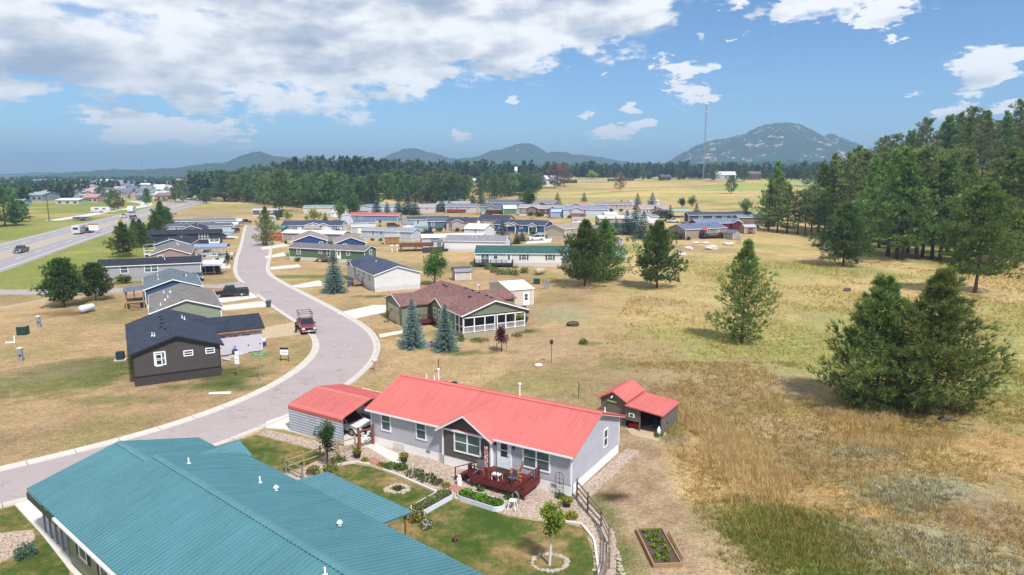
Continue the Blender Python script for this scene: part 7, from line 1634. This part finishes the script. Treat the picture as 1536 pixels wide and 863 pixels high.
# workshop ladder etc belong to the ladder thing
# picket fences, village bits
railfence('dark brown picket fence round the trampoline garden',[at(634,380).xy,at(664,379).xy,at(672,371).xy],tuple(.15+.13*k for k in range(11)),1.6,wood(S(92,74,78,.5)),.12,.125,'picket_fence',2.4)
railfence('garden wire fence with young trees below the black deck',[at(728,402).xy,at(748,414).xy,at(776,416).xy],(.3,.7,1.1),1.2,wood(S(150,146,136,.6)),.08,.03,'garden_fence',2)
for k,(px,py) in enumerate(((733,404),(742,409),(752,412),(762,412),(772,413),(786,410))): plant(['green sapling in the fenced plot, first from the left','green sapling in the fenced plot, second from the left','green sapling in the fenced plot, third from the left','green sapling in the fenced plot, fourth from the left','green sapling at the right end of the fenced plot','low green shrub under the white wall right of the black deck'][k],at(px,py).xy,.9,1.5,220,S(120,156,76,.52),k+200,'sapling',ls=.25,group='saplings')
for k,(px,py,w) in enumerate(((1010,368,1),(776,404,.7))): pass
tr=emptyobj('trampoline',at(638,376),0,'round trampoline on a brown frame in the village garden','trampoline') if 0 else None
q=at(624,376); r=emptyobj('garden_deck',q,R(14),'brown garden deck with a grill behind the yellow barn shed','deck'); m=MB(); m.box(-4.5,-2.5,1.3,4.5,2.5,1.5)
for x in(-4,0,4): 
    for y in(-2.2,2.2): m.box(x-.1,y-.1,0,x+.1,y+.1,1.3)
m.box(-4.5,-2.55,1.5,4.5,-2.45,2.4); m.build('platform',wood(S(132,92,78,.55)),r)
q=at(413,361); r=emptyobj('garden_deck',q,R(0),'redwood plank deck wall beside the street pine','deck'); m=MB(); m.box(-4,-1.5,0,4,1.5,1.6); m.box(-4,1.5,1.6,5,3.5,2.2); m.build('planks',wood(S(190,104,72,.6)),r)
# parasols
for px,py,hh,c,lb,D in ((1052,358,3.4,S(226,70,84,.62),'red parasol open over the maroon deck',2.6),):
    q=at(px,py); q=Vector((61.0,216.1,.9)); r=emptyobj('parasol',q,0,lb,'parasol'); m=MB(); m.cyl(0,0,0,2.6,.04,6); m.build('pole',TRIM,r); m=MB(); m.tube([(0,0,2.1),(0,0,2.75)],[1.5,.03],8); m.build('canopy',plain('red canvas',c,.7),r)
# white birdbath posts on the lawn
for k,(px,py,lb) in enumerate(((579,366,'white garden ornament by the yellow barn shed'),(596,378,'white stand on the lawn right of the play posts'),(588,378,'pale play post on the village lawn'))):
    q=at(px,py); m=MB(); m.cyl(0,0,0,1.6,.12,8); m.cyl(0,0,1.6,1.8,.5,10); tag(m.build('garden_stand',TRIM,None,False,q),lb,'stand','garden stands')
q=at(1108,366); m=MB(); m.cyl(-.4,0,0,2,.16,8); m.cyl(.4,0,0,2,.16,8); tag(m.build('utility_pedestal',PG,None,False,q),'pair of pale grey utility pedestals behind the slender pine','utility box')
for k,(px,py) in enumerate(((817,434),(822,433))): q=at(px,py); m=MB(); m.box(-.18,-.15,0,.18,.15,1.5); tag(m.build('electric_pedestal',PG,None,False,q),['left of the two grey meter boxes near the workshop','right of the two grey meter boxes near the workshop'][k],'utility box','electric pedestals')
q=at(805,426); m=MB(); m.box(-.6,-.5,0,.6,.5,1.0); tag(m.build('transformer_box',plain('utility green',S(50,86,70,.5),.5),None,False,q),'small green cabinet between the workshop and the meter boxes','utility box')
q=at(783,470); r=emptyobj('motorcycle',q,R(20),'dark covered mower parked behind the screened porch corner','mower'); m=MB(); m.box(-.9,-.4,.3,.9,.4,.7); m.ball((.3,0,.8),.4,8,5); m.build('body',BLACK,r)
for x in(-.7,.7): w=MB(); w.tube([(x,-.45,.3),(x,.45,.3)],.3,10); w.build('wheel',TYRE,r)
# brick lighthouse ornament by the plum tree, wire cage
for k,(px,py) in enumerate(((745,527),(760,527))): post(['left','right'][k]+' green stake beside the plum tree',px,py,1.0,plain('green post',S(50,110,70,.5),.6),.05,'stake','stake','stakes')
# ---------------------------------------------------------------- far structures
q=at(1047,262); 
D_=900; tp=Vector(((1047-768)/1024*D_*1.0,D_*.985,float(H((1047-768)/1024*D_,D_*.985)))); tph=(258.3-160)/1024*D_+21-tp.z
r=emptyobj('radio_tower',tp,0,'tall slim lattice radio tower rising above the far wood','tower'); m=MB(); w_=.8
for k in range(3):
    a=k*2*PI/3; m.bar((w_*math.cos(a),w_*math.sin(a),0),(w_*math.cos(a),w_*math.sin(a),tph),.28)
n=34
for i in range(n):
    for k in range(3):
        a=k*2*PI/3;b_=(k+1)*2*PI/3; z0,z1=tph*i/n,tph*(i+1)/n
        m.bar((w_*math.cos(a),w_*math.sin(a),z0),(w_*math.cos(b_),w_*math.sin(b_),z1),.16)
m.build('mast',plain('tower grey',(.22,.22,.24),.5),r); m=MB()
for a in range(6): m.box(1.5*math.cos(a)-.3,1.5*math.sin(a)-.3,tph-3.2,1.5*math.cos(a)+.3,1.5*math.sin(a)+.3,tph-.5)
m.cyl(0,0,tph-2,tph-1.7,2.0,12); m.cyl(0,0,tph-11,tph-10.5,1.6,10); m.cyl(0,0,tph,tph+3,.1,6); m.build('antenna',TRIM,r)
q=Vector(((233-768)/1024*1900,1860,18)); r=emptyobj('radio_tower',q,0,'thin distant mast on the wooded hill at the left','tower'); m=MB(); m.bar((0,0,0),(0,0,36),1.0); m.build('mast',plain('tower grey',(.22,.22,.24),.5),r)
# log house and ranch buildings at the top of the field
def simple(label,px,py,w,h,dp,wall,roof,rise=1.5,head=0,name='building',group='far buildings',cat='building',win=3,flat=False,kind='metal',pw=True):
    p=at(px,py); d=math.hypot(p.x,p.y); wv=w*d/1024 if pw else w; hv=h*d/1024 if pw else h
    r=emptyobj(name,(p.x,p.y,p.z-.5),R(head),label,cat,group); m=MB(); hv+=.5
    rm=roofmat(kind,roof); wm=plain('far wall',wall,.8,0,.1,.1)
    if flat: m.box(-wv/2,-dp/2,0,wv/2,dp/2,hv); m.build('wall',wm,r); m=MB(); m.box(-wv/2-.3,-dp/2-.3,hv+.002,wv/2+.3,dp/2+.3,hv+.5); m.build('roof',rm,r)
    else:
        m.prism([(-dp/2,0),(dp/2,0),(dp/2,hv),(0,hv+rise),(-dp/2,hv)],-wv/2,wv/2); m.build('wall',wm,r); m=MB(); k=rise/(dp/2); o=.5
        m.prism([(-dp/2-o,hv-o*k+.25),(0,hv+rise+.25),(dp/2+o,hv-o*k+.25),(dp/2+o,hv-o*k+.01),(0,hv+rise+.01),(-dp/2-o,hv-o*k+.01)],-wv/2-.4,wv/2+.4); m.build('roof',rm,r)
    for i in range(win):
        x=-wv/2+wv*(i+.5)/win; m=MB(); ww=min(1.0,wv/win*.25); m.box(x-ww,-dp/2-.04,hv*.35,x+ww,-dp/2-.001,hv*.7); m.build('window',DARKG,r)
    return r
LOGB=S(128,100,88,.52)
simple('two storey log house with dark roof at the top right of the field',1147,268,20,14,9,LOGB,S(140,130,136,.5),4,-8,'log_house',win=4,kind='shingle')
simple('lower wing of the far log house with a deck',1131,270,16,8,8,LOGB,S(140,130,136,.5),3,-8,'log_house',win=3,kind='shingle')
simple('white roofed ranch house half hidden by pines at the field top',1086,270,30,7,10,S(206,204,206,.6),S(226,226,230,.66),4,4,'ranch_house')
simple('rust red barn at the top of the field',1060,268,10,6,8,S(130,84,76,.52),S(150,120,116,.5),2,0,'barn',cat='barn',win=0)
simple('white farm building behind the dark long fence',826,279,26,10,10,S(230,230,234,.7),S(236,236,240,.7),3,0,'ranch_house')
simple('white silo like tower above the ridge trees',774,275,3,19,4,S(206,206,206,.55),S(226,226,230,.68),3,0,'silo',cat='silo',win=0)
simple('pale round water tank above the ridge trees',790,272,8,12,8,S(200,220,200,.6),S(216,226,214,.6),1,0,'water_tank',cat='tank',win=0,flat=True)
simple('long white roof just showing above the golden slope',712,275,24,4,10,S(226,224,222,.66),S(230,226,222,.68),2,0,'far_building',win=0)
def longfence(label,pts,h,col,name='board_fence',th=.15):
    q0=at(*pts[0]); r=emptyobj(name,q0,0,label,'fence','far fences'); m=MB(); P=[at(*p) for p in pts]
    for a,b in zip(P,P[1:]):
        n=8
        for i in range(n):
            s=a.lerp(b,i/n)-q0; t=a.lerp(b,(i+.93)/n)-q0; m.bar(s+Vector((0,0,h/2)),t+Vector((0,0,h/2)),th,h)
    m.build('boards',plain('fence '+name,col,.9),r)
longfence('long dark board fence at the top of the field',[(815,276),(866,275)],3.4,S(84,66,66,.5)); longfence('pale stone wall continuing right of the dark fence',[(868,274.5),(910,273.5)],2.0,S(206,196,180,.6),'stone_wall'); longfence('two dark fence panels further right along the field top',[(911,272),(952,271)],2.6,S(90,76,74,.5))
# ---------------------------------------------------------------- the town in the valley
tr2=random.Random(5); TC=[('white',S(232,230,230,.82)),('pink grey',S(214,190,190,.75)),('tan',S(210,192,170,.72)),('grey',S(186,192,200,.7)),('cream',S(226,216,196,.62)),('blue grey',S(160,180,204,.6))]
RC=[('white roof',S(236,236,240,.82)),('dark roof',S(120,124,136,.6)),('rose roof',S(206,170,164,.65)),('grey roof',S(150,156,166,.55)),('blue roof',S(130,160,190,.56))]
simple('long white shop building at the far edge of the green field',110,306,27,5,14,S(226,220,206,.64),S(236,234,230,.7),1,5,'shop',group='shops near the highway')
simple('pink roofed shop building right of the long white one',142,303,17,6,12,S(206,176,176,.6),S(216,160,150,.58),2,5,'shop',group='shops near the highway')
simple('small red roadside hut under a dark tree',179,310,8,6,6,S(180,90,76,.55),S(216,140,110,.58),2,10,'hut',group='shops near the highway',cat='hut')
simple('grey industrial hall at the left of the town',65,301,20,7,20,S(160,176,190,.58),S(176,186,196,.6),2,0,'hall',group='shops near the highway')
simple('blue roofed shed among the trees at the left of the town',32,308,12,4,10,S(190,200,206,.6),S(150,196,220,.6),1.5,0,'hall',group='shops near the highway')
simple('rust roofed hall at the near edge of the parking lot',250,300,18,6,16,S(196,170,160,.58),S(170,130,122,.52),2,14,'hall',group='shops near the highway')
simple('white dealership building beside the parking lot',232,298,14,5,14,S(226,220,216,.66),S(236,230,226,.7),1,8,'hall',group='shops near the highway',flat=True)
seen=[]; k=0
while k<175:
    px=tr2.uniform(20,335); py=tr2.choice([tr2.uniform(279,299),tr2.uniform(276,290)])
    if px<75 and py>290: continue
    if py>300-(px-220)*.0 or px>262+ (295-py)*2: 
        if px>262 and py>286: continue
    if any(abs(px-a)<7 and abs(py-b)<1.6 for a,b in seen): continue
    seen.append((px,py)); (wn,wc),(rn,rc)=tr2.choice(TC),tr2.choice(RC)
    simple(f'{wn} walled building with a {rn} in the distant town',px,py,tr2.uniform(7,17),tr2.uniform(3.2,5.4),tr2.uniform(9,16),wc,rc,tr2.uniform(1.5,3),tr2.uniform(-20,20),'town_building',group=f'{wn} town buildings with {rn}',win=tr2.choice([2,3]),flat=tr2.random()<.25); k+=1
# parked cars in the dealership lot, small
cc=[(.6,.62,.65),(.05,.05,.06),(.3,.05,.05),(.2,.25,.35),(.65,.66,.68)]
protos=[]
for i,c in enumerate(cc):
    o=vehicle('parked_car','tiny parked car in the lot at the edge of town','car',at(215,303).xy,30,c,'suv',4.8,1.9,1.6,group='cars parked at the edge of town'); protos.append(o)
for k in range(26):
    q=at(tr2.uniform(205,258),tr2.uniform(297,302.5)); o=protos[k] if k<5 else copy_tree(protos[k%5]); o.location=q+Vector((0,0,.05)); o.rotation_euler=(0,0,tr2.uniform(0,6))
# ---------------------------------------------------------------- hills and mountains
def hillmat(name,green,rock,rk=.62,sc=.017):
    m,nt,bs=newmat(name); g=nt.nodes.new('ShaderNodeNewGeometry'); P=g.outputs['Position']
    n1=noise(nt,P,sc,6,.65); n2=noise(nt,P,.09,4,.7)
    sp=nt.nodes.new('ShaderNodeSeparateXYZ'); nt.links.new(g.outputs['Normal'],sp.inputs[0])
    k=mth(nt,'ADD',mth(nt,'MULTIPLY',n1,.75),mth(nt,'MULTIPLY',n2,.3)); 
    rm=ramp(nt,k,[(rk,(0,0,0)),(rk+.035,(1,1,1))])
    gc=mixc(nt,1.0,green,mth(nt,'MULTIPLY_ADD',n2,1.2,.4),'MULTIPLY')
    nt.links.new(mixc(nt,rm,gc,rock),bs.inputs['Base Color']); bs.inputs['Roughness'].default_value=.95; bs.inputs['Specular IOR Level'].default_value=.05
    return m
HM=hillmat('forested rock slope',S(66,88,64,.58),S(190,172,158,.7),.585); HM2=hillmat('forested hill',S(66,90,70,.62),S(176,160,148,.6),.64)
def hill(name,sky,D,half,nxx,nyy,mat,rough=10,serr=9,seed=1,zb=-5,skew=.4):
    """hill whose crest line follows the skyline measured in the photograph, at its real distance D"""
    xs_=np.array([(p-768)/1024*D for p,_ in sky]); zs_=np.array([21+(258.3-q)/1024*D*1.015*(1.22 if q<258 and D!=3300 else 1) for _,q in sky])
    X=np.linspace(xs_[0],xs_[-1],nxx); Y=np.linspace(-half,half*1.2,nyy); XX,YY=np.meshgrid(X,Y)
    c=np.interp(XX+ (vnoise(XX,YY,seed,3,.002)-.5)*half*skew*(np.abs(YY)/half),xs_,zs_)
    t=np.clip(1-np.abs(YY)/np.where(YY<0,half,half*1.2),0,1); sh=sstep(0,1,t)**.8*.55+.45*t**1.1
    rid=1-np.abs(vnoise(XX,YY,seed+3,4,.0035)-.5)*2
    Z=zb+(c-zb)*sh*(1-.22*(1-t)*(1-rid))
    Z+=(vnoise(XX,YY,seed+5,4,.015)-.5)*rough*2*sstep(0,.3,t)
    Z+=(vnoise(XX,YY,seed+7,2,.09)**2)*serr*sstep(0,.2,t)
    V=np.stack([XX.ravel(),(YY+D).ravel(),Z.ravel()],1); i=np.arange(nxx*nyy).reshape(nyy,nxx)
    F=np.stack([i[:-1,:-1].ravel(),i[:-1,1:].ravel(),i[1:,1:].ravel(),i[1:,:-1].ravel()],1)
    return tag(npmesh(name,V,F,mat),kind='structure')
hill('mountain',[(900,262),(980,256),(1005,243),(1020,233),(1040,222),(1060,215),(1090,208),(1112,203),(1130,195),(1150,190),(1172,187),(1190,191),(1208,200),(1220,208),(1235,204),(1252,210),(1275,219),(1300,228),(1340,238),(1420,252),(1500,262)],3300,520,420,130,HM,14,8,1)
hill('hill',[(-200,262),(-60,262),(0,263),(40,262),(72,259),(95,261),(110,264),(150,266),(330,268)],4300,500,260,50,HM2,8,8,2)
hill('hill',[(-160,270),(0,270),(60,268),(110,263),(150,258),(180,257),(215,257),(250,256),(290,253),(320,250),(345,248),(370,240),(392,234),(408,238),(430,241),(455,243),(470,240),(482,239),(490,245),(520,247),(560,247),(600,252),(700,262)],2700,420,520,90,HM2,8,9,3)
hill('hill',[(430,262),(500,252),(560,246),(590,238),(612,232),(628,231),(650,236),(685,243),(715,241),(745,233),(775,226),(792,224),(806,228),(820,236),(842,235),(860,239),(890,241),(930,246),(980,252),(1060,262)],3500,460,520,90,HM2,10,8,4)
hill('hill',[(-200,276),(0,276),(80,275),(130,271),(170,269),(240,268),(300,266),(360,262),(420,256),(520,252),(620,254),(760,252),(900,250),(1000,250),(1120,248),(1250,246),(1400,244),(1600,240)],1800,300,620,50,HM2,6,10,5,-3)
# ---------------------------------------------------------------- haze 
m=bpy.data.materials.new('thin summer haze'); m.use_nodes=True; nt=m.node_tree; nt.nodes.remove(nt.nodes['Principled BSDF'])
pv=nt.nodes.new('ShaderNodeVolumePrincipled'); pv.inputs['Color'].default_value=(.46,.70,1,1); pv.inputs['Density'].default_value=HAZE_D; pv.inputs['Anisotropy'].default_value=.25
nt.links.new(pv.outputs[0],nt.nodes['Material Output'].inputs['Volume'])
q=MB(); q.box(-6500,-700,-40,6500,9500,262); o=q.build('haze',m); tag(o,kind='stuff')
# ---------------------------------------------------------------- sky
SUN_EL,SUN_AZ=54,150     # azimuth measured clockwise from the view direction (+Y)
w=bpy.data.worlds.new('World'); scn.world=w; w.use_nodes=True; nt=w.node_tree; bg=nt.nodes['Background']; out=nt.nodes['World Output']
sky=nt.nodes.new('ShaderNodeTexSky'); sky.sky_type='NISHITA'; sky.sun_disc=False; sky.sun_elevation=R(SUN_EL); sky.sun_rotation=R(SUN_AZ); sky.altitude=1600; sky.air_density=1.1; sky.dust_density=.6; sky.ozone_density=2.2
nt.links.new(mixc(nt,1.0,sky.outputs[0],(.66,.88,1.08),'MULTIPLY'),bg.inputs[0]); bg.inputs[1].default_value=.066
tc_=nt.nodes.new('ShaderNodeTexCoord'); sp=nt.nodes.new('ShaderNodeSeparateXYZ'); nt.links.new(tc_.outputs['Generated'],sp.inputs[0])
M=lambda op,a,b=None,c=None,cl=False: mth(nt,op,a,b,c,cl)
az=M('ARCTAN2',sp.outputs[0],sp.outputs[1]); el=M('ARCSINE',sp.outputs[2])
def dirpx(px,py):
    v=431.5-py; d=Vector((px-768,FPX*CT+v*ST,-FPX*ST+v*CT)).normalized(); return math.atan2(d.x,d.y),math.asin(d.z)
cv=nt.nodes.new('ShaderNodeCombineXYZ'); nt.links.new(M('MULTIPLY',az,1.0),cv.inputs[0]); nt.links.new(M('MULTIPLY',el,2.4),cv.inputs[1])
def wn(vec,scale,det,rough=.55,dist=0):
    n=nt.nodes.new('ShaderNodeTexNoise'); n.inputs['Scale'].default_value=scale; n.inputs['Detail'].default_value=det; n.inputs['Roughness'].default_value=rough; n.inputs['Distortion'].default_value=dist; nt.links.new(vec,n.inputs['Vector']); return n.outputs['Fac']
def shift(dx,dy):
    n=nt.nodes.new('ShaderNodeVectorMath'); n.operation='ADD'; nt.links.new(cv.outputs[0],n.inputs[0]); n.inputs[1].default_value=(dx,dy,0); return n.outputs[0]
big=wn(cv.outputs[0],4.2,9,.56); big2=wn(shift(.01,.06),4.2,9,.56); edge=wn(cv.outputs[0],20,7,.6)
billow=wn(cv.outputs[0],13,6,.5,.3)
# lower edge of the big cloud bank as a curve over azimuth
fc=nt.nodes.new('ShaderNodeFloatCurve'); A0,A1=-1.2,1.2
edgepts=[(-500,190),(-200,176),(0,166),(120,166),(200,172),(300,178),(420,172),(500,172),(560,162),(640,156),(665,138),(760,122),(800,112),(870,98),(910,92),(980,74),(1015,45),(1032,12),(1060,-30),(1200,-160),(1500,-260)]
pts=[]
for px,py in edgepts:
    a,e=dirpx(px,py); pts.append(((a-A0)/(A1-A0),e/1.0))
cu=fc.mapping.curves[0]; cu.points[0].location=(0,pts[0][1]); cu.points[-1].location=(1,.8)
for a,e in pts: cu.points.new(min(max(a,.001),.999),min(e,1))
fc.mapping.update(); nt.links.new(M('DIVIDE',M('SUBTRACT',az,A0),A1-A0),fc.inputs['Value'])
bank=M('SUBTRACT',el,fc.outputs[0])                      # >0 above the edge
mb=M('ADD',M('MULTIPLY',bank,9.0),M('MULTIPLY_ADD',edge,1.5,-.75)); mb=M('ADD',mb,M('MULTIPLY_ADD',big,1.0,-.5))
# small clouds: ellipses in azimuth and elevation
small=[(255,194,98,17,1),(360,222,17,5,.5),(688,203,20,8,.8),(771,151,12,7,.7),(1018,105,34,15,1),(975,108,10,5,.4),(1035,146,34,16,.7),(1068,151,16,5,.7),(885,174,14,6,.7),(950,165,16,7,.6),(932,184,9,5,.5),(912,198,40,10,.9),(965,187,22,8,.9),
 (1225,6,68,22,.9),(1330,12,42,18,.8),(1292,35,13,8,.9),(1343,57,11,7,.9),(1490,102,46,22,1),(1528,88,22,14,.9),(1375,147,16,7,.6),(1440,172,26,12,.9),(1530,158,22,12,.9),(1095,5,40,10,.6),(1120,48,8,5,.4),(1050,55,10,6,.5),(905,110,5,4,.4),(1090,65,14,7,.3),(855,104,5,5,.3),(1164,50,6,3,.4),(1188,43,6,3,.4)]
acc=None
wz=nt.nodes.new('ShaderNodeTexNoise'); wz.inputs['Scale'].default_value=26; wz.inputs['Detail'].default_value=6; wz.inputs['Roughness'].default_value=.62; nt.links.new(cv.outputs[0],wz.inputs['Vector'])
ws=nt.nodes.new('ShaderNodeSeparateColor'); nt.links.new(wz.outputs['Color'],ws.inputs[0])
azw=M('ADD',az,M('MULTIPLY_ADD',ws.outputs[0],.075,-.0375)); elw=M('ADD',el,M('MULTIPLY_ADD',ws.outputs[1],.042,-.021))
for px,py,rx,ry,k in small:
    a,e=dirpx(px,py); ra=rx/1024*.93; re=ry/1024*.93
    dx=M('DIVIDE',M('SUBTRACT',azw,a),ra); dy0=M('SUBTRACT',elw,e)
    dy=M('DIVIDE',dy0,re)
    d=M('SQRT',M('ADD',M('MULTIPLY',dx,dx),M('MULTIPLY',dy,dy)))
    v=M('SUBTRACT',k,d); acc=v if acc is None else M('MAXIMUM',acc,v)
ms=M('ADD',M('MULTIPLY',acc,.75),M('MULTIPLY_ADD',edge,2.6,-1.12)); 
dens=M('MAXIMUM',mb,ms)
cov=nt.nodes.new('ShaderNodeMapRange'); cov.interpolation_type='SMOOTHSTEP'; nt.links.new(dens,cov.inputs[0]); cov.inputs[1].default_value=.0; cov.inputs[2].default_value=.24
# thin gaps of blue inside the bank near the top
gap=nt.nodes.new('ShaderNodeMapRange'); gap.interpolation_type='SMOOTHSTEP'; nt.links.new(wn(shift(3.3,.7),7.5,6,.55),gap.inputs[0]); gap.inputs[1].default_value=.33; gap.inputs[2].default_value=.43
hi=nt.nodes.new('ShaderNodeMapRange'); nt.links.new(el,hi.inputs[0]); hi.inputs[1].default_value=.14; hi.inputs[2].default_value=.2
gp=M('SUBTRACT',1,M('MULTIPLY',hi.outputs[0],M('SUBTRACT',1,gap.outputs[0])))
cover=M('MULTIPLY',cov.outputs[0],gp)
# light and shade of the cloud masses: lit from above, grey undersides
lit=M('MULTIPLY',M('SUBTRACT',big,big2),3.4); lit2=M('MULTIPLY_ADD',billow,3.0,-1.5)
sm=M('MULTIPLY',M('GREATER_THAN',ms,mb),.3)
deep=M('MULTIPLY',M('MINIMUM',M('MAXIMUM',bank,0.0),.25),-.5)
sh=M('ADD',M('ADD',M('ADD',M('MULTIPLY_ADD',lit2,.6,.74),lit),deep),sm,None,True)
cc_=ramp(nt,sh,[(0,S(164,176,196)),(.35,S(192,200,212)),(.6,S(218,221,226)),(.85,S(242,243,244)),(1,(.97,.97,.98))])
bg2=nt.nodes.new('ShaderNodeBackground'); nt.links.new(cc_,bg2.inputs[0]); bg2.inputs[1].default_value=CLOUD_S
mx=nt.nodes.new('ShaderNodeMixShader'); nt.links.new(M('MULTIPLY',cover,.96),mx.inputs[0]); nt.links.new(bg.outputs[0],mx.inputs[1]); nt.links.new(bg2.outputs[0],mx.inputs[2]); nt.links.new(mx.outputs[0],out.inputs[0])
w.cycles.sampling_method='MANUAL'; w.cycles.sample_map_resolution=512
# ---------------------------------------------------------------- sun, camera, render
su=bpy.data.lights.new('sun','SUN'); su.energy=SUN_E; su.angle=R(5); su.color=(1,.96,.9); so_=bpy.data.objects.new('sun',su); COL.objects.link(so_)
dv=Vector((math.sin(R(SUN_AZ))*math.cos(R(SUN_EL)),math.cos(R(SUN_AZ))*math.cos(R(SUN_EL)),math.sin(R(SUN_EL)))); so_.rotation_euler=(-dv).to_track_quat('-Z','Y').to_euler(); so_.location=(0,0,300)
ca=bpy.data.cameras.new('camera'); co=bpy.data.objects.new('camera',ca); COL.objects.link(co); scn.camera=co
ca.sensor_fit='HORIZONTAL'; ca.sensor_width=36; ca.lens=36*FPX/1536; co.location=(0,0,HC); co.rotation_euler=(PI/2-TILT,0,0); ca.clip_start=.5; ca.clip_end=30000
scn.render.engine='CYCLES'; scn.view_settings.view_transform='Standard'; scn.view_settings.look='None'; scn.view_settings.exposure=EXPO; scn.view_settings.gamma=1
scn.cycles.use_denoising=True; scn.cycles.max_bounces=6; scn.cycles.diffuse_bounces=3; scn.cycles.glossy_bounces=2; scn.cycles.transmission_bounces=2; scn.cycles.volume_bounces=0; scn.cycles.transparent_max_bounces=6
